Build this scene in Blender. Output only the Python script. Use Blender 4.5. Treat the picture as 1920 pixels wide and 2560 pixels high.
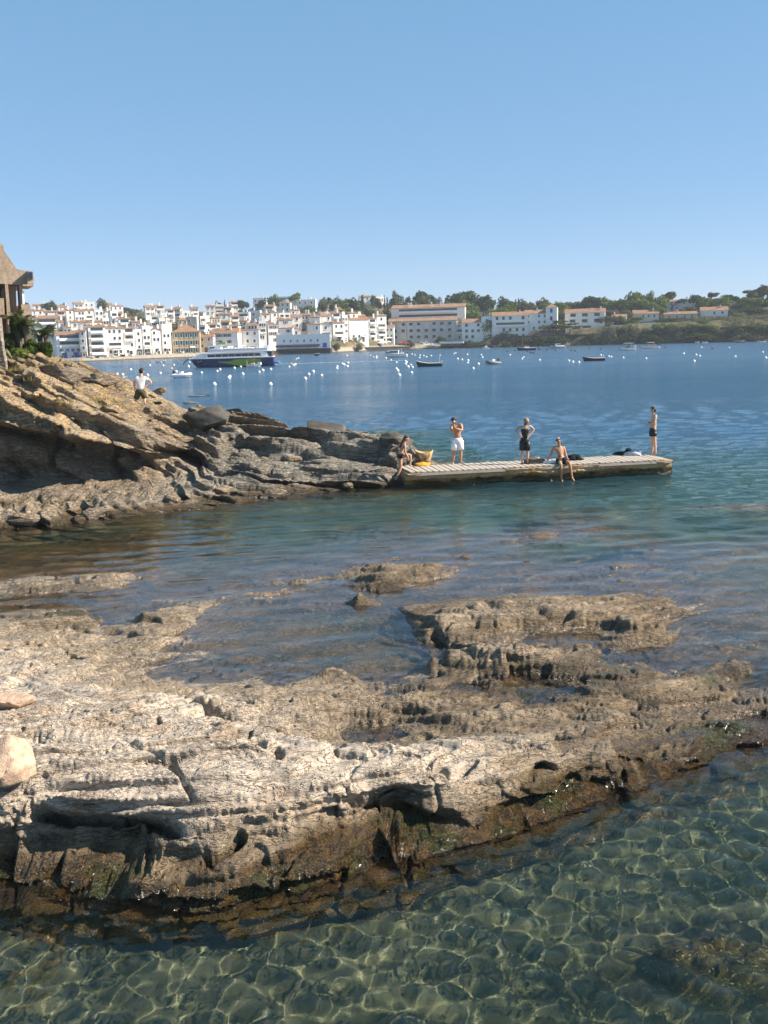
import bpy, bmesh, math, random
import numpy as np
from mathutils import Vector, Matrix

random.seed(7)
for _o in list(bpy.data.objects):
    bpy.data.objects.remove(_o)
SC = bpy.context.scene
COL = SC.collection

# ------------------------------------------------------------ camera
CAM_H = 5.5
FPX = 2450.0                       # focal length in photo pixels (photo 1920 x 2560)
PITCH = math.atan(434.0 / FPX)     # looking down
ROLL = math.radians(1.5)
_F = np.array([0, math.cos(PITCH), -math.sin(PITCH)])
_R0 = np.array([1.0, 0, 0])
_U0 = np.cross(_R0, _F)
_R = math.cos(ROLL) * _R0 - math.sin(ROLL) * _U0
_U = math.sin(ROLL) * _R0 + math.cos(ROLL) * _U0
cam_data = bpy.data.cameras.new('camera')
cam_data.sensor_fit = 'VERTICAL'
cam_data.sensor_height = 36.0
cam_data.lens = 36.0 * FPX / 2560.0
cam_data.clip_start = 0.1
cam_data.clip_end = 12000
cam = bpy.data.objects.new('camera', cam_data)
COL.objects.link(cam)
cam.matrix_world = Matrix(((_R[0], _U[0], -_F[0], 0), (_R[1], _U[1], -_F[1], 0), (_R[2], _U[2], -_F[2], CAM_H), (0, 0, 0, 1)))
SC.camera = cam

# ------------------------------------------------------------ sky, sun, exposure
SUN_V = Vector((0.80, -0.05, 0.56)).normalized()      # towards the sun
SUN_EL = math.asin(SUN_V.z)
SUN_AZ = math.atan2(SUN_V.x, SUN_V.y)
world = bpy.data.worlds.new('World')
SC.world = world
world.use_nodes = True
_nt = world.node_tree
_sky = _nt.nodes.new('ShaderNodeTexSky')
_sky.sky_type = 'NISHITA'
_sky.sun_disc = False
_sky.sun_elevation = SUN_EL
_sky.sun_rotation = SUN_AZ
_sky.altitude = 0
_sky.air_density = 0.7
_sky.dust_density = 0.0
_sky.ozone_density = 5.0
_hs = _nt.nodes.new('ShaderNodeMix'); _hs.data_type = 'RGBA'; _hs.blend_type = 'MULTIPLY'; _hs.inputs[0].default_value = 1.0
_hs.inputs[7].default_value = (0.74, 0.52, 0.45, 1)
_nt.links.new(_sky.outputs[0], _hs.inputs[6])
_ha = _nt.nodes.new('ShaderNodeMix'); _ha.data_type = 'RGBA'; _ha.blend_type = 'ADD'; _ha.inputs[0].default_value = 1.0
_ha.inputs[7].default_value = (0.82, 2.15, 3.5, 1)          # even summer haze over the whole dome
_nt.links.new(_hs.outputs[2], _ha.inputs[6])
_nt.links.new(_ha.outputs[2], _nt.nodes['Background'].inputs[0])
_nt.nodes['Background'].inputs[1].default_value = 0.065
sun_l = bpy.data.lights.new('sun', 'SUN')
sun_l.energy = 5.0
sun_l.angle = math.radians(0.5)
sun_l.color = (1.0, 0.90, 0.76)
sun_l.cycles.is_caustics_light = True
sun = bpy.data.objects.new('sun', sun_l)
COL.objects.link(sun)
sun.rotation_euler = SUN_V.to_track_quat('Z', 'Y').to_euler()
SC.view_settings.view_transform = 'Standard'
SC.view_settings.look = 'None'
SC.view_settings.gamma = 1
SC.view_settings.use_curve_mapping = False
SC.view_settings.exposure = 1.1
SC.render.engine = 'CYCLES'
SC.cycles.use_denoising = True
SC.cycles.max_bounces = 6
SC.cycles.diffuse_bounces = 2
SC.cycles.glossy_bounces = 3
SC.cycles.transmission_bounces = 4
SC.cycles.sample_clamp_indirect = 4.0

# ------------------------------------------------------------ pixel of the photograph -> point in the place
def ray(u, v):
    d = _F + (u - 960.0) / FPX * _R - (v - 1280.0) / FPX * _U
    return d
def at_z(u, v, z=0.0):
    d = ray(u, v)
    t = (z - CAM_H) / d[2]
    return np.array([d[0] * t, d[1] * t, z])
def at_d(u, v, D):
    d = ray(u, v)
    t = D / d[1]
    return np.array([d[0] * t, D, CAM_H + d[2] * t])

# ------------------------------------------------------------ noise
def _hash(ix, iy, iz, seed):
    h = (ix.astype(np.int64) * 374761393 + iy.astype(np.int64) * 668265263 + iz.astype(np.int64) * 2147483647 + seed * 1274126177) & 0xFFFFFFFF
    h = ((h ^ (h >> 13)) * 1274126177) & 0xFFFFFFFF
    h = ((h ^ (h >> 16)) * 2246822519) & 0xFFFFFFFF
    h = h ^ (h >> 15)
    return (h & 0xFFFFFF).astype(np.float64) / 16777216.0
def noise3(x, y, z, seed=0):
    x = np.asarray(x, float); y = np.asarray(y, float); z = np.asarray(z, float) + np.zeros_like(x)
    fx, fy, fz = np.floor(x), np.floor(y), np.floor(z)
    a, b, c = x - fx, y - fy, z - fz
    a = a * a * (3 - 2 * a); b = b * b * (3 - 2 * b); c = c * c * (3 - 2 * c)
    r = 0
    for i in (0, 1):
        wa = a if i else 1 - a
        for j in (0, 1):
            wb = b if j else 1 - b
            for k in (0, 1):
                wc = c if k else 1 - c
                r = r + wa * wb * wc * _hash(fx + i, fy + j, fz + k, seed)
    return r * 2 - 1
def noise2(x, y, seed=0):
    x = np.asarray(x, float); y = np.asarray(y, float)
    fx, fy = np.floor(x), np.floor(y)
    a, b = x - fx, y - fy
    a = a * a * (3 - 2 * a); b = b * b * (3 - 2 * b)
    z = np.zeros_like(fx)
    h = lambda i, j: _hash(fx + i, fy + j, z, seed)
    return ((h(0, 0) * (1 - a) + h(1, 0) * a) * (1 - b) + (h(0, 1) * (1 - a) + h(1, 1) * a) * b) * 2 - 1
def fbm2(x, y, oct=4, seed=0, gain=0.5):
    r = 0; amp = 1.0; tot = 0
    for o in range(oct):
        r = r + amp * noise2(x * 2 ** o + 13.7 * o, y * 2 ** o - 7.1 * o, seed + o); tot += amp; amp *= gain
    return r / tot
def worley2(x, y, seed=0, jit=0.9):
    fx, fy = np.floor(x), np.floor(y)
    f1 = np.full(x.shape, 9.0); f2 = np.full(x.shape, 9.0); cid = np.zeros(x.shape)
    z = np.zeros_like(fx)
    for i in (-1, 0, 1):
        for j in (-1, 0, 1):
            cx, cy = fx + i, fy + j
            px = cx + 0.5 + jit * (_hash(cx, cy, z, seed) - 0.5)
            py = cy + 0.5 + jit * (_hash(cx, cy, z, seed + 71) - 0.5)
            d = np.hypot(px - x, py - y)
            hid = _hash(cx, cy, z, seed + 133)
            m = d < f1
            f2 = np.where(m, f1, np.minimum(f2, d))
            cid = np.where(m, hid, cid)
            f1 = np.where(m, d, f1)
    return f1, f2, cid
def sstep(a, b, x):
    t = np.clip((x - a) / (b - a), 0, 1)
    return t * t * (3 - 2 * t)
def terrace(s, lam, k=5.0, mix=0.8):
    t = s / lam
    i = np.floor(t); f = t - i
    g = f ** k / (f ** k + (1 - f) ** k)
    return lam * (i + (1 - mix) * f + mix * g)

def rbf_fit(P, Z, smooth=1e-3):
    n = len(P)
    d = np.linalg.norm(P[:, None] - P[None], axis=-1)
    K = d ** 2 * np.log(d + 1e-9) + smooth * np.eye(n) * 1.0
    A = np.zeros((n + 3, n + 3)); A[:n, :n] = K
    A[:n, n] = 1; A[:n, n + 1:] = P; A[n, :n] = 1; A[n + 1:, :n] = P.T
    b = np.zeros(n + 3); b[:n] = Z
    w = np.linalg.solve(A, b)
    def f(X, Y):
        sh = X.shape; X = X.ravel(); Y = Y.ravel(); out = np.empty(len(X))
        for s in range(0, len(X), 40000):
            x = X[s:s + 40000, None]; y = Y[s:s + 40000, None]
            r2 = (x - P[:, 0]) ** 2 + (y - P[:, 1]) ** 2
            out[s:s + 40000] = (0.5 * r2 * np.log(r2 + 1e-12)) @ w[:n] + w[n] + w[n + 1] * x[:, 0] + w[n + 2] * y[:, 0]
        return out.reshape(sh)
    return f

# ------------------------------------------------------------ objects
def tag(o, label=None, cat=None, group=None, kind=None):
    if label: o['label'] = label
    if cat: o['category'] = cat
    if group: o['group'] = group
    if kind: o['kind'] = kind
    return o
def link(o, parent=None):
    COL.objects.link(o)
    if parent is not None: o.parent = parent
    return o
def empty(name, loc=(0, 0, 0), rz=0.0, label=None, cat=None, group=None):
    o = bpy.data.objects.new(name, None)
    o.empty_display_size = 0.2
    link(o)
    o.location = loc; o.rotation_euler = (0, 0, rz)
    return tag(o, label, cat, group)
def mesh_obj(name, me, mat=None, parent=None, loc=None):
    o = bpy.data.objects.new(name, me)
    if mat is not None and not me.materials: me.materials.append(mat)
    link(o, parent)
    if loc is not None: o.location = loc
    return o
def np_mesh(name, V, F, smooth=True, attrs=None):
    """V (n,3), F (m,4 or 3)"""
    V = np.asarray(V, np.float32); F = np.asarray(F, np.int32)
    me = bpy.data.meshes.new(name)
    me.vertices.add(len(V)); me.vertices.foreach_set('co', V.ravel())
    me.loops.add(F.size); me.loops.foreach_set('vertex_index', F.ravel())
    me.polygons.add(len(F)); me.polygons.foreach_set('loop_start', np.arange(len(F), dtype=np.int32) * F.shape[1])
    me.polygons.foreach_set('use_smooth', np.full(len(F), smooth, bool))
    me.update()
    for k, a in (attrs or {}).items():
        at = me.attributes.new(k, 'FLOAT', 'POINT')
        at.data.foreach_set('value', np.asarray(a, np.float32).ravel())
    return me
def grid_mesh(name, X, Y, Z, attrs=None, keep=None):
    ny, nx = X.shape
    V = np.stack([X, Y, Z], -1).reshape(-1, 3)
    i = np.arange(ny * nx).reshape(ny, nx)
    F = np.stack([i[:-1, :-1], i[:-1, 1:], i[1:, 1:], i[1:, :-1]], -1).reshape(-1, 4)
    if keep is not None:
        k = keep[:-1, :-1] | keep[:-1, 1:] | keep[1:, 1:] | keep[1:, :-1]
        F = F[k.ravel()]
        used = np.zeros(len(V), bool); used[F.ravel()] = True
        remap = np.cumsum(used) - 1
        V = V[used]; F = remap[F]
        attrs = {k_: np.asarray(a).ravel()[used] for k_, a in (attrs or {}).items()}
    return np_mesh(name, V, F, True, attrs)
class MB:
    """collects shapes and links them as one mesh"""
    def __init__(s): s.v = []; s.f = []
    def add(s, V, F):
        b = len(s.v); s.v += [tuple(map(float, p)) for p in V]; s.f += [tuple(b + i for i in f) for f in F]; return s
    def box(s, x0, x1, y0, y1, z0, z1):
        V = [(x0, y0, z0), (x1, y0, z0), (x1, y1, z0), (x0, y1, z0), (x0, y0, z1), (x1, y0, z1), (x1, y1, z1), (x0, y1, z1)]
        return s.add(V, [(0, 3, 2, 1), (4, 5, 6, 7), (0, 1, 5, 4), (1, 2, 6, 5), (2, 3, 7, 6), (3, 0, 4, 7)])
    def tube(s, pts, rad, n=8, caps=True):
        pts = [Vector(p) for p in pts]
        if not hasattr(rad, '__len__'): rad = [rad] * len(pts)
        b = len(s.v)
        for i, p in enumerate(pts):
            t = (pts[min(i + 1, len(pts) - 1)] - pts[max(i - 1, 0)]).normalized()
            a = t.orthogonal().normalized()
            if abs(t.z) < 0.95: a = t.cross(Vector((0, 0, 1))).normalized()
            else: a = (Vector((1, 0, 0)) - t * t.x).normalized()
            c = t.cross(a)
            for k in range(n):
                q = p + (a * math.cos(2 * math.pi * k / n) + c * math.sin(2 * math.pi * k / n)) * rad[i]
                s.v.append(tuple(q))
        for i in range(len(pts) - 1):
            for k in range(n):
                k2 = (k + 1) % n
                s.f.append((b + i * n + k, b + i * n + k2, b + (i + 1) * n + k2, b + (i + 1) * n + k))
        if caps:
            s.f.append(tuple(b + k for k in range(n))[::-1]); s.f.append(tuple(b + (len(pts) - 1) * n + k for k in range(n)))
        return s
    def mesh(s, name, smooth=False):
        me = bpy.data.meshes.new(name)
        me.from_pydata(s.v, [], s.f)
        bm = bmesh.new(); bm.from_mesh(me); bmesh.ops.recalc_face_normals(bm, faces=bm.faces); bm.to_mesh(me); bm.free()
        if smooth:
            me.polygons.foreach_set('use_smooth', np.ones(len(me.polygons), bool))
        me.update()
        return me
    def build(s, name, mat, parent=None, smooth=False, loc=None):
        return mesh_obj(name, s.mesh(name, smooth), mat, parent, loc)

# ------------------------------------------------------------ node helper
class NT:
    def __init__(s, name):
        s.m = bpy.data.materials.new(name); s.m.use_nodes = True
        s.n = s.m.node_tree.nodes; s.l = s.m.node_tree.links
        s.n.clear(); s.out = s.n.new('ShaderNodeOutputMaterial')
    def new(s, t, **k):
        nd = s.n.new(t)
        for a, v in k.items():
            if a.startswith('i_'):
                key = a[2:].replace('_', ' ')
                s.set(nd.inputs[key] if key in nd.inputs else nd.inputs[int(a[2:])], v)
            else: setattr(nd, a, v)
        return nd
    def set(s, inp, v):
        if isinstance(v, bpy.types.NodeSocket): s.l.new(v, inp)
        elif isinstance(v, tuple) and len(v) == 3 and inp.type == 'RGBA': inp.default_value = (*v, 1)
        else: inp.default_value = v
    def math(s, op, a, b=0.0, c=None, clamp=False):
        nd = s.n.new('ShaderNodeMath'); nd.operation = op; nd.use_clamp = clamp
        s.set(nd.inputs[0], a); s.set(nd.inputs[1], b)
        if c is not None: s.set(nd.inputs[2], c)
        return nd.outputs[0]
    def mix(s, f, a, b, blend='MIX'):
        nd = s.n.new('ShaderNodeMix'); nd.data_type = 'RGBA'; nd.blend_type = blend
        s.set(nd.inputs[0], f); s.set(nd.inputs[6], a); s.set(nd.inputs[7], b)
        return nd.outputs[2]
    def ramp(s, x, stops, interp='LINEAR'):
        nd = s.n.new('ShaderNodeValToRGB'); nd.color_ramp.interpolation = interp
        e = nd.color_ramp.elements
        while len(e) < len(stops): e.new(0.5)
        for i, (p, c) in enumerate(stops):
            e[i].position = p; e[i].color = (c, c, c, 1) if not isinstance(c, tuple) else (*c, 1)
        s.set(nd.inputs[0], x)
        return nd.outputs[0]
    def mr(s, x, a, b, c=0.0, d=1.0, smooth=False):
        nd = s.n.new('ShaderNodeMapRange')
        if smooth: nd.interpolation_type = 'SMOOTHSTEP'
        s.set(nd.inputs[0], x)
        for i, v in enumerate((a, b, c, d)): s.set(nd.inputs[i + 1], v)
        return nd.outputs[0]
    def pos(s):
        return s.new('ShaderNodeNewGeometry').outputs['Position']
    def obj(s):
        return s.new('ShaderNodeTexCoord').outputs['Object']
    def mapping(s, vec, scale=(1, 1, 1), rot=(0, 0, 0), loc=(0, 0, 0)):
        nd = s.n.new('ShaderNodeMapping'); s.l.new(vec, nd.inputs[0])
        nd.inputs['Scale'].default_value = scale; nd.inputs['Rotation'].default_value = rot; nd.inputs['Location'].default_value = loc
        return nd.outputs[0]
    def noise(s, vec, scale, detail=3, rough=0.55, dist=0.0, out=0):
        nd = s.n.new('ShaderNodeTexNoise'); s.l.new(vec, nd.inputs['Vector'])
        nd.inputs['Scale'].default_value = scale; nd.inputs['Detail'].default_value = detail
        nd.inputs['Roughness'].default_value = rough; nd.inputs['Distortion'].default_value = dist
        return nd.outputs[out]
    def voro(s, vec, scale, feature='F1', rand=1.0, out='Distance'):
        nd = s.n.new('ShaderNodeTexVoronoi'); nd.feature = feature; s.l.new(vec, nd.inputs['Vector'])
        nd.inputs['Scale'].default_value = scale; nd.inputs['Randomness'].default_value = rand
        return nd.outputs[out]
    def bump(s, h, strength=0.5, dist=0.01, normal=None):
        nd = s.n.new('ShaderNodeBump'); s.set(nd.inputs['Height'], h)
        nd.inputs['Strength'].default_value = strength; nd.inputs['Distance'].default_value = dist
        if normal is not None: s.l.new(normal, nd.inputs['Normal'])
        return nd.outputs[0]
    def attr(s, name):
        nd = s.n.new('ShaderNodeAttribute'); nd.attribute_name = name
        return nd.outputs['Fac']
    def pbr(s, color, rough=0.8, spec=0.3, normal=None, metal=0.0, **k):
        nd = s.n.new('ShaderNodeBsdfPrincipled')
        s.set(nd.inputs['Base Color'], color); s.set(nd.inputs['Roughness'], rough)
        s.set(nd.inputs['Specular IOR Level'], spec); s.set(nd.inputs['Metallic'], metal)
        if normal is not None: s.l.new(normal, nd.inputs['Normal'])
        for a, v in k.items(): s.set(nd.inputs[a.replace('_', ' ')], v)
        s.l.new(nd.outputs[0], s.out.inputs[0])
        return nd
MATS = {}
def flat(name, col, rough=0.7, spec=0.3, var=0.12, vscale=3.0, bump=0.0, bscale=40.0, metal=0.0, **k):
    """plain coloured material with slight procedural unevenness"""
    if name in MATS: return MATS[name]
    t = NT(name); p = t.obj()
    n = t.noise(p, vscale, 4, 0.6)
    f = t.mr(n, 0.3, 0.7, 1 - var, 1 + var)
    c = t.mix(1.0, tuple(col), t.new('ShaderNodeCombineColor', i_0=f, i_1=f, i_2=f).outputs[0], 'MULTIPLY')
    nm = t.bump(t.noise(p, bscale, 3), bump, 0.01) if bump else None
    t.pbr(c, rough, spec, nm, metal, **k)
    MATS[name] = t.m
    return t.m
# ============================================================ TERRAIN
T_FG = """
0 2262 0|120 2272 0|300 2300 0|470 2318 0|650 2285 0|850 2235 0|1000 2185 0|1200 2122 0|1400 2062 0|1550 1998 0|1750 1932 0|1920 1875 0|2200 1800 0|-200 2262 0|
-200 2205 .2|100 2205 .15|300 2215 .13|470 2235 .12|650 2205 .14|850 2160 .14|1000 2118 .14|1200 2072 .13|1400 2030 .12|1560 1975 .1|1750 1915 .06|
-200 1985 .82|30 1985 .82|200 1985 .80|400 1990 .77|600 1990 .75|800 1975 .72|1000 1950 .66|1200 1915 .58|1350 1900 .48|1500 1900 .36|1650 1875 .19|1800 1855 .09|
-200 2085 .52|100 2085 .5|300 2095 .5|500 2100 .48|700 2085 .44|850 2065 .42|1000 2035 .38|1200 1995 .34|1350 1970 .28|1480 1950 .2|
-200 1850 1.04|0 1850 1.04|200 1850 1.0|400 1850 .95|620 1840 .88|860 1885 .78|1050 1870 .66|1200 1850 .55|1400 1850 .35|1600 1840 .17|1850 1800 .09|
-200 1730 1.0|0 1730 1.0|200 1735 .95|400 1730 .75|520 1740 .6|620 1790 .62|700 1770 .5|800 1790 .42|720 1850 .5|760 1862 .3|850 1852 -.03|950 1850 -.03|1010 1800 .02|1000 1760 -.05|
560 1705 .1|700 1712 .22|850 1725 .3|1000 1735 .3|1130 1722 .18|1250 1705 .06|480 1722 .1|
1060 1790 .12|1200 1770 .16|1150 1740 -.08|1300 1720 -.15|1300 1790 .2|1440 1790 .2|1420 1740 -.06|1500 1740 .1|1620 1730 .14|1720 1700 .1|1820 1680 .05|1560 1770 .03|1700 1790 .1|1900 1760 .06|1850 1720 -.06|1950 1690 -.1|
-200 1600 .6|0 1600 .5|120 1650 .55|250 1670 .4|330 1700 .25|330 1740 .45|370 1690 0|420 1640 0|380 1610 .1|60 1560 .3|200 1555 .18|330 1560 -.08|300 1600 .03|420 1570 .12|500 1520 .06|540 1508 0|
350 1530 .18|200 1530 .25|60 1535 .22|0 1510 -.08|150 1497 -.1|300 1490 -.08|60 1480 .04|150 1475 .0|250 1458 .10|330 1448 .04|360 1452 -.08|100 1445 -.2|0 1445 -.2|200 1430 -.25|320 1425 -.25|-100 1485 .04|
450 1690 -.06|600 1680 -.12|520 1600 -.16|600 1540 -.22|700 1600 -.25|850 1560 -.22|850 1640 -.3|750 1690 -.12|980 1600 -.4|960 1670 -.4|1060 1690 -.15|900 1510 -.16|660 1500 -.06|600 1490 -.08|760 1460 -.05|820 1500 -.1|
820 1690 .1|870 1695 .02|1060 1700 .1|
1010 1545 0|1060 1540 0.15|1130 1525 0.19|1100 1570 0.22|1150 1600 0.22|1120 1620 .0|1250 1550 0.22|1350 1545 0.19|1250 1500 0.12|1350 1500 0.14|1450 1500 0.19|1460 1540 0.19|1540 1560 0.15|1620 1560 0.11|1680 1525 0.07|1715 1505 0.02|1650 1600 0.07|1560 1600 0.09|1450 1610 0.19|
1100 1680 0.06|1090 1650 0.22|1180 1640 0.26|1280 1650 0.25|1380 1650 0.2|1480 1640 0.09|1400 1690 0.03|1250 1690 0.06|1170 1690 0.06|1540 1640 0|1300 1610 0.09|1430 1630 0.07|1400 1575 .0|1300 1580 .02|1500 1580 -.02|1200 1575 .1|1240 1625 .02|1480 1625 -.04|
1720 1560 -.1|1620 1640 -.12|1600 1480 -.1|1400 1470 -.12|1200 1475 -.1|1090 1480 -.15|1000 1510 -.2|
1020 1415 .22|980 1445 .2|1080 1435 .12|1120 1425 .02|920 1468 .04|870 1465 -.03|900 1500 .02|1040 1470 -.06|1000 1395 -.2|
1380 1358 -.12|1172 1393 -.12|1245 1470 -.06|
1500 1420 -.18|1300 1420 -.16|1600 1400 -.3|1200 1430 -.15|1750 1450 -.3|1900 1500 -.45|1850 1600 -.25|1730 1640 -.16|1900 1640 -.3|2100 1600 -.6|2150 1450 -1|
1500 1340 -.5|1200 1370 -.45|1000 1370 -.8|800 1420 -.45|650 1440 -.3|1750 1360 -1.1|1300 1330 -.9|
500 1440 -.4|400 1470 -.3|100 1420 -.45|300 1400 -.55|550 1390 -.8|0 1380 -.5|250 1370 -.7|500 1350 -.9|-200 1400 -.4|700 1370 -1.2|
"""
def parse(t): return [tuple(float(a) for a in q.split()) for q in t.replace('\n', ' ').split('|') if q.strip()]
_P = [at_z(*q) for q in parse(T_FG)]
# floor of the front bay and deep water round about, in metres
_P += [np.array(q) for q in [(0, 6.2, -1.4), (-4, 6.2, -1.4), (4, 6.5, -1.4), (8, 9, -1.4),
     (9, 13.5, -1.4), (12, 18, -2), (13, 24, -2.6), (9, 29, -2.6), (3, 30, -2.4), (-3, 29, -2.0), (-9, 29, -1.4), (-14, 24, -.5), (-12, 12, 1.0), (-8, 10, 1.0), (5, 25, -1.6), (15, 12, -2.2)]]
for _u, _v in [(-200, 2262), (0, 2262), (120, 2272), (300, 2300), (470, 2318), (650, 2285), (850, 2235), (1000, 2185), (1200, 2122), (1400, 2062), (1550, 1998), (1750, 1932), (1920, 1875)]:
    _q = at_z(_u, _v)
    _P.append(np.array([_q[0] + .10, _q[1] - .22, -.62]))
    _P.append(np.array([_q[0] + .16, _q[1] - .45, -1.1]))
    _P.append(np.array([_q[0] + .2, _q[1] - .95, -1.35]))
_P = np.array(_P)
reef_base = rbf_fit(_P[:, :2], _P[:, 2], 0.02)

# rows of the sheet close up towards the photograph's side so that near rock is finer
NR, NC = 900, 820
_y = np.exp(np.linspace(math.log(6.6), math.log(31.0), NR))
_s = np.linspace(-1, 1, NC)
Y = np.repeat(_y[:, None], NC, 1)
X = _s[None, :] * (0.47 * Y + 1.3)
def front_y(x):
    q = [at_z(u, v) for u, v in [(-400, 2235), (0, 2235), (120, 2250), (300, 2275), (470, 2290), (650, 2262), (850, 2215), (1000, 2170), (1200, 2108), (1400, 2050), (1550, 1990), (1750, 1926), (1920, 1870), (2300, 1760)]]
    return np.interp(x, [a[0] for a in q], [a[1] for a in q])
def reef_height(X, Y):
    z = reef_base(X, Y)
    g = front_y(X) + .05 * fbm2(X * 2.2, X * 0 + 3, 3, 12) - Y
    return np.where(g > -.04, np.minimum(z, .06 - (g + .04) * 3.5), z)
Zb = reef_height(X, Y)
# more rows where the ground is steep
arc = np.cumsum(np.hypot(np.diff(Y, axis=0), 1.3 * np.diff(Zb, axis=0)) / Y[1:], axis=0)
arc = np.vstack([np.zeros((1, NC)), arc])
arc = arc + 0
for j in range(NC):
    Y[:, j] = np.interp(np.linspace(0, arc[-1, j], NR), arc[:, j], Y[:, j])
k_ = np.ones(9) / 9
Yp = np.pad(Y, ((0, 0), (4, 4)), mode='edge')
Y = sum(Yp[:, i:i + NC] for i in range(9)) / 9
X = _s[None, :] * (0.47 * Y + 1.3)
Zb = reef_height(X, Y)
gy = np.gradient(Zb, axis=0) / np.gradient(Y, axis=0)
gx = np.gradient(Zb, axis=1) / np.gradient(X, axis=1)
steep = sstep(.5, 1.5, np.hypot(gx, gy))

def fbm3(x, y, z, oct=3, seed=0, gain=.5):
    r = 0; amp = 1.0; tot = 0
    for o in range(oct):
        r = r + amp * noise3(x * 2 ** o + 3.1 * o, y * 2 ** o + 7.7 * o, z * 2 ** o - 5.3 * o, seed + o); tot += amp; amp *= gain
    return r / tot
def grid_normals(X, Y, Z):
    P = np.stack([X, Y, Z], -1)
    n = np.cross(np.gradient(P, axis=1), np.gradient(P, axis=0))
    return n / np.maximum(np.linalg.norm(n, axis=-1, keepdims=True), 1e-9)
def rock_coarse(X, Y, Z, steep, phi, dipx, dipy, sc, seed, lam1=.15, lat=.14, slabk=1.0, joint=1.0, wob=1.0):
    """large forms: stepped beds, joints, beds standing out of the steep faces"""
    c, s_ = math.cos(phi), math.sin(phi)
    wx = fbm2(X / sc * .35, Y / sc * .35, 3, seed + 5) * 1.2 * sc
    wy = fbm2(X / sc * .5, Y / sc * .5, 3, seed + 9) * .7 * sc
    xr = (X + wx) * c + (Y + wy) * s_
    yr = -(X + wx) * s_ + (Y + wy) * c + 1.5 * Z
    off = dipx * (X - (.75 * np.maximum(X + 6.5 + .6 * fbm2(Y * .3, X * .2, 2, 71), 0) if wob != 1.0 else 0)) + dipy * Y
    g = 1 - .85 * steep
    z = Z + g * sc * .09 * fbm2(xr / sc * .45, yr / sc * 1.3, 3, seed + 1)
    sq = z + off + wob * sc * .12 * fbm2(xr / sc * .5, yr / sc * 1.2, 3, seed + 2)
    calm_ = 1.0 if wob == 1.0 else .25 + .75 * sstep(.5, 1.3, Z)
    z = z + .9 * g * calm_ * (terrace(sq, lam1 * sc, 8, .93) - sq)
    def lip(sq, lam, a):       # the edge of each bed overhangs the one below
        f = sq / lam; f = f - np.floor(f) - .5
        return -a * (f / .10) * np.exp(.5 - .5 * (f / .10) ** 2) * sstep(-.35, .25, fbm2(xr / sc * 1.2, yr / sc * 1.2, 2, seed + 31))
    lips = lip(sq, lam1 * sc, .40 * lam1 * sc) * g
    f1, f2, cid = worley2(xr / sc * .75 + 3, yr / sc * 1.8, seed + 7)
    brk = sstep(-.25, .3, fbm2(X / sc * .8, Y / sc * .8, 3, seed + 8)) * g
    z = z - joint * sc * .11 * (1 - sstep(.0, .06, f2 - f1)) * brk + g * sc * .06 * (cid - .5)
    w2 = sc * .07 * fbm2(xr / sc * 1.3, yr / sc * 3.0, 3, seed + 3)
    sq = z + off * 1.25 + w2
    z = z + .9 * g * (terrace(sq, lam1 * .38 * sc, 7, .92) - sq)
    lips = lips + lip(sq, lam1 * .38 * sc, .35 * lam1 * .38 * sc) * g
    r = 1 - np.abs(fbm2(xr / sc * 1.1, yr / sc * 6.0, 3, seed + 4)) * 2
    z = z + g * sc * .028 * r
    f1, f2, cid = worley2(xr / sc * 2.1, yr / sc * 5.5, seed + 17)
    brk2 = sstep(-.15, .3, fbm2(X / sc * 1.1 + 9, Y / sc * 1.1, 3, seed + 18)) * g
    z = z + sc * brk2 * (-.05 * (1 - sstep(.0, .10, f2 - f1)) + .045 * (cid - .5))
    f1, f2, cid = worley2(xr / sc * 4.5, yr / sc * 13, seed + 27)
    z = z + sc * brk2 * (-.022 * (1 - sstep(.0, .14, f2 - f1)) + .016 * (cid - .5))
    bed = fbm2(xr / sc * .7, (z + off) / sc * 6.5, 3, seed + 21)
    bl = worley2(xr / sc * 1.5, (z + off * .7) / sc * 3.4, seed + 23)
    blk = (bl[2] - .5) * 1.1 - .9 * (1 - sstep(0, .1, bl[1] - bl[0]))
    slab = (z + off + .12 * sc * fbm2(xr / sc * .5, z / sc * .5, 3, seed + 26)) / (lam1 * 2 * sc)
    slab = slab - np.floor(slab)
    slab = np.where(slab > .12, slab, .12 + (.12 - slab) * 7) - .5
    sm = worley2(xr / sc * 4.0, (z + off * .8) / sc * 11, seed + 25)
    ylat = -steep * sc * lat * (slab * slabk + 1.1 * bed + 1.2 * blk + .55 * (sm[2] - .5) - .35 * (1 - sstep(0, .16, sm[1] - sm[0]))) + lips
    return z, ylat
def soften(Y, Z):
    for A in (Y, Z):
        A[1:-1] = .25 * A[:-2] + .5 * A[1:-1] + .25 * A[2:]
        A[:, 1:-1] = .25 * A[:, :-2] + .5 * A[:, 1:-1] + .25 * A[:, 2:]
    return Y, Z
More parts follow.
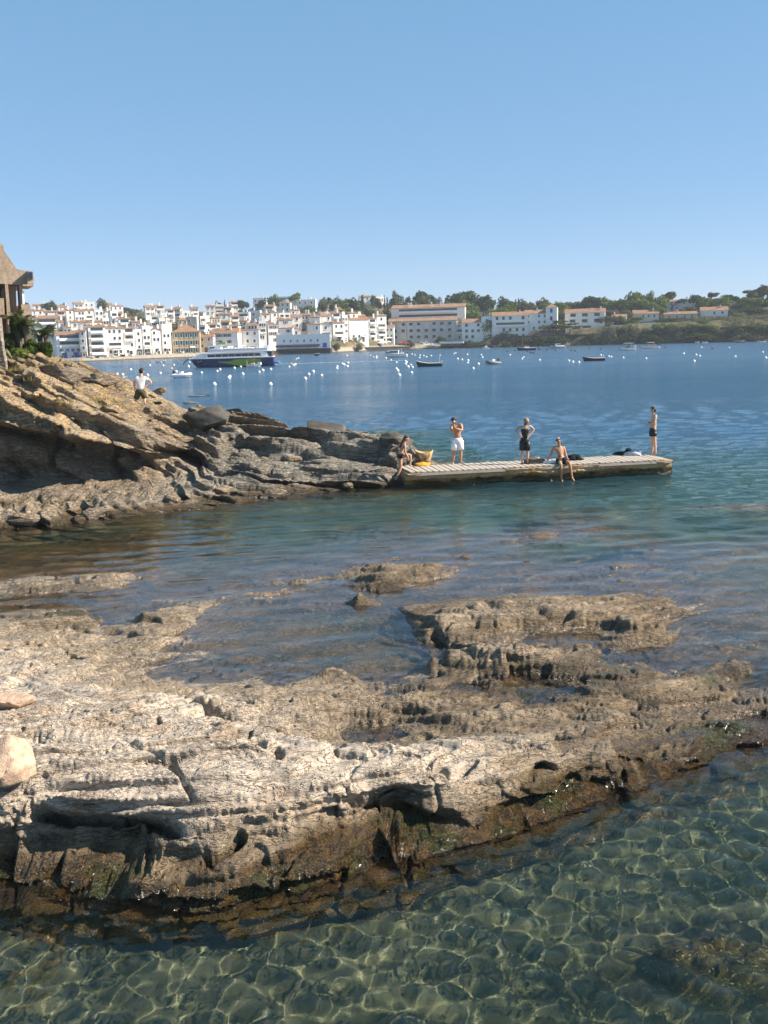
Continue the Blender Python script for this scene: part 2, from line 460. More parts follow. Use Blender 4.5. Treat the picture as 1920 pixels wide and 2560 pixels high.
def rock_fine(X, Y, Z, phi, dipx, dipy, sc, seed, amp):
    """bedded relief measured in three dimensions and raised along the surface"""
    c, s_ = math.cos(phi), math.sin(phi)
    wx = fbm2(X / sc * .35, Y / sc * .35, 2, seed + 5) * .8 * sc; wy = fbm2(X / sc * .6, Y / sc * .6, 2, seed + 9) * .5 * sc
    xr = ((X + wx) * c + (Y + wy) * s_) / sc; yr = (-(X + wx) * s_ + (Y + wy) * c) / sc
    q = (Z + dipx * X + dipy * Y) / sc
    rough = sstep(-.15, .3, fbm2(X / sc * .6 + 31, Y / sc * .9, 3, seed + 11))
    a = fbm3(xr * .9, yr * 2.4, q * 7, 3, seed + 30)
    d = .085 * terrace(a * 1.6, .30, 7, .92) * .6
    a = fbm3(xr * 2.6, yr * 7, q * 13, 3, seed + 40)
    d = d + (.018 + .022 * rough) * terrace(a * 1.6, .36, 6, .9)
    cr = np.abs(fbm3(xr * 1.5, yr * 4.2, q * 5, 3, seed + 50))
    d = d - .040 * sstep(.055, .0, cr)
    cr = np.abs(fbm3(xr * 4.5, yr * 12, q * 14, 2, seed + 60))
    d = d - .016 * sstep(.08, .0, cr) * (.4 + rough)
    d = d + .010 * (.4 + rough) * fbm3(xr * 12, yr * 22, q * 26, 3, seed + 70, .6)
    d = d * sc * amp
    n = grid_normals(X, Y, Z)
    return X + n[..., 0] * d, Y + n[..., 1] * d, Z + n[..., 2] * d

Z, ylat = rock_coarse(X, Y, Zb, steep, math.radians(7), -.05, .17, 1.0, 100)
# small heads of rock that just break the surface
for u, v, hh, rx, ry in [(1380, 1360, .26, .42, .22), (1172, 1394, .2, .25, .14), (1245, 1471, .15, .3, .12), (755, 1458, .1, .3, .12), (1465, 1367, .09, .2, .1), (905, 1508, .2, .22, .1), (830, 1694, .16, .28, .12), (650, 1496, .08, .5, .1), (1560, 1452, .12, .3, .1)]:
    c = at_z(u, v); Z = Z + hh * np.exp(-(((X - c[0]) / rx) ** 2 + ((Y - c[1]) / ry) ** 2) ** 1.5) * (1 + .5 * fbm2(X * 5, Y * 7, 3, 17))
# calm the relief in the shallow, keep it on the ridge
under = sstep(-.10, -.35, Zb)
Z = Z * (1 - .35 * under) + Zb * .35 * under
# two long clefts seen from the ledge above
def cleft(pts, w, depth):
    global Z
    d = np.full(X.shape, 9.0)
    for (a, b) in zip(pts[:-1], pts[1:]):
        a = at_z(*a)[:2]; b = at_z(*b)[:2]; ab = b - a
        t = np.clip(((X - a[0]) * ab[0] + (Y - a[1]) * ab[1]) / (ab @ ab), 0, 1)
        d = np.minimum(d, np.hypot(X - a[0] - t * ab[0], Y - a[1] - t * ab[1]))
    d = d + .03 * fbm2(X * 5, Y * 8, 3, 77)
    Z = Z - depth * sstep(w, w * .3, d)
cleft([(480, 1752, .68), (540, 1790, .68), (640, 1800, .65), (700, 1808, .6), (740, 1850, .5)], .13, .30)
cleft([(70, 1965, 1.0), (110, 1975, 1.0), (240, 2000, .95), (330, 2040, .72), (420, 2070, .6)], .11, .28)
cleft([(510, 2010, .95), (560, 2080, .6), (590, 2130, .35)], .08, .30)
cleft([(300, 1850, .98), (420, 1905, .90), (480, 1990, .78)], .04, .10)
cleft([(650, 1870, .85), (700, 1890, .82), (690, 1920, .78)], .07, .14)
cleft([(880, 1985, .7), (960, 2010, .6), (1010, 2060, .5)], .07, .2)
cleft([(1005, 1829, .5), (1015, 1866, .5), (1000, 1890, .55)], .07, .16)
cleft([(1386, 1841, .3), (1440, 1850, .3), (1502, 1853, .25)], .07, .14)
cleft([(1320, 1878, .45), (1360, 1890, .42), (1400, 1896, .38)], .06, .16)
cleft([(1560, 1890, .25), (1640, 1870, .2)], .05, .12)
cleft([(1343, 1527, .25), (1380, 1534, .25), (1422, 1533, .22)], .12, .2)
cleft([(1318, 1590, .35), (1400, 1602, .3), (1509, 1600, .2)], .13, .24)
cleft([(1195, 1636, .42), (1280, 1640, .4), (1367, 1638, .35)], .10, .2)
cleft([(1613, 1529, .15), (1656, 1515, .12)], .1, .12)
cleft([(1505, 1560, .25), (1580, 1560, .22)], .08, .14)
cleft([(1085, 1560, .3), (1120, 1590, .3), (1180, 1610, .3)], .12, .22)
cleft([(60, 1590, .5), (150, 1600, .5), (200, 1640, .45)], .08, .16)
cleft([(180, 1560, .2), (260, 1570, .2)], .08, .12)
cleft([(520, 1880, .9), (600, 1868, .9), (640, 1862, .88)], .05, .12)
cleft([(0, 1830, 1.08), (180, 1835, 1.05)], .03, .08)
cleft([(1000, 1890, .7), (1130, 1920, .65), (1190, 1905, .6)], .05, .15)
# undercut foot and the caves
def cave(u, v, z0, rx, dep, hz):
    c = at_z(u, v, z0)
    return dep * np.exp(-((X - c[0]) / rx) ** 2) * np.exp(-((Z - z0) / hz) ** 2) * np.exp(-((Y - c[1] - .2) / 0.8) ** 2)
U = steep * .12 * np.exp(-((Z - .16) / .2) ** 2)
for q in [(1090, 1680, .15, .35, .35, .2), (980, 2090, .3, .45, .55, .24), (1420, 2000, .28, .36, .55, .22), (60, 2170, .3, 1.0, .55, .30), (620, 2130, .3, .25, .25, .2), (300, 2150, .35, .6, .35, .24), (800, 2080, .35, .3, .25, .2)]:
    U = U + cave(*q) * sstep(.0, .25, steep)
Yd, Z = soften(Y + ylat + U, Z)
Xf, Yd, Z = rock_fine(X, Yd, Z, math.radians(7), -.05, .17, 1.0, 100, .38 * (1 - .4 * under) * (1 - .5 * steep))
front = sstep(16.5, 12.5, Y) * sstep(.55, -.05, np.abs(Zb - .12) * 1.0)
d_front = sstep(.28, .05, Z) * sstep(1.2, 0, np.abs(Y - at_z(960, 2200)[1] - .0) * .0)
# seaweed belts: where the swell keeps the rock wet
edgeband = sstep(.40, .16, Z + .20 * fbm2(X * 1.2, Y * 1.2, 4, 5) + .03) * sstep(-1.0, -.3, Z)
def blob(u, v, r, z=0, ex=1.0):
    c = at_z(u, v, z); return np.exp(-(((X - c[0]) / r / ex) ** 2 + ((Y - c[1]) / r) ** 2))
frontline = np.interp(X, [at_z(u, v)[0] for u, v in [(-300, 2262), (0, 2262), (470, 2318), (850, 2235), (1200, 2122), (1550, 1998), (1920, 1875), (2300, 1780)]],
                      [at_z(u, v)[1] for u, v in [(-300, 2262), (0, 2262), (470, 2318), (850, 2235), (1200, 2122), (1550, 1998), (1920, 1875), (2300, 1780)]])
belt = sstep(1.0, .5, np.abs(Y - frontline - .2)) * edgeband
algae = np.clip(belt * 1.2 + edgeband * (.8 * blob(1250, 1740, .9, 0, 1.6) + .75 * blob(1700, 1680, 1.2, 0, 1.6) + .9 * blob(1880, 1680, .8) + .5 * blob(900, 1860, .5, 0, 1.5)
        + .8 * blob(940, 1480, .9, 0, 1.6) + .85 * blob(250, 1560, .9, 0, 2) + .8 * blob(100, 1500, 1.3, 0, 2)) + sstep(-.2, -.35, Z) * sstep(19, 22, Y) * sstep(-1.5, -3.5, X) * 1.0, 0, 1.3)
algae = algae * sstep(-.45, .05, fbm2(X * 3, Y * 4, 3, 63) + .35 * (belt > .3))
# tufts swell the surface where weed grows
tuft = worley2(X * 30, Y * 22, 91)[0]
Z = Z + algae * .02 * (.6 - tuft) * sstep(12.5, 10.5, Y)
fwet = sstep(1.5, .9, np.abs(Y - frontline - .3)) * sstep(.55, .22, Z + .22 * fbm2(X * 1.1, Y * 1.6, 4, 25)) * .9
damp = np.clip(fwet + sstep(.34, .10, Z + .06 * fbm2(X * 1.5, Y * 1.5, 3, 15)) * sstep(-1, 3, X + .3 * (Y - 9)), 0, 1)
pale = sstep(.25, .8, Zb + .15 * fbm2(X * .8, Y * .8, 3, 44))
reef_Z, reef_X, reef_Y = Z, Xf, Yd

# ------------------------------------------------------------ rock material
def rock_material(name, head=False):
    t = NT(name); p = t.pos()
    al, dm, pl = t.attr('algae'), t.attr('damp'), t.attr('pale')
    z = t.new('ShaderNodeSeparateXYZ', i_0=p).outputs[2]
    rot = (0, 0, math.radians(-7)) if not head else (0, math.radians(22), math.radians(-10))
    st = t.mapping(p, (1, 2.1, 2.6) if not head else (1, 2, 4.5), rot)
    streak = t.noise(st, 3.0, 6, .65, .6)
    fine = t.noise(st, 16.0, 5, .7, .3)
    blot = t.noise(p, 1.3 if not head else .5, 5, .6, .5)
    spk = t.noise(p, 55.0, 4, .75)
    if not head:
        dry = t.mix(t.mr(streak, .3, .7), (.56, .465, .37), (.40, .325, .25))
        dry = t.mix(t.math('MULTIPLY', t.mr(blot, .52, .68), .75), dry, (.30, .215, .145))
        low = t.mix(t.mr(streak, .3, .7), (.37, .29, .205), (.19, .145, .10))
        c = t.mix(pl, low, dry)
    else:
        c = t.mix(t.mr(streak, .32, .68), (.40, .305, .205), (.19, .145, .10))
        c = t.mix(t.math('MULTIPLY', t.mr(blot, .45, .65), .6), c, (.26, .22, .175))
        c = t.mix(t.math('MULTIPLY', pl, .75), c, t.mix(t.mr(streak, .32, .68), (.33, .305, .26), (.17, .155, .13)))
        c = t.mix(t.math('MULTIPLY', t.attr('ochre'), t.mr(t.noise(p, 2.2, 5, .7), .42, .6)), c, (.50, .33, .15))
    c = t.mix(t.mr(fine, .4, .75, 0, .4), c, t.mix(.5, c, (.12, .095, .07)))
    c = t.mix(t.mr(spk, .58, .75, 0, .3), c, (.08, .065, .05))
    c = t.mix(t.math('MULTIPLY', t.mr(t.noise(st, 9.0, 3, .6), .62, .72), .5), c, (.72, .61, .50))
    c = t.mix(t.math('MULTIPLY', dm, .8), c, t.mix(t.mr(blot, .4, .6), (.085, .06, .038), (.19, .13, .07)))
    c = t.mix(t.mr(t.math('ABSOLUTE', t.math('SUBTRACT', t.noise(st, 2.3, 4, .65, .4), .5)), .010, .0, 0, .35), c, (.07, .055, .04))
    # weed: rust, olive and near-black tufts
    an = t.noise(p, 9.0, 5, .7, .8); an2 = t.noise(p, 38.0, 4, .7, 1.0); big = t.noise(p, 1.7, 2, .5)
    wc = t.mix(t.mr(an, .4, .62), (.022, .018, .010), (.13, .07, .02))
    wc = t.mix(t.math('MULTIPLY', t.mr(big, .5, .62), .8), wc, t.mix(t.mr(an2, .4, .6), (.018, .026, .008), (.07, .08, .02)))
    wc = t.mix(t.mr(an2, .52, .72), wc, (.02, .017, .01))
    wc = t.mix(t.mr(t.noise(p, 60.0, 2, .6), .64, .74, 0, .7), wc, (.34, .22, .09))
    af = t.math('MULTIPLY', al, t.mr(an, .2, .45, .55, 1.1), clamp=True)
    c = t.mix(t.math('MINIMUM', af, 1.0), c, wc)
    c = t.mix(t.mr(z, .02, -.10, 0, .75), c, t.mix(t.mr(blot, .42, .58), (.085, .068, .055), (.20, .115, .045)))
    wet = t.math('MAXIMUM', t.mr(z, .12, .03), t.math('MULTIPLY', al, t.mr(z, .3, .15)))
    rough = t.math('SUBTRACT', .88, t.math('MULTIPLY', wet, .62))
    k = 1.0 if not head else .42
    # plates that have flaked off, cracks between them, solution pits
    def stepped(x, n, w=.72):
        y = t.math('MULTIPLY', x, n)
        return t.math('DIVIDE', t.math('ADD', t.math('FLOOR', y), t.mr(t.math('FRACT', y), w, 1.0, smooth=True)), n)
    bd = t.mapping(p, (.9, 1.8, 3.6) if not head else (.9, 1.9, 4.6), rot)
    pl1 = stepped(t.noise(bd, 1.5 * k, 5, .6, .25), 9)
    pl2 = stepped(t.noise(bd, 4.2 * k, 4, .65, .3), 7)
    cr1 = t.mr(t.math('ABSOLUTE', t.math('SUBTRACT', t.noise(bd, 1.9 * k, 4, .6, .5), .5)), .0, .016)
    cr2 = t.mr(t.math('ABSOLUTE', t.math('SUBTRACT', t.noise(bd, 6.0 * k, 3, .6, .5), .5)), .0, .035)
    roughm = t.mr(t.noise(p, .8 * k, 3, .5), .42, .60)
    pit = t.mr(t.voro(bd, 9.0 * k, 'SMOOTH_F1'), .12, .42)
    h = t.math('ADD', t.math('MULTIPLY', pl1, 1.9), t.math('MULTIPLY', pl2, t.math('ADD', .2, t.math('MULTIPLY', roughm, .45))))
    h = t.math('ADD', h, t.math('MULTIPLY', cr1, .14))
    h = t.math('ADD', h, t.math('MULTIPLY', cr2, t.math('ADD', .01, t.math('MULTIPLY', roughm, .05))))
    h = t.math('ADD', h, t.math('MULTIPLY', pit, t.math('MULTIPLY', roughm, .16)))
    h = t.math('ADD', h, t.math('MULTIPLY', t.noise(bd, 18 * k, 5, .65), .09))
    h = t.math('ADD', h, t.math('MULTIPLY', an2, t.math('MULTIPLY', al, .25)))
    nm = t.bump(h, 1.0, (.15 if not head else .42))
    t.pbr(c, rough, t.math('ADD', .2, t.math('MULTIPLY', wet, .4)), nm)
    return t.m
M_ROCK = rock_material('reef_rock')
M_HEAD = rock_material('headland_rock', True)
o = mesh_obj('rocky_reef', grid_mesh('rocky_reef', reef_X, reef_Y, reef_Z, dict(algae=algae, damp=damp, pale=pale)), M_ROCK)
tag(o, kind='structure'); o.cycles.is_caustics_receiver = True

# ------------------------------------------------------------ headland on the left
# u v depth
T_HD = """
-400 860 44 |-150 880 45|0 905 45|100 912 45|190 925 45.5|270 948 46|330 985 46|400 1008 46|440 1022 45.5|540 1040 44.5|640 1047 43.5|750 1075 42|850 1092 40.5|900 1102 40|1000 1118 39|1050 1138 38.6|1100 1165 37.6|
0 925 42.5|100 935 43|200 950 43.5|280 975 44|100 960 40|0 960 39.5|200 990 40|300 1010 41.5|400 1040 42.5|
-300 970 38|0 1000 37|120 1015 37.2|260 1040 38|350 1065 39|450 1075 40.5|550 1075 41.5|650 1080 41|
0 1080 34.6|-200 1080 34.5|130 1090 34.8|250 1110 35|380 1145 35.4|450 1130 37|560 1110 39|
0 1230 33.9|100 1240 33.9|250 1225 34.2|380 1180 34.9|400 1220 34.5|480 1190 36.2|600 1160 38|700 1130 39|800 1130 39|
-200 1260 32.2|0 1262 31.5|150 1255 32|300 1248 32.9|450 1225 34.3|560 1210 35.2|650 1180 36.8|760 1165 37.4|860 1150 37.8|950 1150 37.8|
700 1205 36|850 1190 36.6|960 1185 36.7|1010 1170 37.2|
"""
_H = [at_d(*q) for q in parse(T_HD)]
for q in parse("-300 1345 0|0 1325 0|100 1318 0|200 1300 0|300 1292 0|400 1278 0|560 1253 0|700 1240 0|800 1230 0|900 1224 0|1000 1214 0|1060 1195 0|1120 1180 0"): _H.append(at_z(*q))
_H += [np.array(q) for q in [(-16, 27, -1.2), (-11, 28, -1.3), (-7, 30, -1.5), (-3, 32.5, -1.7), (0, 34, -1.7), (3.5, 36, -1.9), (5.5, 40, -1.2), (3, 43.5, -.8), (-.5, 47, -.8), (-4, 49, -.6), (-8, 51.5, -.4), (-12, 54, .2), (-14.5, 57, .6), (-18, 58, 1.5), (-26, 54, 4.5), (-24, 42, 5.2), (-24, 33, 2.0),
        (-4, 45.5, .3), (-7.2, 48.5, .7), (0, 43.5, .25), (2.6, 41, .15), (-10.3, 50.5, 1.3), (-13, 51, 3), (8, 44, -2.5), (6, 50, -3), (0, 54, -2.2), (-6, 57, -1.5), (-10, 60, -1.5)]]
_H = np.array(_H)
head_base = rbf_fit(_H[:, :2], _H[:, 2], 0.02)
hy = np.arange(27.5, 60, .045); hy = np.concatenate([np.arange(27.5, 45, .04), np.arange(45, 60, .10)])
hx = np.concatenate([np.arange(-27, -17, .12), np.arange(-17, 4.5, .042)])
X, Y = np.meshgrid(hx, hy)
Zb = head_base(X, Y)
gy = np.gradient(Zb, axis=0) / np.gradient(Y, axis=0); gx = np.gradient(Zb, axis=1) / np.gradient(X, axis=1)
steep = sstep(.6, 1.6, np.hypot(gx, gy))
Z, ylat = rock_coarse(X, Y, Zb, steep, math.radians(-14), .47, .12, 3.2, 300, lam1=.27, lat=.15, slabk=1.9, joint=.8, wob=2.3)
U = steep * .5 * np.exp(-((Z - .9) / .8) ** 2) + 1.8 * sstep(-6.4, -7.4, X + .35 * fbm2(X * .5, Z * 1.2, 2, 9)) * sstep(.30, .75, Z) * sstep(0, -.45, Z - (2.95 - .21 * (X + 14)) + .25 * fbm2(X * .7, Y * .3, 3, 19)) * sstep(38.5, 36.5, Y)
Yd, Z = soften(Y + ylat * sstep(2.5, -2, X) + U, Z)
Xf, Yd, Z = rock_fine(X, Yd, Z, math.radians(-14), .47, .12, 2.2, 300, .45)
_ja = at_z(1018, 1222)[:2]; _jb = at_z(1682, 1186)[:2]; _jd = (_jb - _ja) / np.hypot(*(_jb - _ja))
_jx = (Xf - _ja[0]) * _jd[0] + (Yd - _ja[1]) * _jd[1]; _jy = -(Xf - _ja[0]) * _jd[1] + (Yd - _ja[1]) * _jd[0]
Z = np.where((_jx > -.05) & (_jy > -.5) & (_jy < 1.95), np.minimum(Z, .30), Z)
edge = sstep(.28, .1, Z + .06 * fbm2(X, Y, 3, 5)) * sstep(-.9, -.2, Z)
ochre = sstep(1.5, 3.5, Zb) * .8
greyz = sstep(-8.5, -5.5, X + .8 * fbm2(X * .3, Y * .3, 3, 72)) * sstep(2.6, 1.6, Zb)
hd_keep = (Z > -2.2)
HZ, HXX, HYY = Z.ravel(), Xf.ravel(), Yd.ravel()
def head_z(x, y):
    return float(HZ[((HXX - x) ** 2 + (HYY - y) ** 2).argmin()])
def on_head(u, v):
    for D in np.arange(29, 56, .1):
        q = at_d(u, v, D)
        if head_z(q[0], q[1]) >= q[2]: return q
    return at_d(u, v, 46)
tuft = worley2(X * 9, Y * 9, 91)[0]
o = mesh_obj('headland', grid_mesh('headland', Xf, Yd, Z, dict(algae=edge * .75 * sstep(-.5, .2, fbm2(X * .8, Y * .8, 3, 3) + .3), damp=sstep(.35, .12, Z), pale=greyz, ochre=np.clip(ochre + edge, 0, 1)), hd_keep), M_HEAD)
tag(o, kind='structure'); o.cycles.is_caustics_receiver = True

# ------------------------------------------------------------ sand floor
def bed_height(X, Y):
    z = -.66 - .035 * np.clip(X + 1, 0, 6) - .10 * np.maximum(X - 5, 0)
    back = sstep(15, 26, Y)
    z = z * (1 - back) + back * (-1.6 - .03 * np.maximum(X, 0) - .05 * np.maximum(Y - 26, 0) - .15 * np.maximum(Y - 42, 0))
    # weedy shoal at the right foot of the picture
    c = at_z(1800, 2490, -.6)
    z = z + .55 * np.exp(-(((X - c[0]) / .75) ** 2 + ((Y - c[1]) / .38) ** 2) ** 1.5) * (1 + .4 * fbm2(X * 4, Y * 4, 3, 8))
    return np.maximum(z, -9)
by = np.concatenate([np.arange(4, 14, .035), np.arange(14, 40, .15), np.arange(40, 110, 1.0)])
bs = np.linspace(-1, 1, 360)
Y = np.repeat(by[:, None], len(bs), 1); X = bs[None] * (.6 * Y + 4)
Z = bed_height(X, Y)
c = at_z(1800, 2490, -.6)
weed = np.exp(-(((X - c[0]) / .85) ** 2 + ((Y - c[1]) / .45) ** 2) ** 1.5) * 1.4 + 1.0 * sstep(22, 25, Y) * sstep(.1, .5, fbm2(X * .22, Y * .3, 3, 40))
rip = fbm2(X * .6 + 3, Y * .6, 2, 51)
Z = Z + sstep(13, 11, Y) * .014 * np.abs(np.sin((X * .72 + Y * .35 + .35 * rip) * 2 * math.pi * 2.1)) + .02 * fbm2(X * 2, Y * 2, 3, 52) + np.clip(weed, 0, 1) * .07 * (.6 - worley2(X * 9, Y * 9, 53)[0]) * (Y < 14)
t = NT('sea_sand'); p = t.pos()
n1 = t.noise(p, 1.4, 4, .6, .4); n2 = t.noise(p, 22, 4, .7); n3 = t.noise(p, 5, 4, .6)
c_ = t.mix(t.mr(n1, .35, .65), (.135, .125, .09), (.07, .07, .05))
c_ = t.mix(t.mr(n2, .55, .75, 0, .35), c_, (.07, .075, .05))
c_ = t.mix(t.mr(n3, .62, .7, 0, .5), c_, (.36, .34, .26))
wn = t.noise(p, 14, 4, .7, .6)
wc_ = t.mix(t.mr(wn, .4, .62), (.02, .022, .012), (.10, .075, .03))
wc_ = t.mix(t.mr(t.noise(p, 30, 2, .5), .62, .7), wc_, (.3, .27, .17))
c_ = t.mix(t.math('MINIMUM', t.attr('weed'), 1.0), c_, wc_)
t.pbr(c_, .95, .1, t.bump(n2, .5, .02))
M_SAND = t.m
o = mesh_obj('seabed', grid_mesh('seabed', X, Y, Z, dict(weed=weed)), M_SAND)
tag(o, kind='structure'); o.cycles.is_caustics_receiver = True

# ------------------------------------------------------------ sea
wy = np.concatenate([np.exp(np.arange(math.log(3.5), math.log(30), .0042)), np.exp(np.arange(math.log(30), math.log(120), .010)), np.exp(np.arange(math.log(120), math.log(1040), .05))])
ws = np.linspace(-1, 1, 460)
Y = np.repeat(wy[:, None], len(ws), 1); X = ws[None] * (.62 * Y + 2)
def waves(X, Y):
    rng = np.random.default_rng(11)
    Z = np.zeros_like(X)
    near = sstep(20, 13, Y)
    open_ = sstep(24, 38, Y + .35 * X)
    for i in range(60):
        lam = rng.uniform(.11, .50); a = rng.normal(2.5, 1.0); k = 2 * math.pi / lam
        Z += near * .0052 * lam ** 1.5 * np.sin(k * (math.cos(a) * X + math.sin(a) * Y) + rng.uniform(0, 6.3) + .5 * np.sin(X * 1.1 + i))
    for i in range(60):
        lam = rng.uniform(.3, 1.5); a = rng.normal(1.75, .45); k = 2 * math.pi / lam
        fade = sstep(lam * 75, lam * 30, Y)
        Z += fade * (sstep(9, 16, Y) * .0011 + open_ * .0044) * lam ** 1.2 * np.sin(k * (math.cos(a) * X + math.sin(a) * Y) + rng.uniform(0, 6.3) + .7 * np.sin(X * .4 + Y * .3 + i))
    return Z
WZ = waves(X, Y)
bot = bed_height(X, Y)
m = (Y < 31) & (np.abs(X) < .47 * Y + 1.3)
b2 = bot.copy(); b2[m] = np.maximum(b2[m], reef_height(X[m], Y[m]))
m = (Y > 27.5) & (Y < 60) & (X > -27) & (X < 4.5)
b2[m] = np.maximum(b2[m], head_base(X[m], Y[m]))
depth = np.clip(-b2, 0, 10)
depth[Y > 60] = 10
t = NT('sea_water'); p = t.pos()
dp = t.attr('depth'); open_a = t.attr('open')
sep = t.new('ShaderNodeSeparateXYZ', i_0=p)
far = sep.outputs[1]
sx = t.mapping(p, (1.0, 1.35, 1), (0, 0, math.radians(12)))
b1 = t.noise(sx, 1.1, 4, .6, .3); b2n = t.noise(sx, 5.5, 3, .6, .2)
calm = t.mr(t.noise(t.mapping(p, (.02, .05, 1)), 1.0, 3, .55), .35, .65, .55, 1.15)
h = t.math('ADD', t.math('MULTIPLY', b1, t.math('MULTIPLY', open_a, .34)), t.math('MULTIPLY', b2n, t.math('ADD', .004, t.math('MULTIPLY', open_a, .035))))
h = t.math('MULTIPLY', h, calm)
nm = t.bump(h, 1.0, 1.0)
e = lambda k: t.math('POWER', 2.718, t.math('MULTIPLY', dp, -k))
rf = t.new('ShaderNodeBsdfGlass'); rf.inputs['IOR'].default_value = 1.33; rf.inputs['Roughness'].default_value = 0
t.l.new(nm, rf.inputs['Normal'])
t.l.new(t.new('ShaderNodeCombineColor', i_0=e(.16), i_1=e(.06), i_2=e(.24)).outputs[0], rf.inputs['Color'])
gl = t.new('ShaderNodeBsdfGlossy'); t.l.new(nm, gl.inputs['Normal'])
t.set(gl.inputs['Roughness'], t.mr(far, 20, 200, .02, .16))
df = t.new('ShaderNodeBsdfDiffuse')
t.set(df.inputs['Color'], t.mix(t.mr(dp, 1.2, 5), (.030, .085, .096), (.026, .084, .152)))
fr = t.new('ShaderNodeFresnel'); fr.inputs['IOR'].default_value = 1.33; t.l.new(nm, fr.inputs['Normal'])
deep = t.new('ShaderNodeMixShader'); t.l.new(fr.outputs[0], deep.inputs[0]); t.l.new(df.outputs[0], deep.inputs[1]); t.l.new(gl.outputs[0], deep.inputs[2])
mx = t.new('ShaderNodeMixShader'); t.set(mx.inputs[0], t.math('SUBTRACT', 1.0, t.math('POWER', 2.718, t.math('MULTIPLY', t.math('POWER', dp, 2.5), -.06))))
t.l.new(rf.outputs[0], mx.inputs[1]); t.l.new(deep.outputs[0], mx.inputs[2])
t.l.new(mx.outputs[0], t.out.inputs[0])
M_SEA = t.m
openf = sstep(24, 45, Y + .3 * X)
o = mesh_obj('sea_water', grid_mesh('sea_water', X, Y, WZ, dict(depth=depth, open=openf)), M_SEA)
tag(o, kind='structure'); o.cycles.is_caustics_caster = True
# ============================================================ FAR SHORE
_sh = [at_z(*q)[:2] for q in [(-700, 920), (-200, 912), (0, 908), (200, 905), (350, 899), (500, 893), (640, 888), (700, 886), (830, 882)]]
_sh += [np.array(q) for q in [(8, 474), (38.5, 474), (56.5, 466), (101, 456), (133, 440), (167, 434), (230, 425), (400, 400)]]
_sx = np.array([q[0] for q in _sh]); _sy = np.array([q[1] for q in _sh])
def shore_y(x): return np.interp(x, _sx, _sy)
_rd = [at_d(u, v, 640)[[0, 2]] for u, v in [(-300, 785), (0, 785), (200, 782), (400, 778), (540, 780), (700, 772), (800, 764), (960, 762), (1100, 768), (1300, 782), (1500, 785), (1650, 775), (1800, 778), (1920, 768), (2200, 760)]]
_rx = np.array([q[0] for q in _rd]); _rz = np.array([q[1] for q in _rd])
def hill_z(x, y):
    x = np.asarray(x, float); y = np.asarray(y, float)
    d = y - shore_y(x)
    near = np.interp(x, [-200, -30, -22, 0, 8, 48, 58, 95, 108, 170, 300], [1.4, 1.4, 4.5, 4.5, 2.0, 2.2, 5.5, 7.0, 8.0, 9.0, 11])
    wid = np.interp(x, [-200, -30, -20, 0, 8, 48, 58, 300], [5, 5, 7, 7, 6, 6, 9, 16])
    base = near * sstep(0, 1, d / wid) - 1.5 * sstep(1, -5, d)
    u_ = np.clip((d - 14) / np.maximum(640 - shore_y(x) - 14, 40), 0, 2.2)
    ridge = np.interp(x, _rx, _rz)
    up = (ridge - near) * np.where(u_ < 1, np.clip(u_, 0, 1), 1 - .25 * (u_ - 1))
    rough_ = .8 * fbm2(x * .05, y * .05, 3, 200) * sstep(2, 12, d) + sstep(0, 3, d) * sstep(30, 10, d) * (1.4 * fbm2(x * .16, y * .16, 4, 201) + 1.2 * (worley2(x * .14, y * .14, 5)[2] - .5)) * np.where(x > 50, 1, .4)
    return base + np.maximum(up, 0) * (d > 14) + rough_
gx_ = np.concatenate([np.arange(-420, -160, 12), np.arange(-160, 250, 1.6), np.arange(250, 520, 12)])
gy_ = np.concatenate([np.arange(330, 500, 1.3), np.arange(500, 1000, 8)])
X, Y = np.meshgrid(gx_, gy_)
Z = hill_z(X, Y)
t = NT('hill_ground'); p = t.pos()
n1 = t.noise(p, .12, 4, .65); n2 = t.noise(p, .5, 5, .7, .4); sep = t.new('ShaderNodeSeparateXYZ', i_0=p)
c_ = t.mix(t.mr(n2, .4, .6), (.27, .185, .11), (.10, .08, .055))
c_ = t.mix(t.mr(n1, .42, .58), c_, t.mix(t.mr(n2, .4, .6), (.075, .085, .038), (.12, .11, .06)))
c_ = t.mix(t.math('MULTIPLY', t.mr(sep.outputs[2], 7.5, 10.0), t.mr(sep.outputs[0], 55, 75)), c_, t.mix(t.mr(n2, .35, .65), (.06, .075, .03), (.10, .10, .05)))
beach = t.math('MULTIPLY', t.mr(sep.outputs[2], 2.6, 1.6), t.mr(sep.outputs[0], 46, 40))
c_ = t.mix(beach, c_, (.36, .31, .24))
c_ = t.mix(t.mr(sep.outputs[2], .6, .2), c_, (.09, .075, .05))
t.pbr(c_, .95, .1, t.bump(t.noise(p, .9, 5, .7), 1.0, .8))
tag(mesh_obj('hillside', grid_mesh('hillside', X, Y, Z), t.m), kind='structure')

# ------------------------------------------------------------ materials of the town
def plaster(name, col, stain=.18):
    t = NT(name); p = t.obj()
    n = t.noise(p, .35, 4, .65); st = t.noise(t.mapping(p, (1, 1, .15)), 1.6, 4, .65)
    c = t.mix(t.mr(n, .35, .7, 0, stain), tuple(col), tuple(a * .62 for a in col))
    c = t.mix(t.mr(st, .58, .8, 0, stain * 1.4), c, (col[0] * .55, col[1] * .5, col[2] * .45))
    t.pbr(c, .9, .15, t.bump(t.noise(p, 3, 3), .25, .05)); return t.m
PL = dict(white=plaster('white_plaster', (.80, .76, .70), .2), cream=plaster('cream_plaster', (.68, .61, .50)), ochre=plaster('ochre_plaster', (.50, .37, .22), .25),
          grey=plaster('grey_plaster', (.50, .48, .45)), stone=plaster('rubble_stone_wall', (.27, .23, .18), .5), pink=plaster('pinkish_plaster', (.62, .48, .40)))
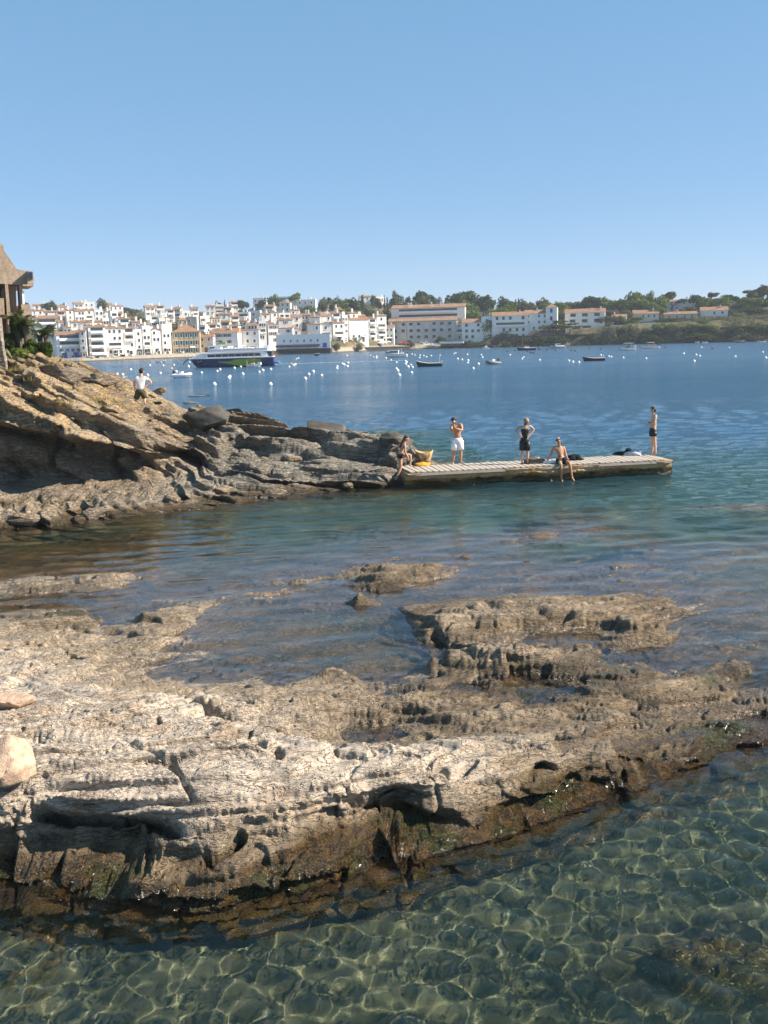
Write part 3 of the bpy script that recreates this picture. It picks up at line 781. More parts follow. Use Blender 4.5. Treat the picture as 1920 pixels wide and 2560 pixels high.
def tiles():
    t = NT('terracotta_tiles'); p = t.obj()
    w = t.new('ShaderNodeTexWave', i_Scale=5.0, i_Distortion=.4); w.bands_direction = 'X'; t.l.new(p, w.inputs[0])
    n = t.noise(p, 1.4, 5, .7)
    c = t.mix(t.mr(n, .35, .65), (.40, .22, .125), (.30, .18, .11))
    c = t.mix(t.mr(t.noise(p, .5, 3), .5, .7, 0, .6), c, (.42, .33, .24))
    t.pbr(c, .9, .1, t.bump(w.outputs[0], .8, .08)); return t.m
M_TILE = tiles()
M_GLASS = flat('dark_window_glass', (.035, .045, .055), .15, .5, .3)
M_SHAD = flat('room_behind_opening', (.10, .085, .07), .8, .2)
M_BLUE = flat('blue_paint', (.045, .10, .42), .5)
M_GREEN = flat('green_shutter', (.04, .09, .05), .6)
M_BROWN = flat('brown_wood', (.12, .065, .035), .7)
M_TRIM = flat('white_trim', (.80, .79, .76), .7)
M_RAIL = flat('dark_rail', (.06, .06, .06), .5)
M_SEATG = flat('grey_balcony_panel', (.42, .41, .40), .8)
M_AWN = flat('pale_awning', (.70, .67, .60), .8)
M_AWNB = flat('navy_awning', (.008, .014, .05), .8)
# shared window meshes: frame proud of the wall, pane set back in it
WIN = {}
def window_mesh(w, h, style):
    k = (round(w, 1), round(h, 1), style)
    if k in WIN: return WIN[k]
    w, h = k[0], k[1]; b = MB(); ft = .10
    b.box(-w / 2 - ft, -w / 2, -.10, .03, -ft, h + ft); b.box(w / 2, w / 2 + ft, -.10, .03, -ft, h + ft)
    b.box(-w / 2, w / 2, -.10, .03, h, h + ft); b.box(-w / 2 - ft, w / 2 + ft, -.16, .03, -ft - .04, 0)
    nf = len(b.f)
    b.box(-w / 2, w / 2, -.015, .02, 0, h)
    nm = len(b.f)
    if style in ('blue', 'green', 'brown'):
        b.box(-w / 2 - ft - w * .42, -w / 2 - ft, -.09, -.03, 0, h); b.box(w / 2 + ft, w / 2 + ft + w * .42, -.09, -.03, 0, h)
    if style == 'bar': b.box(-.04, .04, -.07, -.015, 0, h)
    me = b.mesh('window')
    me.materials.append(M_TRIM); me.materials.append(M_GLASS); me.materials.append({'blue': M_BLUE, 'green': M_GREEN, 'brown': M_BROWN}.get(style, M_TRIM))
    for i, q in enumerate(me.polygons): q.material_index = 0 if i < nf else (1 if i < nm else 2)
    WIN[k] = me; return me
CHIM = None
def chimney_mesh():
    global CHIM
    if CHIM is None:
        b = MB(); b.box(-.35, .35, -.35, .35, -.6, 1.3); b.box(-.45, .45, -.45, .45, 1.3, 1.45); b.box(-.25, .25, -.25, .25, 1.45, 1.75); CHIM = b.mesh('chimney'); CHIM.materials.append(PL['white'])
    return CHIM

def house(u0, u1, vt, D, nf, nw, wall='white', roof='shed', yaw=0, label=None, cat='house', win='plain', balc=(), rng=None, dep=None, chim=1, group=None, name='house', ww=.9, wh=1.2, fh=None, skip=(), free=False):
    """one building: facade spans photo columns u0..u1 at distance D, its eaves at row vt"""
    um = (u0 + u1) / 2
    D = max(D, float(shore_y(at_d(um, vt, D)[0])) + 9)
    if free:
        for _ in range(60):
            c = at_d(um, vt, D); hh_ = c[2] - float(hill_z(np.array([c[0]]), np.array([D]))[0])
            if hh_ <= nf * 2.8 + 1.5 or D > 628: break
            D += 4
    c = at_d(um, vt, D); wpx = abs(at_d(u1, vt, D)[0] - at_d(u0, vt, D)[0])
    wpx *= 1.12; dep = dep or min(7.0, max(4.0, wpx * .6)); a = math.radians(abs(yaw))
    W = max((wpx - dep * math.sin(a)) / math.cos(a), wpx * .75)
    gz = float(np.min(hill_z(np.array([c[0] - W / 2, c[0] + W / 2, c[0]]), np.array([D, D, D])))) - .8
    H = c[2] - gz
    sgn = 1 if yaw > 0 else -1
    # the corner of the side we see takes the rest of the width
    cx = c[0] + (sgn * dep * math.sin(a) / 2 if yaw else 0)
    r = empty(name, (cx, D, gz), math.radians(yaw), label, cat, group)
    mw = PL[wall]
    b = MB(); b.box(-W / 2, W / 2, 0, dep, 0, H)
    if roof == 'gablef': b.add([(-W / 2, 0, H), (W / 2, 0, H), (0, 0, H + W * .22), (-W / 2, dep, H), (W / 2, dep, H), (0, dep, H + W * .22)], [(0, 1, 2), (3, 5, 4), (0, 2, 5, 3), (1, 4, 5, 2)])
    if roof == 'flat': 
        for q in [(-W / 2, W / 2, 0, .25), (-W / 2, W / 2, dep - .25, dep), (-W / 2, -W / 2 + .25, .25, dep - .25), (W / 2 - .25, W / 2, .25, dep - .25)]: b.box(q[0], q[1], q[2], q[3], H + .002, H + .75)
    w_ = b.build('wall', mw, r)
    rf = None; o = .3
    if roof in ('shed', 'gable', 'hip', 'gablef'):
        b = MB(); th = .22
        if roof == 'shed':
            z1 = H + dep * .19
            b.add([(-W / 2 - o, -o, H + .02), (W / 2 + o, -o, H + .02), (W / 2 + o, dep, z1), (-W / 2 - o, dep, z1), (-W / 2 - o, -o, H + th), (W / 2 + o, -o, H + th), (W / 2 + o, dep, z1 + th), (-W / 2 - o, dep, z1 + th)],
                  [(0, 3, 2, 1), (4, 5, 6, 7), (0, 1, 5, 4), (1, 2, 6, 5), (2, 3, 7, 6), (3, 0, 4, 7)])
        elif roof == 'gable':
            z1 = H + dep * .24
            b.add([(-W / 2 - o, -o, H + .02), (W / 2 + o, -o, H + .02), (W / 2 + o, dep / 2, z1 + th), (-W / 2 - o, dep / 2, z1 + th), (-W / 2 - o, dep + o, H + .02), (W / 2 + o, dep + o, H + .02)], [(0, 1, 2, 3), (3, 2, 5, 4), (0, 3, 4), (1, 5, 2), (0, 4, 5, 1)])
        elif roof == 'hip':
            z1 = H + min(dep, W) * .28; e = min(W / 2, dep / 2) * .95
            b.add([(-W / 2 - o, -o, H + .02), (W / 2 + o, -o, H + .02), (W / 2 + o, dep + o, H + .02), (-W / 2 - o, dep + o, H + .02), (-W / 2 + e, dep / 2, z1), (W / 2 - e, dep / 2, z1)], [(0, 1, 5, 4), (1, 2, 5), (2, 3, 4, 5), (3, 0, 4), (0, 3, 2, 1)])
        else:
            z1 = H + W * .22
            for s in (-1, 1):
                b.add([(s * (W / 2 + o), -o, H - .05), (0, -o, z1 + .05), (0, dep + o, z1 + .05), (s * (W / 2 + o), dep + o, H - .05), (s * (W / 2 + o), -o, H + .15), (0, -o, z1 + .25), (0, dep + o, z1 + .25), (s * (W / 2 + o), dep + o, H + .15)],
                      [(0, 3, 2, 1), (4, 5, 6, 7), (0, 1, 5, 4), (1, 2, 6, 5), (2, 3, 7, 6), (3, 0, 4, 7)])
        rf = b.build('roof', M_TILE, r)
    rr = rng or random.Random(int(u0 * 7 + vt * 13))
    for k in range(chim):
        co = bpy.data.objects.new('chimney', chimney_mesh()); link(co, rf or r)
        co.location = (rr.uniform(-W * .4, W * .4), dep * rr.uniform(.3, .6), H + dep * .12 + .1)
    # windows by storey from the eaves downwards
    fh = fh or 2.75
    me = window_mesh(ww, wh, win)
    for f in range(nf):
        z = H - fh * (f + 1) + (fh - wh) * .5 + .25
        if z < .6: break
        if f in balc:
            bw = W * .8; b = MB(); b.box(-bw / 2, bw / 2, -1.1, -.02, z - .55, z - .40); b.box(-bw / 2, bw / 2, -1.1, -1.0, z - .40, z + .35); b.box(-bw / 2, -bw / 2 + .1, -1.0, -.02, z - .40, z + .35); b.box(bw / 2 - .1, bw / 2, -1.0, -.02, z - .40, z + .35)
            b.build('balcony', M_TRIM if (f + int(u0)) % 3 else mw, r)
            b = MB(); b.box(-bw / 2 + .2, bw / 2 - .2, -.04, .02, z - .35, z + 1.45); b.build('balcony_opening', M_SHAD if f % 2 else M_GLASS, r)
            continue
        if f in skip: continue
        for k in range(nw):
            x = (k + .5) / nw * W * .9 - W * .45
            if nw > 1 and nf * nw > 4 and rr.random() < .2: continue
            o_ = bpy.data.objects.new('window', me); link(o_, r); o_.location = (x + rr.uniform(-.12, .12), -.01, z)
    r['W'] = W; r['H'] = H; r['dep'] = dep
    return r

# waterfront row, left to right: u0 u1 eaves-v D storeys columns wall roof yaw label options
WF = [
 (130, 196, 838, 356, 4, 4, 'white', 'shed', 24, 'white waterfront block with blue shutters and blue balcony screens', dict(win='blue', balc=(0, 1), chim=0, fh=2.3, ww=.6, wh=1.1)),
 (194, 212, 828, 362, 4, 1, 'grey', 'shed', 10, 'narrow grey waterfront house squeezed beside the blue shuttered block', dict(fh=2.5)),
 (212, 257, 818, 360, 4, 1, 'white', 'shed', 26, 'tall white waterfront house with four stacked balconies beside the narrow grey house', dict(balc=(0, 1, 2, 3), fh=2.6)),
 (256, 301, 822, 363, 4, 3, 'white', 'shed', 26, 'white waterfront house with plain upper wall and one long balcony', dict(balc=(2,), fh=2.5)),
 (300, 332, 822, 366, 4, 2, 'white', 'shed', 26, 'white waterfront house with two dark balcony openings at its top', dict(balc=(0, 1), fh=2.5)),
 (331, 349, 828, 368, 4, 1, 'white', 'flat', 26, 'slim flat roofed white waterfront house with one window per floor', dict(chim=0, fh=2.5)),
 (348, 372, 820, 371, 4, 2, 'white', 'flat', 26, 'white waterfront house with parapet and a gallery of small windows', dict(balc=(2,), fh=2.6)),
 (371, 397, 826, 374, 4, 2, 'white', 'gablef', 26, 'white waterfront house with a low gable facing the bay', dict(fh=2.5)),
 (396, 422, 815, 378, 5, 2, 'white', 'flat', 28, 'tallest flat roofed white waterfront house just left of the ochre mansion', dict(fh=2.7)),
 (426, 494, 830, 392, 3, 5, 'ochre', 'hip', 8, 'ochre three storey mansion with rows of tall shuttered windows on the beach', dict(win='green', ww=.9, wh=1.7, fh=3.0, dep=10)),
 (497, 532, 842, 398, 3, 2, 'grey', 'gable', -4, 'low grey house with an orange gable behind the bow of the ferry', dict(fh=2.6)),
 (531, 594, 832, 400, 3, 5, 'white', 'gable', -5, 'white house with green balcony doors behind the ferry wheelhouse', dict(win='green', fh=2.6)),
 (593, 646, 826, 402, 3, 3, 'white', 'shed', -3, 'plain white house with three small windows behind the ferry deck', dict(fh=3.1)),
 (645, 729, 822, 404, 3, 6, 'white', 'shed', -3, 'long white waterfront house with blue windows above the ferry stern', dict(win='blue', fh=2.7)),
 (728, 750, 826, 408, 2, 1, 'white', 'gablef', 4, 'tiny white gabled house right of the long blue windowed house', dict(fh=2.6, chim=0)),
 (750, 770, 832, 411, 2, 2, 'grey', 'shed', 0, 'small greyish house with a terracotta strip roof above the terrace restaurant', dict(fh=2.6)),
 (769, 800, 812, 416, 3, 2, 'white', 'shed', -2, 'white house with two slim dark windows above the terrace restaurant', dict(fh=3.2)),
 (799, 827, 812, 418, 3, 1, 'white', 'gablef', 6, 'white house with a wide dark picture window above the terrace restaurant', dict(balc=(1,), fh=3.0)),
 (826, 859, 808, 430, 3, 2, 'white', 'shed', 24, 'bright white house with a big arched loggia at the left end of the scrub bank', dict(balc=(1,), fh=3.2)),
 (862, 917, 800, 436, 3, 3, 'white', 'gable', 24, 'broad bright white house with three blank panels above the scrub bank', dict(skip=(0, 1), fh=3.0)),
 (915, 939, 797, 440, 4, 1, 'white', 'shed', 22, 'white house with three tiers of balconies above the white sign', dict(balc=(0, 1, 2), fh=3.0)),
 (936, 964, 790, 446, 4, 1, 'white', 'shed', 20, 'tall white balconied house next to the hotel lane', dict(balc=(1, 2, 3), fh=3.3)),
 (963, 985, 818, 462, 2, 2, 'white', 'gable', -6, 'low white cottage with terracotta roof wedged left of the long hotel', dict(fh=3.0)),
]
random.seed(5)
for q in WF:
    h = house(*q[:9], label=q[9], group='houses along the waterfront', **q[10])
    rg_ = random.Random(int(q[0])); W_ = h['W']; nd = max(1, int(W_ / 4))
    gz_ = float(hill_z(np.array([h.location.x]), np.array([h.location.y - 1]))[0]) - h.location.z
    for k in range(nd):
        x = (k + .5) / nd * W_ * .9 - W_ * .45; b = MB(); w2 = rg_.uniform(.5, 1.1)
        b.box(x - w2, x + w2, -.05, .02, gz_, gz_ + 2.1); b.build('doorway', M_BLUE if q[0] < 140 else rg_.choice([M_SHAD, M_GLASS, M_BROWN]), h)
        if rg_.random() < .4: b = MB(); b.add([(x - w2 - .4, -.06, gz_ + 2.7), (x + w2 + .4, -.06, gz_ + 2.7), (x + w2 + .4, -1.5, gz_ + 2.2), (x - w2 - .4, -1.5, gz_ + 2.2)], [(0, 1, 2, 3)]); b.build('awning', M_AWN, h)

# the rest of the town climbs the hill in rows
R2 = "75 138 797 385 w s|139 152 806 382 w g|151 172 820 380 w s|171 190 806 388 w s|189 216 806 392 g s|216 250 806 388 w s|249 268 800 392 w f|268 290 782 398 w f|289 322 798 392 w s|322 346 806 392 w s|345 368 812 388 c s|367 392 804 396 w f|391 408 800 396 c f|407 424 796 402 w G|497 516 816 416 w f|515 540 812 420 w g|539 554 826 414 w s|553 575 806 424 o s|574 598 816 418 w s|597 620 804 424 w s|619 645 812 420 w g|644 664 806 420 w f|663 692 812 420 w s|691 728 800 426 g s|727 752 792 432 w g|751 776 788 436 g s|775 800 794 432 w s|799 826 790 438 w g|825 850 784 446 w s|848 866 792 446 w f|866 892 784 452 w s|890 912 792 446 c g"
R3 = "75 106 777 430 w s|105 136 780 428 w s|135 160 780 428 p s|159 182 776 436 w s|181 208 778 436 w g|207 232 776 440 w s|231 256 778 440 w f|255 278 780 440 w s|277 303 784 436 w g|372 396 792 430 g f|396 412 786 436 w f|440 466 800 440 o h|468 492 796 440 g f|494 522 794 448 w f|520 548 796 450 w s|547 572 786 454 w s|571 596 792 450 g g|595 622 784 456 w f|620 650 780 460 w f|649 672 786 456 w s|671 694 782 462 w s|693 724 786 456 w f|723 748 776 468 w s"
R4 = "78 112 764 470 w s|112 140 764 474 w s|140 166 768 470 c g|180 206 760 480 w g|205 234 758 484 w f|248 276 762 484 w g|275 304 766 480 w s|358 384 768 490 w g|383 408 766 492 g s|410 434 776 480 w s|434 452 772 488 c g|450 474 780 480 w f|472 494 770 494 w s|512 536 766 500 w s|535 558 764 506 w f|558 580 770 500 c s|572 596 756 520 w h|634 664 748 540 w f|662 686 766 516 w g|697 746 744 545 w f|700 726 758 520 w s|742 788 752 540 w f|796 834 762 520 w h|835 852 772 506 w s"
COLN = {'w': 'white', 'g': 'grey', 'c': 'cream', 'o': 'ochre', 'p': 'pink'}
ROOFN = {'s': ('shed', 'a sloping terracotta roof'), 'g': ('gable', 'a ridged terracotta roof'), 'f': ('flat', 'a flat parapet roof'), 'h': ('hip', 'a hipped terracotta roof'), 'G': ('gablef', 'a gable facing the bay')}
ORD = ['first', 'second', 'third', 'fourth', 'fifth', 'sixth', 'seventh', 'eighth', 'ninth', 'tenth', '11th', '12th', '13th', '14th', '15th', '16th', '17th', '18th', '19th', '20th', '21st', '22nd', '23rd', '24th', '25th', '26th', '27th', '28th', '29th', '30th', '31st', '32nd', '33rd', '34th']
for rows, rn in ((R2, 'second town row'), (R3, 'third town row'), (R4, 'top town row')):
    for i, q in enumerate(rows.split('|')):
        a = q.split(); u0, u1, vt, D = map(float, a[:4]); rnd = random.Random(i * 3 + len(rn))
        nf = 2 if rn[1] == 'o' else 3
        yaw = rnd.choice([22, 26, 30, 18]) if (u0 < 430 or u0 > 815) else rnd.choice([-8, 10, 18, -4, 24])
        b = (rnd.choice([0, 1]),) if rnd.random() < .45 else ()
        house(u0, u1, vt, D, nf, rnd.choice([1, 2, 2, 3]), COLN[a[4]], ROOFN[a[5]][0], yaw,
              '%s house with %s, %s from left in the %s' % (COLN[a[4]], ROOFN[a[5]][1], ORD[i], rn), group='houses of the ' + rn, balc=b, free=rn[0] != 's', win=rnd.choice(['plain', 'bar', 'plain', 'brown']), chim=rnd.choice([1, 1, 2]), fh=2.6, rng=rnd)

# villas in the trees
VL = [(897, 925, 742, 560, 1, 2, 'white', 'shed', 10, 'small pale villa half hidden in trees on the skyline, left of the white box villa'),
 (928, 962, 745, 540, 1, 2, 'white', 'flat', 20, 'white box villa standing alone among dark trees on the skyline'),
 (1043, 1080, 764, 560, 1, 3, 'white', 'gable', -10, 'white villa roof peeping out behind the terraced apartments'),
 (1196, 1238, 772, 520, 1, 1, 'cream', 'gablef', -14, 'cream gabled villa between two round pines behind the small hotel'),
 (1312, 1352, 772, 520, 1, 3, 'white', 'hip', -14, 'white hip roofed villa behind the long white guest house'),
 (1418, 1462, 768, 525, 1, 2, 'white', 'gable', -14, 'pale roofed villa behind the square white villa with garage openings'),
 (1533, 1569, 792, 478, 2, 2, 'cream', 'gable', -16, 'cream cottage with gabled terracotta roof above the white terrace wall'),
 (1588, 1650, 784, 486, 2, 4, 'cream', 'gable', -14, 'wide cream villa with white awnings under the big pines'),
 (1672, 1702, 754, 545, 2, 2, 'grey', 'hip', -10, 'pale grey round ended house high on the right skyline'),
 (1704, 1736, 752, 550, 2, 2, 'grey', 'shed', -8, 'grey blue roofed house high on the right skyline'),
 (1668, 1744, 786, 482, 3, 4, 'grey', 'shed', -12, 'shaded grey villa with dark ground floor openings above the largest cliff bush'),
 (1758, 1822, 776, 490, 2, 3, 'white', 'gable', -14, 'white gabled villa right of the shaded grey villa'),
 (1826, 1856, 754, 540, 1, 2, 'white', 'flat', -8, 'flat white roof showing between the pines at far right')]
for q in VL: house(*q[:9], label=q[9], cat='villa', name='villa', group='villas among the trees', free=True)

# the hotel and its neighbours
house(988, 1158, 770, 492, 2, 10, 'white', 'shed', -8, 'terraced white apartment block stepping up behind the long hotel', 'apartments', balc=(0, 1), name='apartment_building', dep=10, chim=4, ww=1.4)
H = house(980, 1138, 803, 472, 4, 8, 'grey', 'shed', -6, 'long grey white hotel with rows of dark windows and white awnings by the beach', 'hotel', 'plain', (), None, 12, 0, None, 'hotel', 1.8, 1.5, 3.05)
W, HH = H['W'], H['H']
for k in range(9):
    x = -W / 2 + .3 + k * (W - .6) / 8; b = MB(); b.box(x - .22, x + .22, -.55, -.003, .5, HH - .4); b.build('pier', PL['grey'], H)
for k in range(8):
    x = -W / 2 + .3 + (k + .5) * (W - .6) / 8; b = MB(); b.box(x - 1.7, x + 1.7, -.04, .02, HH - 12.6, HH - 10.4); b.build('ground_floor_opening', M_GLASS, H)
    for f in (1, 2): b = MB(); b.box(x - 1.9, x + 1.9, -.5, -.42, HH - 3.05 * (f + 1) + .45, HH - 3.05 * (f + 1) + 1.0); b.build('balcony_rail', M_SEATG, H)
for k in range(4):
    x = -W * .12 + k * W * .125; b = MB()
    b.add([(x, -.02, HH - 10.2), (x + W * .11, -.02, HH - 10.2), (x + W * .11, -1.8, HH - 11.1), (x, -1.8, HH - 11.1), (x, -.02, HH - 10.3), (x + W * .11, -.02, HH - 10.3), (x + W * .11, -1.8, HH - 11.6), (x, -1.8, HH - 11.6)], [(0, 1, 2, 3), (7, 6, 5, 4), (3, 2, 6, 7), (0, 3, 7, 4), (2, 1, 5, 6)])
    b.build('awning', M_AWN, H)
house(1137, 1162, 808, 474, 3, 1, 'white', 'gable', -6, 'narrow white house joined to the right end of the long hotel', 'house', balc=(1,))
house(1160, 1238, 806, 474, 3, 5, 'white', 'gable', -10, 'small white hotel with a raised right end between the long hotel and the gap', 'hotel', name='hotel', ww=1.3, wh=1.4)
house(1205, 1232, 795, 478, 1, 1, 'white', 'flat', -10, 'raised white stair head on the small hotel roof', 'stair head', chim=1)
house(1236, 1320, 789, 470, 4, 5, 'white', 'gable', -8, 'long white guest house with four rows of uneven dark windows above the shaded bank', 'guest house', name='guest_house', ww=1.2, wh=1.5, balc=(1,))
house(1316, 1372, 784, 473, 3, 4, 'white', 'gable', -8, 'white wing joining the guest house to its square tower', 'house')
house(1367, 1398, 768, 471, 4, 1, 'white', 'hip', -14, 'square white tower with pyramid tile roof beside the umbrella pine', 'tower', name='tower', ww=1.2, wh=1.9, dep=6, chim=0, fh=3.6)
H = house(1420, 1513, 781, 476, 3, 3, 'white', 'gable', -14, 'square white villa with two dark garage openings and a bright white right end', 'villa', name='villa', ww=2.6, wh=1.5, skip=(2,))
for k in (0, 1):
    b = MB(); b.box(-6 + k * 5, -2 + k * 5, -.06, .02, H['H'] - 8.2, H['H'] - 6.2); b.build('garage_opening', M_GLASS, H)

# restaurant terrace on the dark quay, quays, white sign, sea walls
def block(name, u0, u1, v0, v1, D, dep, mat, label, cat, z0=None, yaw=0, cap=None):
    a = at_d(u0, v0, D); b_ = at_d(u1, v0, D); z1 = a[2] if v0 == v1 else (at_d((u0 + u1) / 2, v0, D)[2]); zb = at_d((u0 + u1) / 2, v1, D)[2] if z0 is None else z0
    r = empty(name, ((a[0] + b_[0]) / 2, D, zb), math.radians(yaw), label, cat)
    w = abs(b_[0] - a[0]) / 2; m = MB(); m.box(-w, w, 0, dep, 0, z1 - zb); m.build('wall', mat, r)
    if cap: c = MB(); c.box(-w - .15, w + .15, -.15, dep, z1 - zb + .003, z1 - zb + .3); c.build('coping', cap, r)
    return r, w, z1 - zb
M_QD = flat('dark_wet_quay_stone', (.035, .033, .028), .9, .2, .3, 1.0, .6, 2)
M_QL = flat('quay_stone', (.15, .125, .095), .9, .2, .35, 1.0, .8, 2)
r, w, h = block('restaurant_terrace', 690, 826, 873, 900, float(shore_y(at_d(757, 870, 425)[0])) - 2, 8, M_QD, 'dark stone restaurant quay with a navy awning along its top', 'quay', -1.5, -4, M_QL)
b = MB(); b.add([(-w, .5, h + 2.0), (w * .62, .5, h + 2.0), (w * .62, -1.6, h + 1.35), (-w, -1.6, h + 1.35), (-w, .5, h + 1.9), (w * .62, .5, h + 1.9), (w * .62, -1.6, h + .95), (-w, -1.6, h + .95)], [(0, 1, 2, 3), (4, 7, 6, 5), (3, 2, 6, 7), (0, 3, 7, 4), (1, 5, 6, 2)]); b.build('awning', M_AWNB, r)
for k in range(7):
    x = -w + 1 + k * (w * 1.5 / 6); b = MB(); b.box(x, x + .25, -1.4, -1.15, h + .3, h + 1.0); b.build('post', M_TRIM, r)
b = MB(); b.box(-w, w, .6, 1.2, h + .3, h + 6.2); b.build('back_wall', PL['white'], r)
for k in range(6):
    x = -w + 3 + k * (w * 1.5 / 6); b = MB(); b.box(x, x + .6, .54, .62, h + 3.0, h + 4.0); b.build('slot_window', M_BLUE, r)
b = MB(); b.box(w * .72, w * .88, .5, .58, h + .5, h + 2.4); b.build('blue_gate', M_BLUE, r)
block('sea_wall', 822, 1025, 869, 890, float(shore_y(at_d(924, 870, 460)[0])) - 1, 5, M_QL, 'low tan sea wall under the scrub bank', 'sea wall', -1.5, 8, flat('pale_coping', (.34, .30, .24), .9))
r, w, h = block('billboard', 941, 960, 847, 861, 466, .25, M_TRIM, 'white sign board with blue lettering on the scrub bank', 'sign', None, 10)
b = MB(); b.tube([(-w * .25 + k * w * .075, -.06, h * .38 + (.30 if k in (1, 2) else .10) * math.sin(k * 2.1)) for k in range(14)], .10, 5); b.build('lettering', M_BLUE, r)
block('white_terrace_wall', 1530, 1610, 812, 821, 465, .5, PL['white'], 'white terrace wall in front of the cream cottage', 'wall', None, -8)
block('awning_terrace', 1605, 1640, 807, 816, 463, 2, PL['white'], 'white terrace in front of the wide cream villa', 'terrace', None, -8)
block('garden_wall', 1752, 1832, 803, 813, 455, .6, flat('brick_wall', (.28, .17, .11), .9), 'reddish garden wall on top of the right hand cliff', 'wall', None, -6)
block('cliff_top_wall', 1236, 1505, 838, 850, 463, 1, M_QD, 'dark retaining wall below the guest house and the square villa', 'wall', None, -4)
# umbrellas and a car on the hotel beach
for i, (u, v, c, lb) in enumerate([(951, 861, M_TRIM, 'left white parasol on the sea wall below the sign'), (959, 860.5, M_TRIM, 'middle white parasol on the sea wall'), (966, 860, M_TRIM, 'right white parasol on the sea wall'), (972, 858.5, M_TRIM, 'white parasol nearest the red awning')]):
    q = at_d(u, v, 463); r = empty('parasol', tuple(q), 0, lb, 'parasol', 'parasols on the sea wall')
    b = MB(); n = 8; b.add([(0, 0, 1.2)] + [(1.5 * math.cos(k * math.pi / 4), 1.5 * math.sin(k * math.pi / 4), .6) for k in range(n)], [(0, 1 + k, 1 + (k + 1) % n) for k in range(n)] + [tuple(range(n, 0, -1))]); b.build('canopy', c, r)
    b = MB(); b.tube([(0, 0, -1.4), (0, 0, .62)], .05, 6); b.build('pole', M_TRIM, r)
def car(u, v, D, mat, label, rz=0):
    q = at_d(u, v, D); r = empty('parked_car', tuple(q), rz, label, 'car')
    pr = [(-2.1, .3), (-2.1, .75), (-1.5, .9), (-.9, 1.4), (.7, 1.42), (1.35, .95), (2.0, .85), (2.1, .35)]
    b = MB(); n = len(pr); b.add([(x, -.85, z) for x, z in pr] + [(x, .85, z) for x, z in pr], [tuple(range(n)), tuple(range(2 * n - 1, n - 1, -1))] + [(k, (k + 1) % n + 0, n + (k + 1) % n, n + k) for k in range(n)]); b.build('body', mat, r)
    b = MB(); b.box(-.85, .6, -.87, .87, .95, 1.3); b.build('side_window', M_GLASS, r)
    for x in (-1.3, 1.3):
        for y in (-.8, .8): b = MB(); b.tube([(x, y - .1, .3), (x, y + .1, .3)], .32, 12); b.build('wheel', M_RAIL, r)
car(1060, 859.5, 469, flat('silver_paint', (.5, .5, .5), .3, .5), 'silver car parked in front of the long hotel', .1)
car(1011, 861, 468, flat('red_paint', (.5, .05, .03), .4, .5), 'red car parked left of the long hotel', .2)
# ============================================================ SUMMER HAZE
b = MB(); b.box(-700, 700, -40, 1100, -11, 75)
t = NT('haze_air'); v_ = t.new('ShaderNodeVolumePrincipled'); v_.inputs['Color'].default_value = (.80, .88, 1.0, 1); v_.inputs['Density'].default_value = .00018; v_.inputs['Anisotropy'].default_value = 0.0
t.l.new(v_.outputs[0], t.out.inputs['Volume'])
tag(b.build('haze', t.m), 'faint summer haze over the bay', None, None, 'stuff')
# ============================================================ TREES AND SCRUB
def leaf_mat(name, c1, c2, c3):
    t = NT(name); p = t.pos(); n = t.noise(p, .5, 3, .6); n2 = t.noise(p, 3.0, 3, .7)
    c = t.mix(t.mr(n, .35, .65), c1, c2); c = t.mix(t.mr(n2, .5, .7, 0, .7), c, c3)
    d = t.new('ShaderNodeBsdfDiffuse'); t.set(d.inputs[0], c); tr = t.new('ShaderNodeBsdfTranslucent'); t.set(tr.inputs[0], c)
    m = t.new('ShaderNodeMixShader'); m.inputs[0].default_value = .3; t.l.new(d.outputs[0], m.inputs[1]); t.l.new(tr.outputs[0], m.inputs[2]); t.l.new(m.outputs[0], t.out.inputs[0])
    return t.m
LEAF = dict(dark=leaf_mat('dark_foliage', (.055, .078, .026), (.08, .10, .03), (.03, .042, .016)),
            mid=leaf_mat('green_foliage', (.15, .19, .04), (.085, .125, .03), (.21, .23, .06)),
            olive=leaf_mat('olive_foliage', (.14, .135, .07), (.095, .095, .05), (.19, .18, .10)))
M_BARK = flat('bark', (.10, .075, .055), .9)
def leaves(rng, blobs, n, size, flat_=.0, squash=1.0):
    """many small leaf clumps on the shells of blobs (cx,cy,cz,rx,ry,rz)"""
    w = np.array([b[3] * b[4] + b[3] * b[5] for b in blobs]); w = w / w.sum()
    idx = rng.choice(len(blobs), n, p=w); B = np.array(blobs)[idx]
    d = rng.normal(size=(n, 3)); d /= np.linalg.norm(d, axis=1)[:, None]
    r = rng.uniform(.55, 1.08, n)[:, None]
    C = B[:, :3] + d * r * B[:, 3:6]
    nn = d + rng.normal(size=(n, 3)) * .6; nn /= np.linalg.norm(nn, axis=1)[:, None]
    a = np.cross(nn, rng.normal(size=(n, 3))); a /= np.linalg.norm(a, axis=1)[:, None]; b = np.cross(nn, a)
    s = (size * rng.uniform(.5, 1.3, n))[:, None]
    V = np.stack([C + a * s, C + b * s * .8, C - a * s * .9, C - b * s * .7], 1).reshape(-1, 3)
    F = np.arange(4 * n).reshape(n, 4)
    return V, F
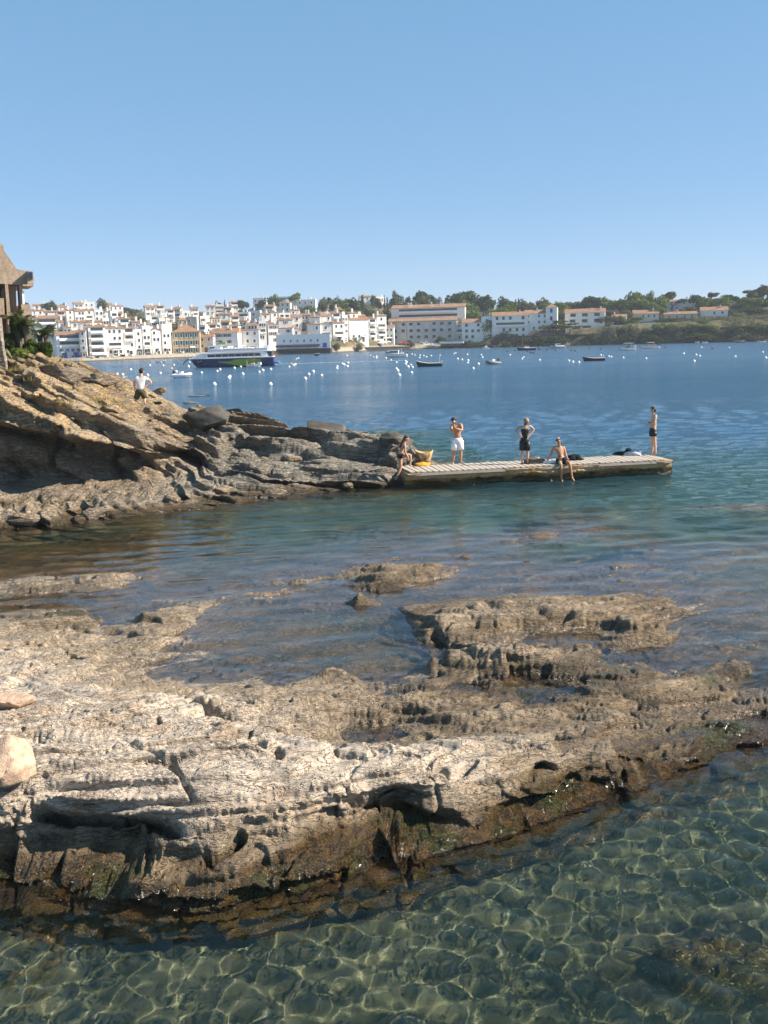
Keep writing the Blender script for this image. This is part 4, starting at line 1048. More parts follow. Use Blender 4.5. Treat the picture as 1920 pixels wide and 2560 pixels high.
def crown(kind, seed):
    rng = np.random.default_rng(seed); bl = []
    if kind == 'pine':          # spreading umbrella pine, unit height, crown radius .5
        for k in range(15):
            a = rng.uniform(0, 6.28); r = rng.uniform(.05, .40) ; bl.append((r * math.cos(a), r * math.sin(a), .78 - .45 * r + rng.uniform(-.07, .07), rng.uniform(.12, .19), rng.uniform(.12, .19), rng.uniform(.07, .12)))
        n, s = 1500, .040
    elif kind == 'round':
        for k in range(15):
            a = rng.uniform(0, 6.28); e = rng.uniform(-.3, 1.1); r = rng.uniform(.15, .32); bl.append((r * math.cos(a) * math.cos(e), r * math.sin(a) * math.cos(e), .58 + .3 * math.sin(e) * rng.uniform(.7, 1.1), rng.uniform(.13, .22), rng.uniform(.13, .22), rng.uniform(.11, .18)))
        n, s = 1500, .042
    elif kind == 'cypress':
        for k in range(9): z = .12 + k * .1; bl.append((rng.uniform(-.02, .02), rng.uniform(-.02, .02), z, .11 * (1.08 - abs(z - .35) * 1.25), .11 * (1.08 - abs(z - .35) * 1.25), .09))
        n, s = 900, .028
    elif kind == 'gnarled':     # wind-combed tree, layered plates
        for k in range(11):
            a = rng.uniform(0, 6.28); r = rng.uniform(.1, .45); bl.append((r * math.cos(a), r * math.sin(a), .55 + .35 * rng.random(), rng.uniform(.14, .22), rng.uniform(.1, .18), rng.uniform(.035, .07)))
        n, s = 1200, .036
    else:                       # low bush
        for k in range(11):
            a = rng.uniform(0, 6.28); r = rng.uniform(.0, .36); bl.append((r * math.cos(a), r * math.sin(a), .38 + rng.uniform(-.15, .3), rng.uniform(.16, .26), rng.uniform(.16, .26), rng.uniform(.16, .28)))
        n, s = 1200, .05
    V, F = leaves(rng, bl, n, s)
    m = np_mesh('crown', V, F, False)
    t = MB(); top = .62 if kind != 'cypress' else .5
    t.tube([(0, 0, -.15), (.01, 0, top * .5), (.02, .01, top)], [.032, .024, .012], 7)
    if kind not in ('cypress', 'bush'):
        for k in range(5):
            a = k * 1.3 + rng.uniform(0, .6); z = top * rng.uniform(.4, .75); r = rng.uniform(.18, .32)
            t.tube([(0, 0, z), (r * .5 * math.cos(a), r * .5 * math.sin(a), z + .1), (r * math.cos(a), r * math.sin(a), z + .17)], [.014, .010, .005], 5)
    return m, t.mesh('trunk')
CROWNS = {}
for k in ('pine', 'round', 'cypress', 'gnarled', 'bush'):
    CROWNS[k] = [crown(k, 40 + i * 7 + len(k)) for i in range(3 if k != 'cypress' else 2)]
_cc = {}
def tree(u, vt, D, wpx, kind, mat, label, group='trees on the far hillside', vb=None, name=None, cat=None):
    if vb is not None:
        for D in np.arange(425, 500, .7):
            q = at_d(u, vb, D)
            if q[1] > shore_y(q[0]) and float(hill_z(np.array([q[0]]), np.array([D]))[0]) >= q[2]: break
        else: D = 460
        D -= .5
    top = at_d(u, vt, D); gz = float(hill_z(np.array([top[0]]), np.array([D]))[0]) if vb is None else at_d(u, vb, D)[2]
    h = max(top[2] - gz, 2.5); base = top[2] - h
    wid = wpx * D / FPX
    i = int(u) % len(CROWNS[kind]); cm, tm = CROWNS[kind][i]
    r = empty(name or {'bush': 'bush', 'cypress': 'cypress_tree', 'pine': 'pine_tree'}.get(kind, 'tree'), (top[0], D, base), (u * 1.7) % 6.28, label, cat or ('bush' if kind == 'bush' else 'tree'), group)
    fac = {'pine': 1.0, 'round': .98, 'cypress': 4.2, 'gnarled': .98, 'bush': 1.0}[kind]
    r.scale = (wid / fac * (1 if kind != 'cypress' else 1), wid / fac, h)
    if kind == 'cypress': r.scale = (wid / .24, wid / .24, h)
    key = (kind, i, mat)
    if key not in _cc: m_ = cm.copy(); m_.materials.clear(); m_.materials.append(LEAF[mat]); _cc[key] = m_
    c = bpy.data.objects.new('crown', _cc[key]); link(c, r)
    if not tm.materials: tm.materials.append(M_BARK)
    k_ = bpy.data.objects.new('trunk', tm); link(k_, r)
    return r
# u top-v D width kind shade
TR = """
66 752 500 14 round dark|122 752 500 38 round dark|155 758 500 26 round dark|254 746 500 30 round olive|186 768 500 18 round olive|312 766 505 26 round olive|338 772 500 30 round olive|322 786 470 30 bush olive|352 784 470 32 bush dark|300 784 470 26 bush olive|362 794 460 26 bush mid|452 792 455 34 bush mid|480 790 455 26 bush olive|
545 752 520 20 round olive|561 748 525 5 cypress dark|607 748 530 30 round dark|612 772 500 34 round mid|636 766 500 20 bush dark|652 748 540 24 round olive|680 736 560 40 round mid|693 740 560 26 round olive|740 725 560 30 pine mid|738 766 500 22 cypress dark|750 764 500 14 cypress dark|722 770 500 22 bush olive|778 762 500 42 bush mid|
806 744 560 30 round olive|822 738 570 14 round dark|843 737 570 4 cypress dark|847 738 570 4 cypress dark|845 746 540 56 round mid|868 744 560 40 round olive|884 744 540 40 round dark|906 737 570 12 cypress dark|905 738 550 9 cypress dark|870 764 500 60 bush olive|895 768 490 50 bush olive|918 758 500 44 bush olive|850 766 490 50 bush mid|933 732 580 14 round olive|945 740 570 16 round olive|962 758 500 40 bush olive|940 772 480 40 bush olive|900 782 470 40 bush olive|980 760 500 30 bush dark|972 778 500 26 bush dark|986 772 502 22 round dark|961 737 560 6 cypress dark|968 742 550 7 cypress dark|
992 727 570 34 round olive|1018 738 560 26 round olive|1004 750 540 40 round olive|1055 716 560 54 pine dark|1048 736 545 60 round olive|1030 748 540 36 round olive|1094 744 560 30 round olive|1120 740 560 10 cypress dark|1092 752 530 46 bush olive|1125 748 545 34 round mid|
1156 713 555 66 pine dark|1140 730 552 30 round dark|1168 745 520 50 round mid|1210 735 545 58 round dark|1190 738 548 34 round dark|1175 766 500 66 round mid|1150 782 490 40 bush mid|1158 758 505 50 round mid|1262 742 530 46 round dark|1284 747 530 30 round mid|1256 762 495 74 round mid|1245 770 485 40 round dark|1222 784 480 36 bush mid|1290 748 530 9 cypress dark|1297 746 515 11 cypress dark|1310 748 535 32 round olive|1330 752 535 30 round olive|1355 745 540 40 round olive|1364 752 520 40 round mid|1385 754 525 30 round mid|1408 752 520 34 round mid|1300 774 495 40 bush mid|1404 768 490 34 round mid|
1414 752 540 30 round olive|1437 750 540 30 round olive|1465 738 520 46 round dark|1488 736 515 56 round dark|1520 742 510 46 round mid|1540 748 505 40 round mid|1555 744 500 44 round dark|1580 730 520 40 round mid|1600 726 525 40 round mid|1622 728 525 36 round mid|1612 746 500 60 round mid|1585 752 500 50 round dark|1652 738 505 44 round mid|1645 762 490 40 round mid|1682 728 530 50 gnarled dark|1530 770 485 30 round olive|1566 772 485 30 round olive|1550 784 475 20 bush dark|1510 772 490 26 round olive|
1741 727 530 34 pine dark|1764 738 520 40 round mid|1748 744 515 30 round dark|1786 728 530 30 gnarled olive|1802 740 510 50 round mid|1790 752 500 50 round dark|1822 727 530 40 pine dark|1720 764 500 44 round olive|1732 772 490 30 bush dark|1868 722 525 44 gnarled dark|1890 726 530 40 round mid|1908 703 530 54 pine dark|1872 740 505 60 round mid|1900 742 500 60 round mid|1850 756 495 56 round dark|1880 768 485 70 round dark|1930 736 500 60 round dark|1960 725 510 60 pine dark|2000 735 505 60 round dark|1840 780 475 40 bush mid|
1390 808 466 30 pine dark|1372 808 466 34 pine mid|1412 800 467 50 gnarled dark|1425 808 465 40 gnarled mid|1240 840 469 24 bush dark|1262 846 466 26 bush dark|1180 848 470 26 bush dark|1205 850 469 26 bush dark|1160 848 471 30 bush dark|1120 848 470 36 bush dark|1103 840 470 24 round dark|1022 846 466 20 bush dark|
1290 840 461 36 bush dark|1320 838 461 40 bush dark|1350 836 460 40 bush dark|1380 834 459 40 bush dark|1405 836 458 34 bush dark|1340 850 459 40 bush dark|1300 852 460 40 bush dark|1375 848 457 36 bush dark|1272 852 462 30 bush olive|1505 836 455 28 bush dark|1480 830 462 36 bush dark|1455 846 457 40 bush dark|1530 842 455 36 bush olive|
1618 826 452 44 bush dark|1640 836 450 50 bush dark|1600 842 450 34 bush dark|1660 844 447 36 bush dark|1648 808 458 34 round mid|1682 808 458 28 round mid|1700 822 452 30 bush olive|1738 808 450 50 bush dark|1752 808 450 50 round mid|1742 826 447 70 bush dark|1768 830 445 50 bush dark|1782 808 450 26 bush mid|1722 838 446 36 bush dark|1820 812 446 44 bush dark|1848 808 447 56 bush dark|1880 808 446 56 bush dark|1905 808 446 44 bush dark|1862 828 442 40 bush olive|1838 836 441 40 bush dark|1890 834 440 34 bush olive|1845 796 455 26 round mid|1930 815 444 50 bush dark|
1516 814 450 20 bush mid|1524 803 450 30 bush olive|1532 814 450 27 bush olive|1544 816 450 22 bush dark|1557 815 450 18 bush dark|1571 830 450 29 bush mid|1580 802 450 33 bush olive|1593 830 450 17 bush olive|1597 817 450 29 bush mid|1613 816 450 18 bush olive|1622 831 450 27 bush mid|1630 823 450 26 bush olive|1648 815 450 28 bush mid|1651 806 450 29 bush dark|1663 811 450 23 bush olive|1677 808 450 24 bush mid|1684 812 450 27 bush olive|1702 812 450 31 bush olive|1708 830 450 33 bush olive|1720 804 450 16 bush olive|1733 831 450 16 bush dark|1740 806 450 33 bush olive|1755 800 450 24 bush dark|1769 809 450 31 bush olive|1779 807 450 21 bush mid|1783 812 450 32 bush mid|1797 820 450 32 bush olive|1805 802 450 20 bush olive|1819 817 450 31 bush dark|1831 816 450 29 bush mid|1844 817 450 34 bush olive|1855 829 450 16 bush olive|1860 825 450 29 bush olive|1877 822 450 27 bush olive|1890 811 450 19 bush olive|1899 817 450 18 bush mid|1905 811 450 20 bush dark|1499 793 475 24 round olive|1513 788 475 29 round olive|1529 789 475 31 round olive|1546 803 475 23 bush dark|1564 794 475 35 bush mid|1581 793 475 30 bush mid|1596 790 475 29 round mid|1615 803 475 25 round olive|1623 802 475 25 round mid|1645 797 475 29 bush dark|1663 798 475 26 round mid|1671 793 475 29 round mid|1691 791 475 29 bush mid|1705 792 475 22 round olive|1723 795 475 32 round olive|1744 793 475 24 round mid|1751 803 475 31 round olive|1773 799 475 26 round olive|1789 796 475 28 bush dark|1802 803 475 23 round mid|1815 803 475 32 round mid|1835 801 475 35 round dark|1847 798 475 22 bush dark|1866 790 475 33 round dark|1881 801 475 30 bush mid|1896 794 475 29 bush olive|1912 797 475 32 bush olive|
470 862 385 20 round dark|455 866 384 16 round mid|490 868 384 14 bush dark|842 852 428 12 bush olive|896 854 432 14 bush olive|985 862 440 12 bush olive
"""
KW = {'pine': 'umbrella pine', 'round': 'round crowned tree', 'cypress': 'slim cypress', 'gnarled': 'wind combed pine', 'bush': 'bush'}
SW = {'dark': 'dark green', 'mid': 'bright green', 'olive': 'olive grey'}
def zone(u, vt, kind):
    low = vt > 790
    spots = [(170, 'above the left end of town'), (300, 'behind the left hill houses'), (420, 'on the slope above the ochre mansion' if not low else 'on the town beach'), (520, 'near the ochre mansion'), (640, 'above the ferry wheelhouse'), (700, 'above the ferry stern'),
             (800, 'behind the town centre roofs'), (860, 'left of the white box villa'), (925, 'above the broad white house'), (975, 'around the white box villa'), (1030, 'above the left end of the hotel' if not low else 'by the hotel beach'), (1135, 'behind the terraced apartments' if not low else 'beside the hotel beach'),
             (1240, 'behind the small white hotel' if not low else 'below the small white hotel'), (1320, 'behind the guest house' if not low else 'on the bank below the guest house'), (1412, 'near the square tower' if not low else 'on the bank below the tower'), (1500, 'above the square white villa' if not low else 'below the square white villa'), (1580, 'behind the cream cottage' if not low else 'below the cream cottage'),
             (1665, 'over the wide cream villa' if not low else 'on the cliff below the cream villa'), (1760, 'around the shaded grey villa' if not low else 'on the cliff below the grey villa'), (1850, 'by the far right villas' if not low else 'on the far right cliff'), (3000, 'at the far right edge' if not low else 'at the right end of the cliff')]
    for lim, s in spots:
        if u < lim: return s
_rows = [q.split() for q in TR.replace('\n', ' ').split('|') if q.strip()]
_by = {}
for q in _rows:
    z_ = zone(float(q[0]), float(q[1]), q[4]); _by.setdefault((q[4], q[5], z_), []).append(q)
for (kind, sh, z_), lst in _by.items():
    lst.sort(key=lambda q: float(q[0]))
    for i, q in enumerate(lst):
        u, vt, D, w = map(float, q[:4])
        if vt < 782 and u < 800: D = max(D, 600 + (u % 7))
        pos_ = '' if len(lst) == 1 else (['left', 'right'][i] + ' hand ' if len(lst) == 2 else ORD[i] + ' from left, ')
        lb = '%s%s %s %s' % (pos_, SW[sh], KW[kind], z_)
        if len(lst) > 2: lb = '%s %s %s, %s from left' % (SW[sh], KW[kind], z_, ORD[i])
        low = vt > 807 and u > 440
        r = tree(u, vt, D, w * (1.5 if low else 1.3), kind, sh, lb, 'bushes on the far shore' if kind == 'bush' else 'trees on the far hillside', vb=(vt + (26 if kind == 'bush' else 30)) if low else None)
# low scrub that nobody could count
rng = np.random.default_rng(9)
N = 15000
sx = rng.uniform(-190, 230, N * 4); d = rng.uniform(6, 260, N * 4) ** 1.0; sy = shore_y(sx) + d
dens = sstep(-.1, .25, fbm2(sx * .04, sy * .04, 3, 77)) * np.where(sx < -25, .35 * (d > 60), np.where(sx > 60, 3.0, 1.0)) * np.where((sx > 5) & (sx < 50) & (d < 30), 0, 1)
k_ = rng.random(N * 4) < dens; sx, sy = sx[k_][:N], sy[k_][:N]
bl = [(x, y, z + .3, rr * 1.3, rr * 1.3, rr) for x, y, z, rr in zip(sx, sy, hill_z(sx, sy), rng.uniform(.6, 1.7, len(sx)))]
V, F = leaves(rng, bl, 110000, .5)
for nm_, sel in (('scrub', slice(None)),):
    o = mesh_obj('scrub', np_mesh('scrub', V, F, False), LEAF['olive'])
    tag(o, 'low olive green scrub covering the far hillside and cliffs', None, None, 'stuff')
# ============================================================ BUOYS AND BOATS
M_BUOY = flat('white_buoy_plastic', (.80, .77, .72), .5, .4, .1)
M_BUOYY = flat('yellow_buoy_plastic', (.75, .55, .15), .5, .4)
M_NAVY = flat('navy_hull_paint', (.012, .02, .10), .25, .5, .1)
M_LIME = flat('lime_green_hull_paint', (.20, .30, .02), .3, .5, .1)
M_WHITE = flat('white_gelcoat', (.80, .79, .77), .3, .5, .06)
M_DGLASS = flat('tinted_cabin_glass', (.015, .02, .022), .08, .6, .2)
M_SEAT = flat('seat_grey', (.42, .45, .50), .7)
M_WOOD = flat('varnished_wood', (.30, .15, .06), .5)
M_DK = flat('black_rubber', (.02, .02, .022), .5)
M_HULLB = flat('dark_green_hull', (.015, .03, .028), .4)
M_HULLR = flat('dark_red_hull', (.10, .02, .03), .4)
M_HULLBL = flat('mid_blue_hull', (.04, .15, .36), .4)
M_ORANGE = flat('orange_plastic', (.75, .16, .03), .5)
M_ROPE = flat('rope', (.45, .40, .32), .9)
def buoy_mesh(col):
    b = MB(); n = 12; R_ = .34; rings = [-.30, -.2, 0, .2, .30]
    prof = [(.18, -.30), (.31, -.17), (.36, 0), (.31, .18), (.18, .31), (.05, .37), (.05, .47)]
    b.add([(r * math.cos(2 * math.pi * k / n), r * math.sin(2 * math.pi * k / n), z) for r, z in prof for k in range(n)],
          [(i * n + k, i * n + (k + 1) % n, (i + 1) * n + (k + 1) % n, (i + 1) * n + k) for i in range(len(prof) - 1) for k in range(n)] + [tuple(range(n))[::-1], tuple(range((len(prof) - 1) * n, len(prof) * n))])
    m = b.mesh('float', True); m.materials.append(col); return m
def ring_mesh():
    b = MB(); b.tube([(.06 * math.cos(a), 0, .50 + .06 * math.sin(a)) for a in np.linspace(0, 6.283, 9)], .018, 5, False); m = b.mesh('mooring_ring'); m.materials.append(M_RAIL); return m
_bm = buoy_mesh(M_BUOY); _bmy = buoy_mesh(M_BUOYY); _rm = ring_mesh()
BU = """375 911|408 912|435 910|440 927|401 931|369 936|293 933|307 935|327 922|471 913|474 903|471 916|504 930|543 926|550 922|586 918|602 915|607 933|575 939|648 928|657 924|677 921|723 915|734 911|738 909|741 895|746 893|441 927|536 959|572 943|676 959|
842 919|843 914|856 908|860 910|868 914|870 905|868 887|783 927|772 934|804 937|763 945|926 886|934 890|941 889|941 893|965 893|1030 883|1037 885|1050 886|1049 892|1059 887|1066 890|1078 887|1100 886|
991 904|1013 900|1016 903|1014 908|1020 915|1027 910|1031 916|991 920|994 925|998 936|1029 930|1135 882|1139 880|1168 884|1144 895|1155 897|1170 899|1169 905|1196 908|1183 919|1203 885|1206 891|1275 885|1305 895|1309 891|1349 898|1422 900|1432 903|1447 904|1502 886|1522 889|1528 890|
1558 892|1615 894|1709 882|1740 885|1749 888|1735 901|1754 866|1823 867|1838 889|1907 878|1914 893"""
YL = "429 919|729 907|977 898"
_bu = [(float(a.split()[0]), float(a.split()[1]), 0) for a in BU.replace('\n', '').split('|')] + [(float(a.split()[0]), float(a.split()[1]), 1) for a in YL.split('|')]
marks = [(300, 'off the blue boat'), (360, 'left of the man on the headland'), (480, 'around the white inflatable'), (560, 'below the bow of the ferry'), (640, 'below the green stripe of the ferry'), (720, 'below the stern of the ferry'), (800, 'right of the ferry stern'), (900, 'left of the white cabin boat'),
         (985, 'just left of the white cabin boat'), (1045, 'left of the black open boat'), (1110, 'beyond the black open boat'), (1180, 'left of the dark inflatable'), (1245, 'near the dark inflatable'), (1340, 'below the two masted sloop'), (1440, 'left of the red boat'), (1530, 'right of the red boat'), (1640, 'below the pair of launches'), (1760, 'below the cliff bush'), (3000, 'near the right edge of the bay')]
_g = {}
for q in _bu:
    for lim, s_ in marks:
        if q[0] < lim: break
    _g.setdefault((s_, q[2]), []).append(q)
for (s_, yl), lst in _g.items():
    lst.sort(key=lambda q: q[1], reverse=True)
    for i, q in enumerate(lst):
        P_ = at_z(q[0], q[1] + 3.0, 0.0)
        c_ = 'yellow' if yl else 'white'
        lb = '%s mooring buoy %s' % (c_, s_) + ('' if len(lst) == 1 else (', ' + ORD[i] + ' nearest the viewer'))
        r = empty('mooring_buoy', (P_[0], P_[1], .06), (q[0] * .7) % 6, lb, 'buoy', 'mooring buoys in the bay')
        sc_ = .74 + .09 * math.sin(q[0] * 3.1); r.scale = (sc_,) * 3
        o_ = bpy.data.objects.new('float', _bmy if yl else _bm); link(o_, r); o_ = bpy.data.objects.new('mooring_ring', _rm); link(o_, r)
# small dark marker floats far out
_dk = MB(); _dk.add([(r * math.cos(k * .785), r * math.sin(k * .785), z) for r, z in ((.25, -.15), (.38, .12), (.12, .42)) for k in range(8)], [(i * 8 + k, i * 8 + (k + 1) % 8, (i + 1) * 8 + (k + 1) % 8, (i + 1) * 8 + k) for i in range(2) for k in range(8)] + [tuple(range(16, 24))]); _dkm = _dk.mesh('marker'); _dkm.materials.append(M_DK)
for i, (u, v) in enumerate([(1268, 878), (1288, 876), (1319, 878), (1327, 881), (1334, 882), (1368, 874), (1389, 875), (1429, 876), (1438, 877), (1473, 871), (1502, 872), (1781, 871), (1663, 868)]):
    P_ = at_z(u, v + 1.5); o_ = mesh_obj('marker_float', _dkm, None, None, (P_[0], P_[1], .02)); tag(o_, 'small dark marker float, %s from left in the row off the shaded bank' % ORD[i], 'float', 'dark marker floats')

def hull(L, B, fb, bow=.9, sheer=.25, n=18, transom=.75, rocker=.15, draft=.25):
    """open shell of a boat, bow towards -x; returns outline MBs"""
    S = []
    for i in range(n + 1):
        t = i / n; x = -L / 2 + L * t
        hb = B / 2 * min(1, (t / .42)) ** .62 if t < .42 else B / 2 * (1 - (1 - transom) * ((t - .42) / .58) ** 2)
        hb = max(hb, .015)
        z1 = fb + sheer * (1 - t / .6) ** 2 * (t < .6) + .06 * sheer * max(0, t - .6) * 2
        zk = -draft * (1 - (1 - t) ** 6)
        xo = -bow * (1 - t) ** 3 * .0
        S.append((x, hb, z1, zk, t))
    V = []; F = []
    for x, hb, z1, zk, t in S:
        rk = bow * (1 - t) ** 2 * .35
        V += [(x + rk, 0, zk), (x + rk * .8, hb * .55, zk * .55), (x + rk * .4, hb * .88, z1 * .45), (x, hb, z1), (x, hb - .05 - .02 * B, z1), (x + rk * .3, max(hb * .8 - .03, 0), z1 * .35), (x + rk * .3, 0, z1 * .3)]
        V += [(x + rk * .8, -hb * .55, zk * .55), (x + rk * .4, -hb * .88, z1 * .45), (x, -hb, z1), (x, -hb + .05 + .02 * B, z1), (x + rk * .3, -max(hb * .8 - .03, 0), z1 * .35)]
    m = 12; order_out = [9, 8, 7, 0, 1, 2, 3]; order_in = [3, 4, 5, 6, 11, 10, 9]
    Fo = []; Fi = []
    for i in range(n):
        a, b_ = i * m, (i + 1) * m
        for j in range(6): Fo.append((a + order_out[j], b_ + order_out[j], b_ + order_out[j + 1], a + order_out[j + 1]))
        for j in range(6): Fi.append((a + order_in[j], b_ + order_in[j], b_ + order_in[j + 1], a + order_in[j + 1]))
    for e in (0, n):
        a = e * m; f = tuple(a + j for j in order_out); Fo.append(f if e == 0 else f[::-1])
    return V, Fo, Fi, S
def boat(name, u, v, Lpx, rz, B, fb, mh, mi, label, cat='boat', **k):
    P_ = at_z(u, v); L = Lpx * P_[1] / FPX / max(abs(math.cos(rz)), .35)
    r = empty(name, (P_[0], P_[1], 0), rz, label, cat)
    V, Fo, Fi, S = hull(L, B, fb, **k)
    MB().add(V, Fo).build('hull', mh, r, True); MB().add(V, Fi).build('interior', mi, r, True)
    b = MB()
    for s in (-1, 1): b.tube([(x, s * (hb + .01), z1) for x, hb, z1, zk, t in S], .035, 5)
    b.build('rubbing_strake', M_WHITE if mh is not M_WHITE else M_WOOD, r)
    r['L'] = L
    return r, L, S
def outboard(r, x, z=.35, col=None):
    b = MB(); b.box(x - .05, x + .25, -.16, .16, z + .2, z + .65); b.box(x - .02, x + .2, -.12, .12, z + .65, z + .72); b.build('outboard_motor', col or M_DK, r)
    b = MB(); b.box(x + .03, x + .15, -.05, .05, z - .75, z + .2); b.build('outboard_leg', M_SEAT, r)
def thwarts(r, L, xs, B, z=.32):
    for x in xs:
        b = MB(); b.box(x - .12, x + .12, -B * .42, B * .42, z, z + .04); b.build('bench', M_WOOD, r)
def post(r, x, y, z0, z1, rad=.04, name='mast', mat=None):
    b = MB(); b.tube([(x, y, z0), (x, y, z1)], [rad, rad * .6], 6); b.build(name, mat or M_WOOD, r)

# ---- the ferry, drawn in its own side view (photo px around the stern waterline)
D_ = 226.0; K = D_ / FPX
P0 = at_z(582, 917)
F = empty('ferry', (P0[0], P0[1], 0), math.radians(1.5), 'large navy blue passenger ferry with lime green swoosh and white upper decks', 'ferry')
sx_ = lambda u: (u - 582) * K
sz_ = lambda v: (917 - v) * K
n = 26; V = []; S = []
for i in range(n + 1):
    t = i / n; x = sx_(477) + (sx_(685) - sx_(477)) * t
    hb = 3.1 * min(1, t / .35) ** .6 if t < .35 else 3.1
    hb = max(hb, .05); z1 = sz_(895) + (.45 * (1 - t / .3) ** 2 if t < .3 else 0) * .4; rk = 2.4 * (1 - t) ** 3
    # port and starboard from keel to sheer
    V += [(x + rk, 0, -.7), (x + rk * .9, hb * .6, -.5), (x + rk * .45, hb * .9, .55), (x + rk * .15, hb * .97, z1 * .7), (x, hb, z1), (x, -hb, z1), (x + rk * .15, -hb * .97, z1 * .7), (x + rk * .45, -hb * .9, .55), (x + rk * .9, -hb * .6, -.5)]
    S.append((x, hb, z1, rk))
Fc = []
for i in range(n):
    a, b_ = i * 9, (i + 1) * 9
    for j in range(9): Fc.append((a + j, a + (j + 1) % 9, b_ + (j + 1) % 9, b_ + j))
Fc += [tuple(range(9))[::-1], tuple(range(n * 9, n * 9 + 9))]
MB().add(V, Fc).build('hull', M_NAVY, F)
def side_y(x, z):      # outer skin of the port side (towards the viewer is -y)
    for (x0, h0, z0, r0), (x1, h1, z1_, r1) in zip(S[:-1], S[1:]):
        if x0 <= x <= x1:
            t = (x - x0) / (x1 - x0); hb = h0 + (h1 - h0) * t; zz = z0 + (z1_ - z0) * t
            return -(hb * (.90 + .10 * min(max((z - .55) / max(zz - .55, .01), 0), 1)))
    return -3.1
b = MB(); sw = []
top = [(548, 903.5), (575, 901), (600, 898.5), (625, 897.5), (640, 898)]; bot = [(660, 911), (640, 913.5), (620, 914.5), (600, 914.2), (590, 912), (570, 907.5), (548, 903.8)]
up = np.interp(np.linspace(548, 655, 24), [q[0] for q in top] + [655], [q[1] for q in top] + [899.5]); lo_ = np.interp(np.linspace(548, 655, 24), [q[0] for q in bot][::-1], [q[1] for q in bot][::-1])
vs = []; 
for u, a_, c_ in zip(np.linspace(548, 655, 24), up, lo_): x = sx_(u); vs += [(x, side_y(x, sz_(a_)) - .03, sz_(a_)), (x, side_y(x, sz_(c_)) - .03, sz_(c_))]
b.add(vs, [(2 * i, 2 * i + 1, 2 * i + 3, 2 * i + 2) for i in range(23)]); b.build('lime_green_swoosh', M_LIME, F)
b = MB(); vs = []
for pl in ([(497, 899.5), (500, 903.5), (503, 905.5), (502, 902)], [(503, 905), (506, 900.5), (511, 899.5), (506, 903)]):
    i0 = len(vs); vs += [(sx_(u), side_y(sx_(u), sz_(v)) - .12, sz_(v)) for u, v in pl]; b.f.append(tuple(range(i0, i0 + 4)))
b.v = vs; b.build('bow_emblem', flat('pale_blue_paint', (.25, .4, .6), .4), F)
def prism(name, pts, hw, mat, parent=F, y0=None, y1=None):
    m = len(pts); y0 = -hw if y0 is None else y0; y1 = hw if y1 is None else y1
    return MB().add([(sx_(u), y0, sz_(v)) for u, v in pts] + [(sx_(u), y1, sz_(v)) for u, v in pts], [tuple(range(m)), tuple(range(2 * m - 1, m - 1, -1))] + [(k, (k + 1) % m, m + (k + 1) % m, m + k) for k in range(m)]).build(name, mat, parent)
prism('white_gunwale', [(481, 893.6), (520, 894), (684, 893), (684, 895.1), (520, 895.4), (481, 895)], 3.13, M_WHITE)
prism('fore_cabin', [(486, 893.5), (497, 886.5), (512, 883.5), (526, 882.5), (526, 893.9)], 2.5, M_WHITE)
prism('main_cabin', [(522, 881.6), (658, 880.4), (671, 884), (673, 893), (522, 893.9)], 2.9, M_WHITE)
prism('cabin_window_band', [(526, 885.5), (653, 884.3), (656, 891.4), (526, 892.2)], 2.96, M_DGLASS)
for k in range(7): prism('window_divider', [(544 + k * 16, 885.2), (545 + k * 16, 885.2), (545 + k * 16, 892.2), (544 + k * 16, 892.2)], 2.99, M_SEAT)
prism('upper_deck', [(505, 882.4), (680, 879.2), (680, 880.6), (505, 884)], 3.1, M_WHITE)
prism('bulwark', [(534, 874.0), (672, 872.6), (672, 879.4), (520, 882)], 2.85, M_SEAT)
prism('wheelhouse', [(525, 881), (530, 868), (556, 865.5), (560, 881)], 2.0, M_WHITE)
prism('windscreen', [(528.5, 871.6), (532, 867.6), (544, 866.6), (541, 870.8)], 2.04, M_DGLASS)
prism('wheelhouse_roof', [(524, 866.6), (546, 863.4), (560, 863.8), (560, 865.6), (530, 868)], 2.2, M_WHITE)
prism('lime_roof_board', [(553, 856.3), (569, 856.3), (569, 860.8), (553, 860.8)], 1.6, M_LIME)
prism('board_post', [(559, 860.8), (561, 860.8), (561, 865), (559, 865)], .2, M_WHITE)
for k in range(9):
    prism('deck_seat', [(563 + k * 8.2, 870.2), (568 + k * 8.2, 870.2), (568 + k * 8.2, 873), (563 + k * 8.2, 873)], 2.4, M_WHITE)
prism('funnel_block', [(662, 868), (674, 866.4), (677, 878.8), (663, 879.6)], 1.8, M_WHITE)
prism('stern_stair_wall', [(657, 880.6), (671, 880), (670, 893), (660, 893.4)], 2.5, M_WHITE)
for u in (671, 676, 681): prism('stern_post', [(u, 879.6), (u + .8, 879.6), (u + .8, 893.6), (u, 893.6)], 2.8, M_RAIL)
prism('stern_platform', [(684, 906), (696, 907), (700, 911), (684, 912)], 2.6, M_HULLBL)
prism('stern_flag', [(689, 887), (694, 889), (693, 899), (690, 897)], .05, M_ORANGE)
b = MB(); b.tube([(sx_(540), 0, sz_(864)), (sx_(541), 0, sz_(848))], .08, 6); b.tube([(sx_(532), 0, sz_(857)), (sx_(550), 0, sz_(857))], .06, 6); b.tube([(sx_(534), 0, sz_(852)), (sx_(547), 0, sz_(852))], .05, 6); b.build('radar_mast', M_WHITE, F)
b = MB(); b.box(sx_(533), sx_(548), -.18, .18, sz_(858), sz_(856.8)); b.build('radar_scanner', M_WHITE, F)
b = MB()
for y in (-3.0, 3.0):
    b.tube([(sx_(u), y, sz_(v)) for u, v in ((480, 893), (490, 886), (505, 882), (522, 880.5))], .035, 5)
    b.tube([(sx_(534), y * .95, sz_(872.5)), (sx_(672), y * .95, sz_(871.3))], .03, 5)
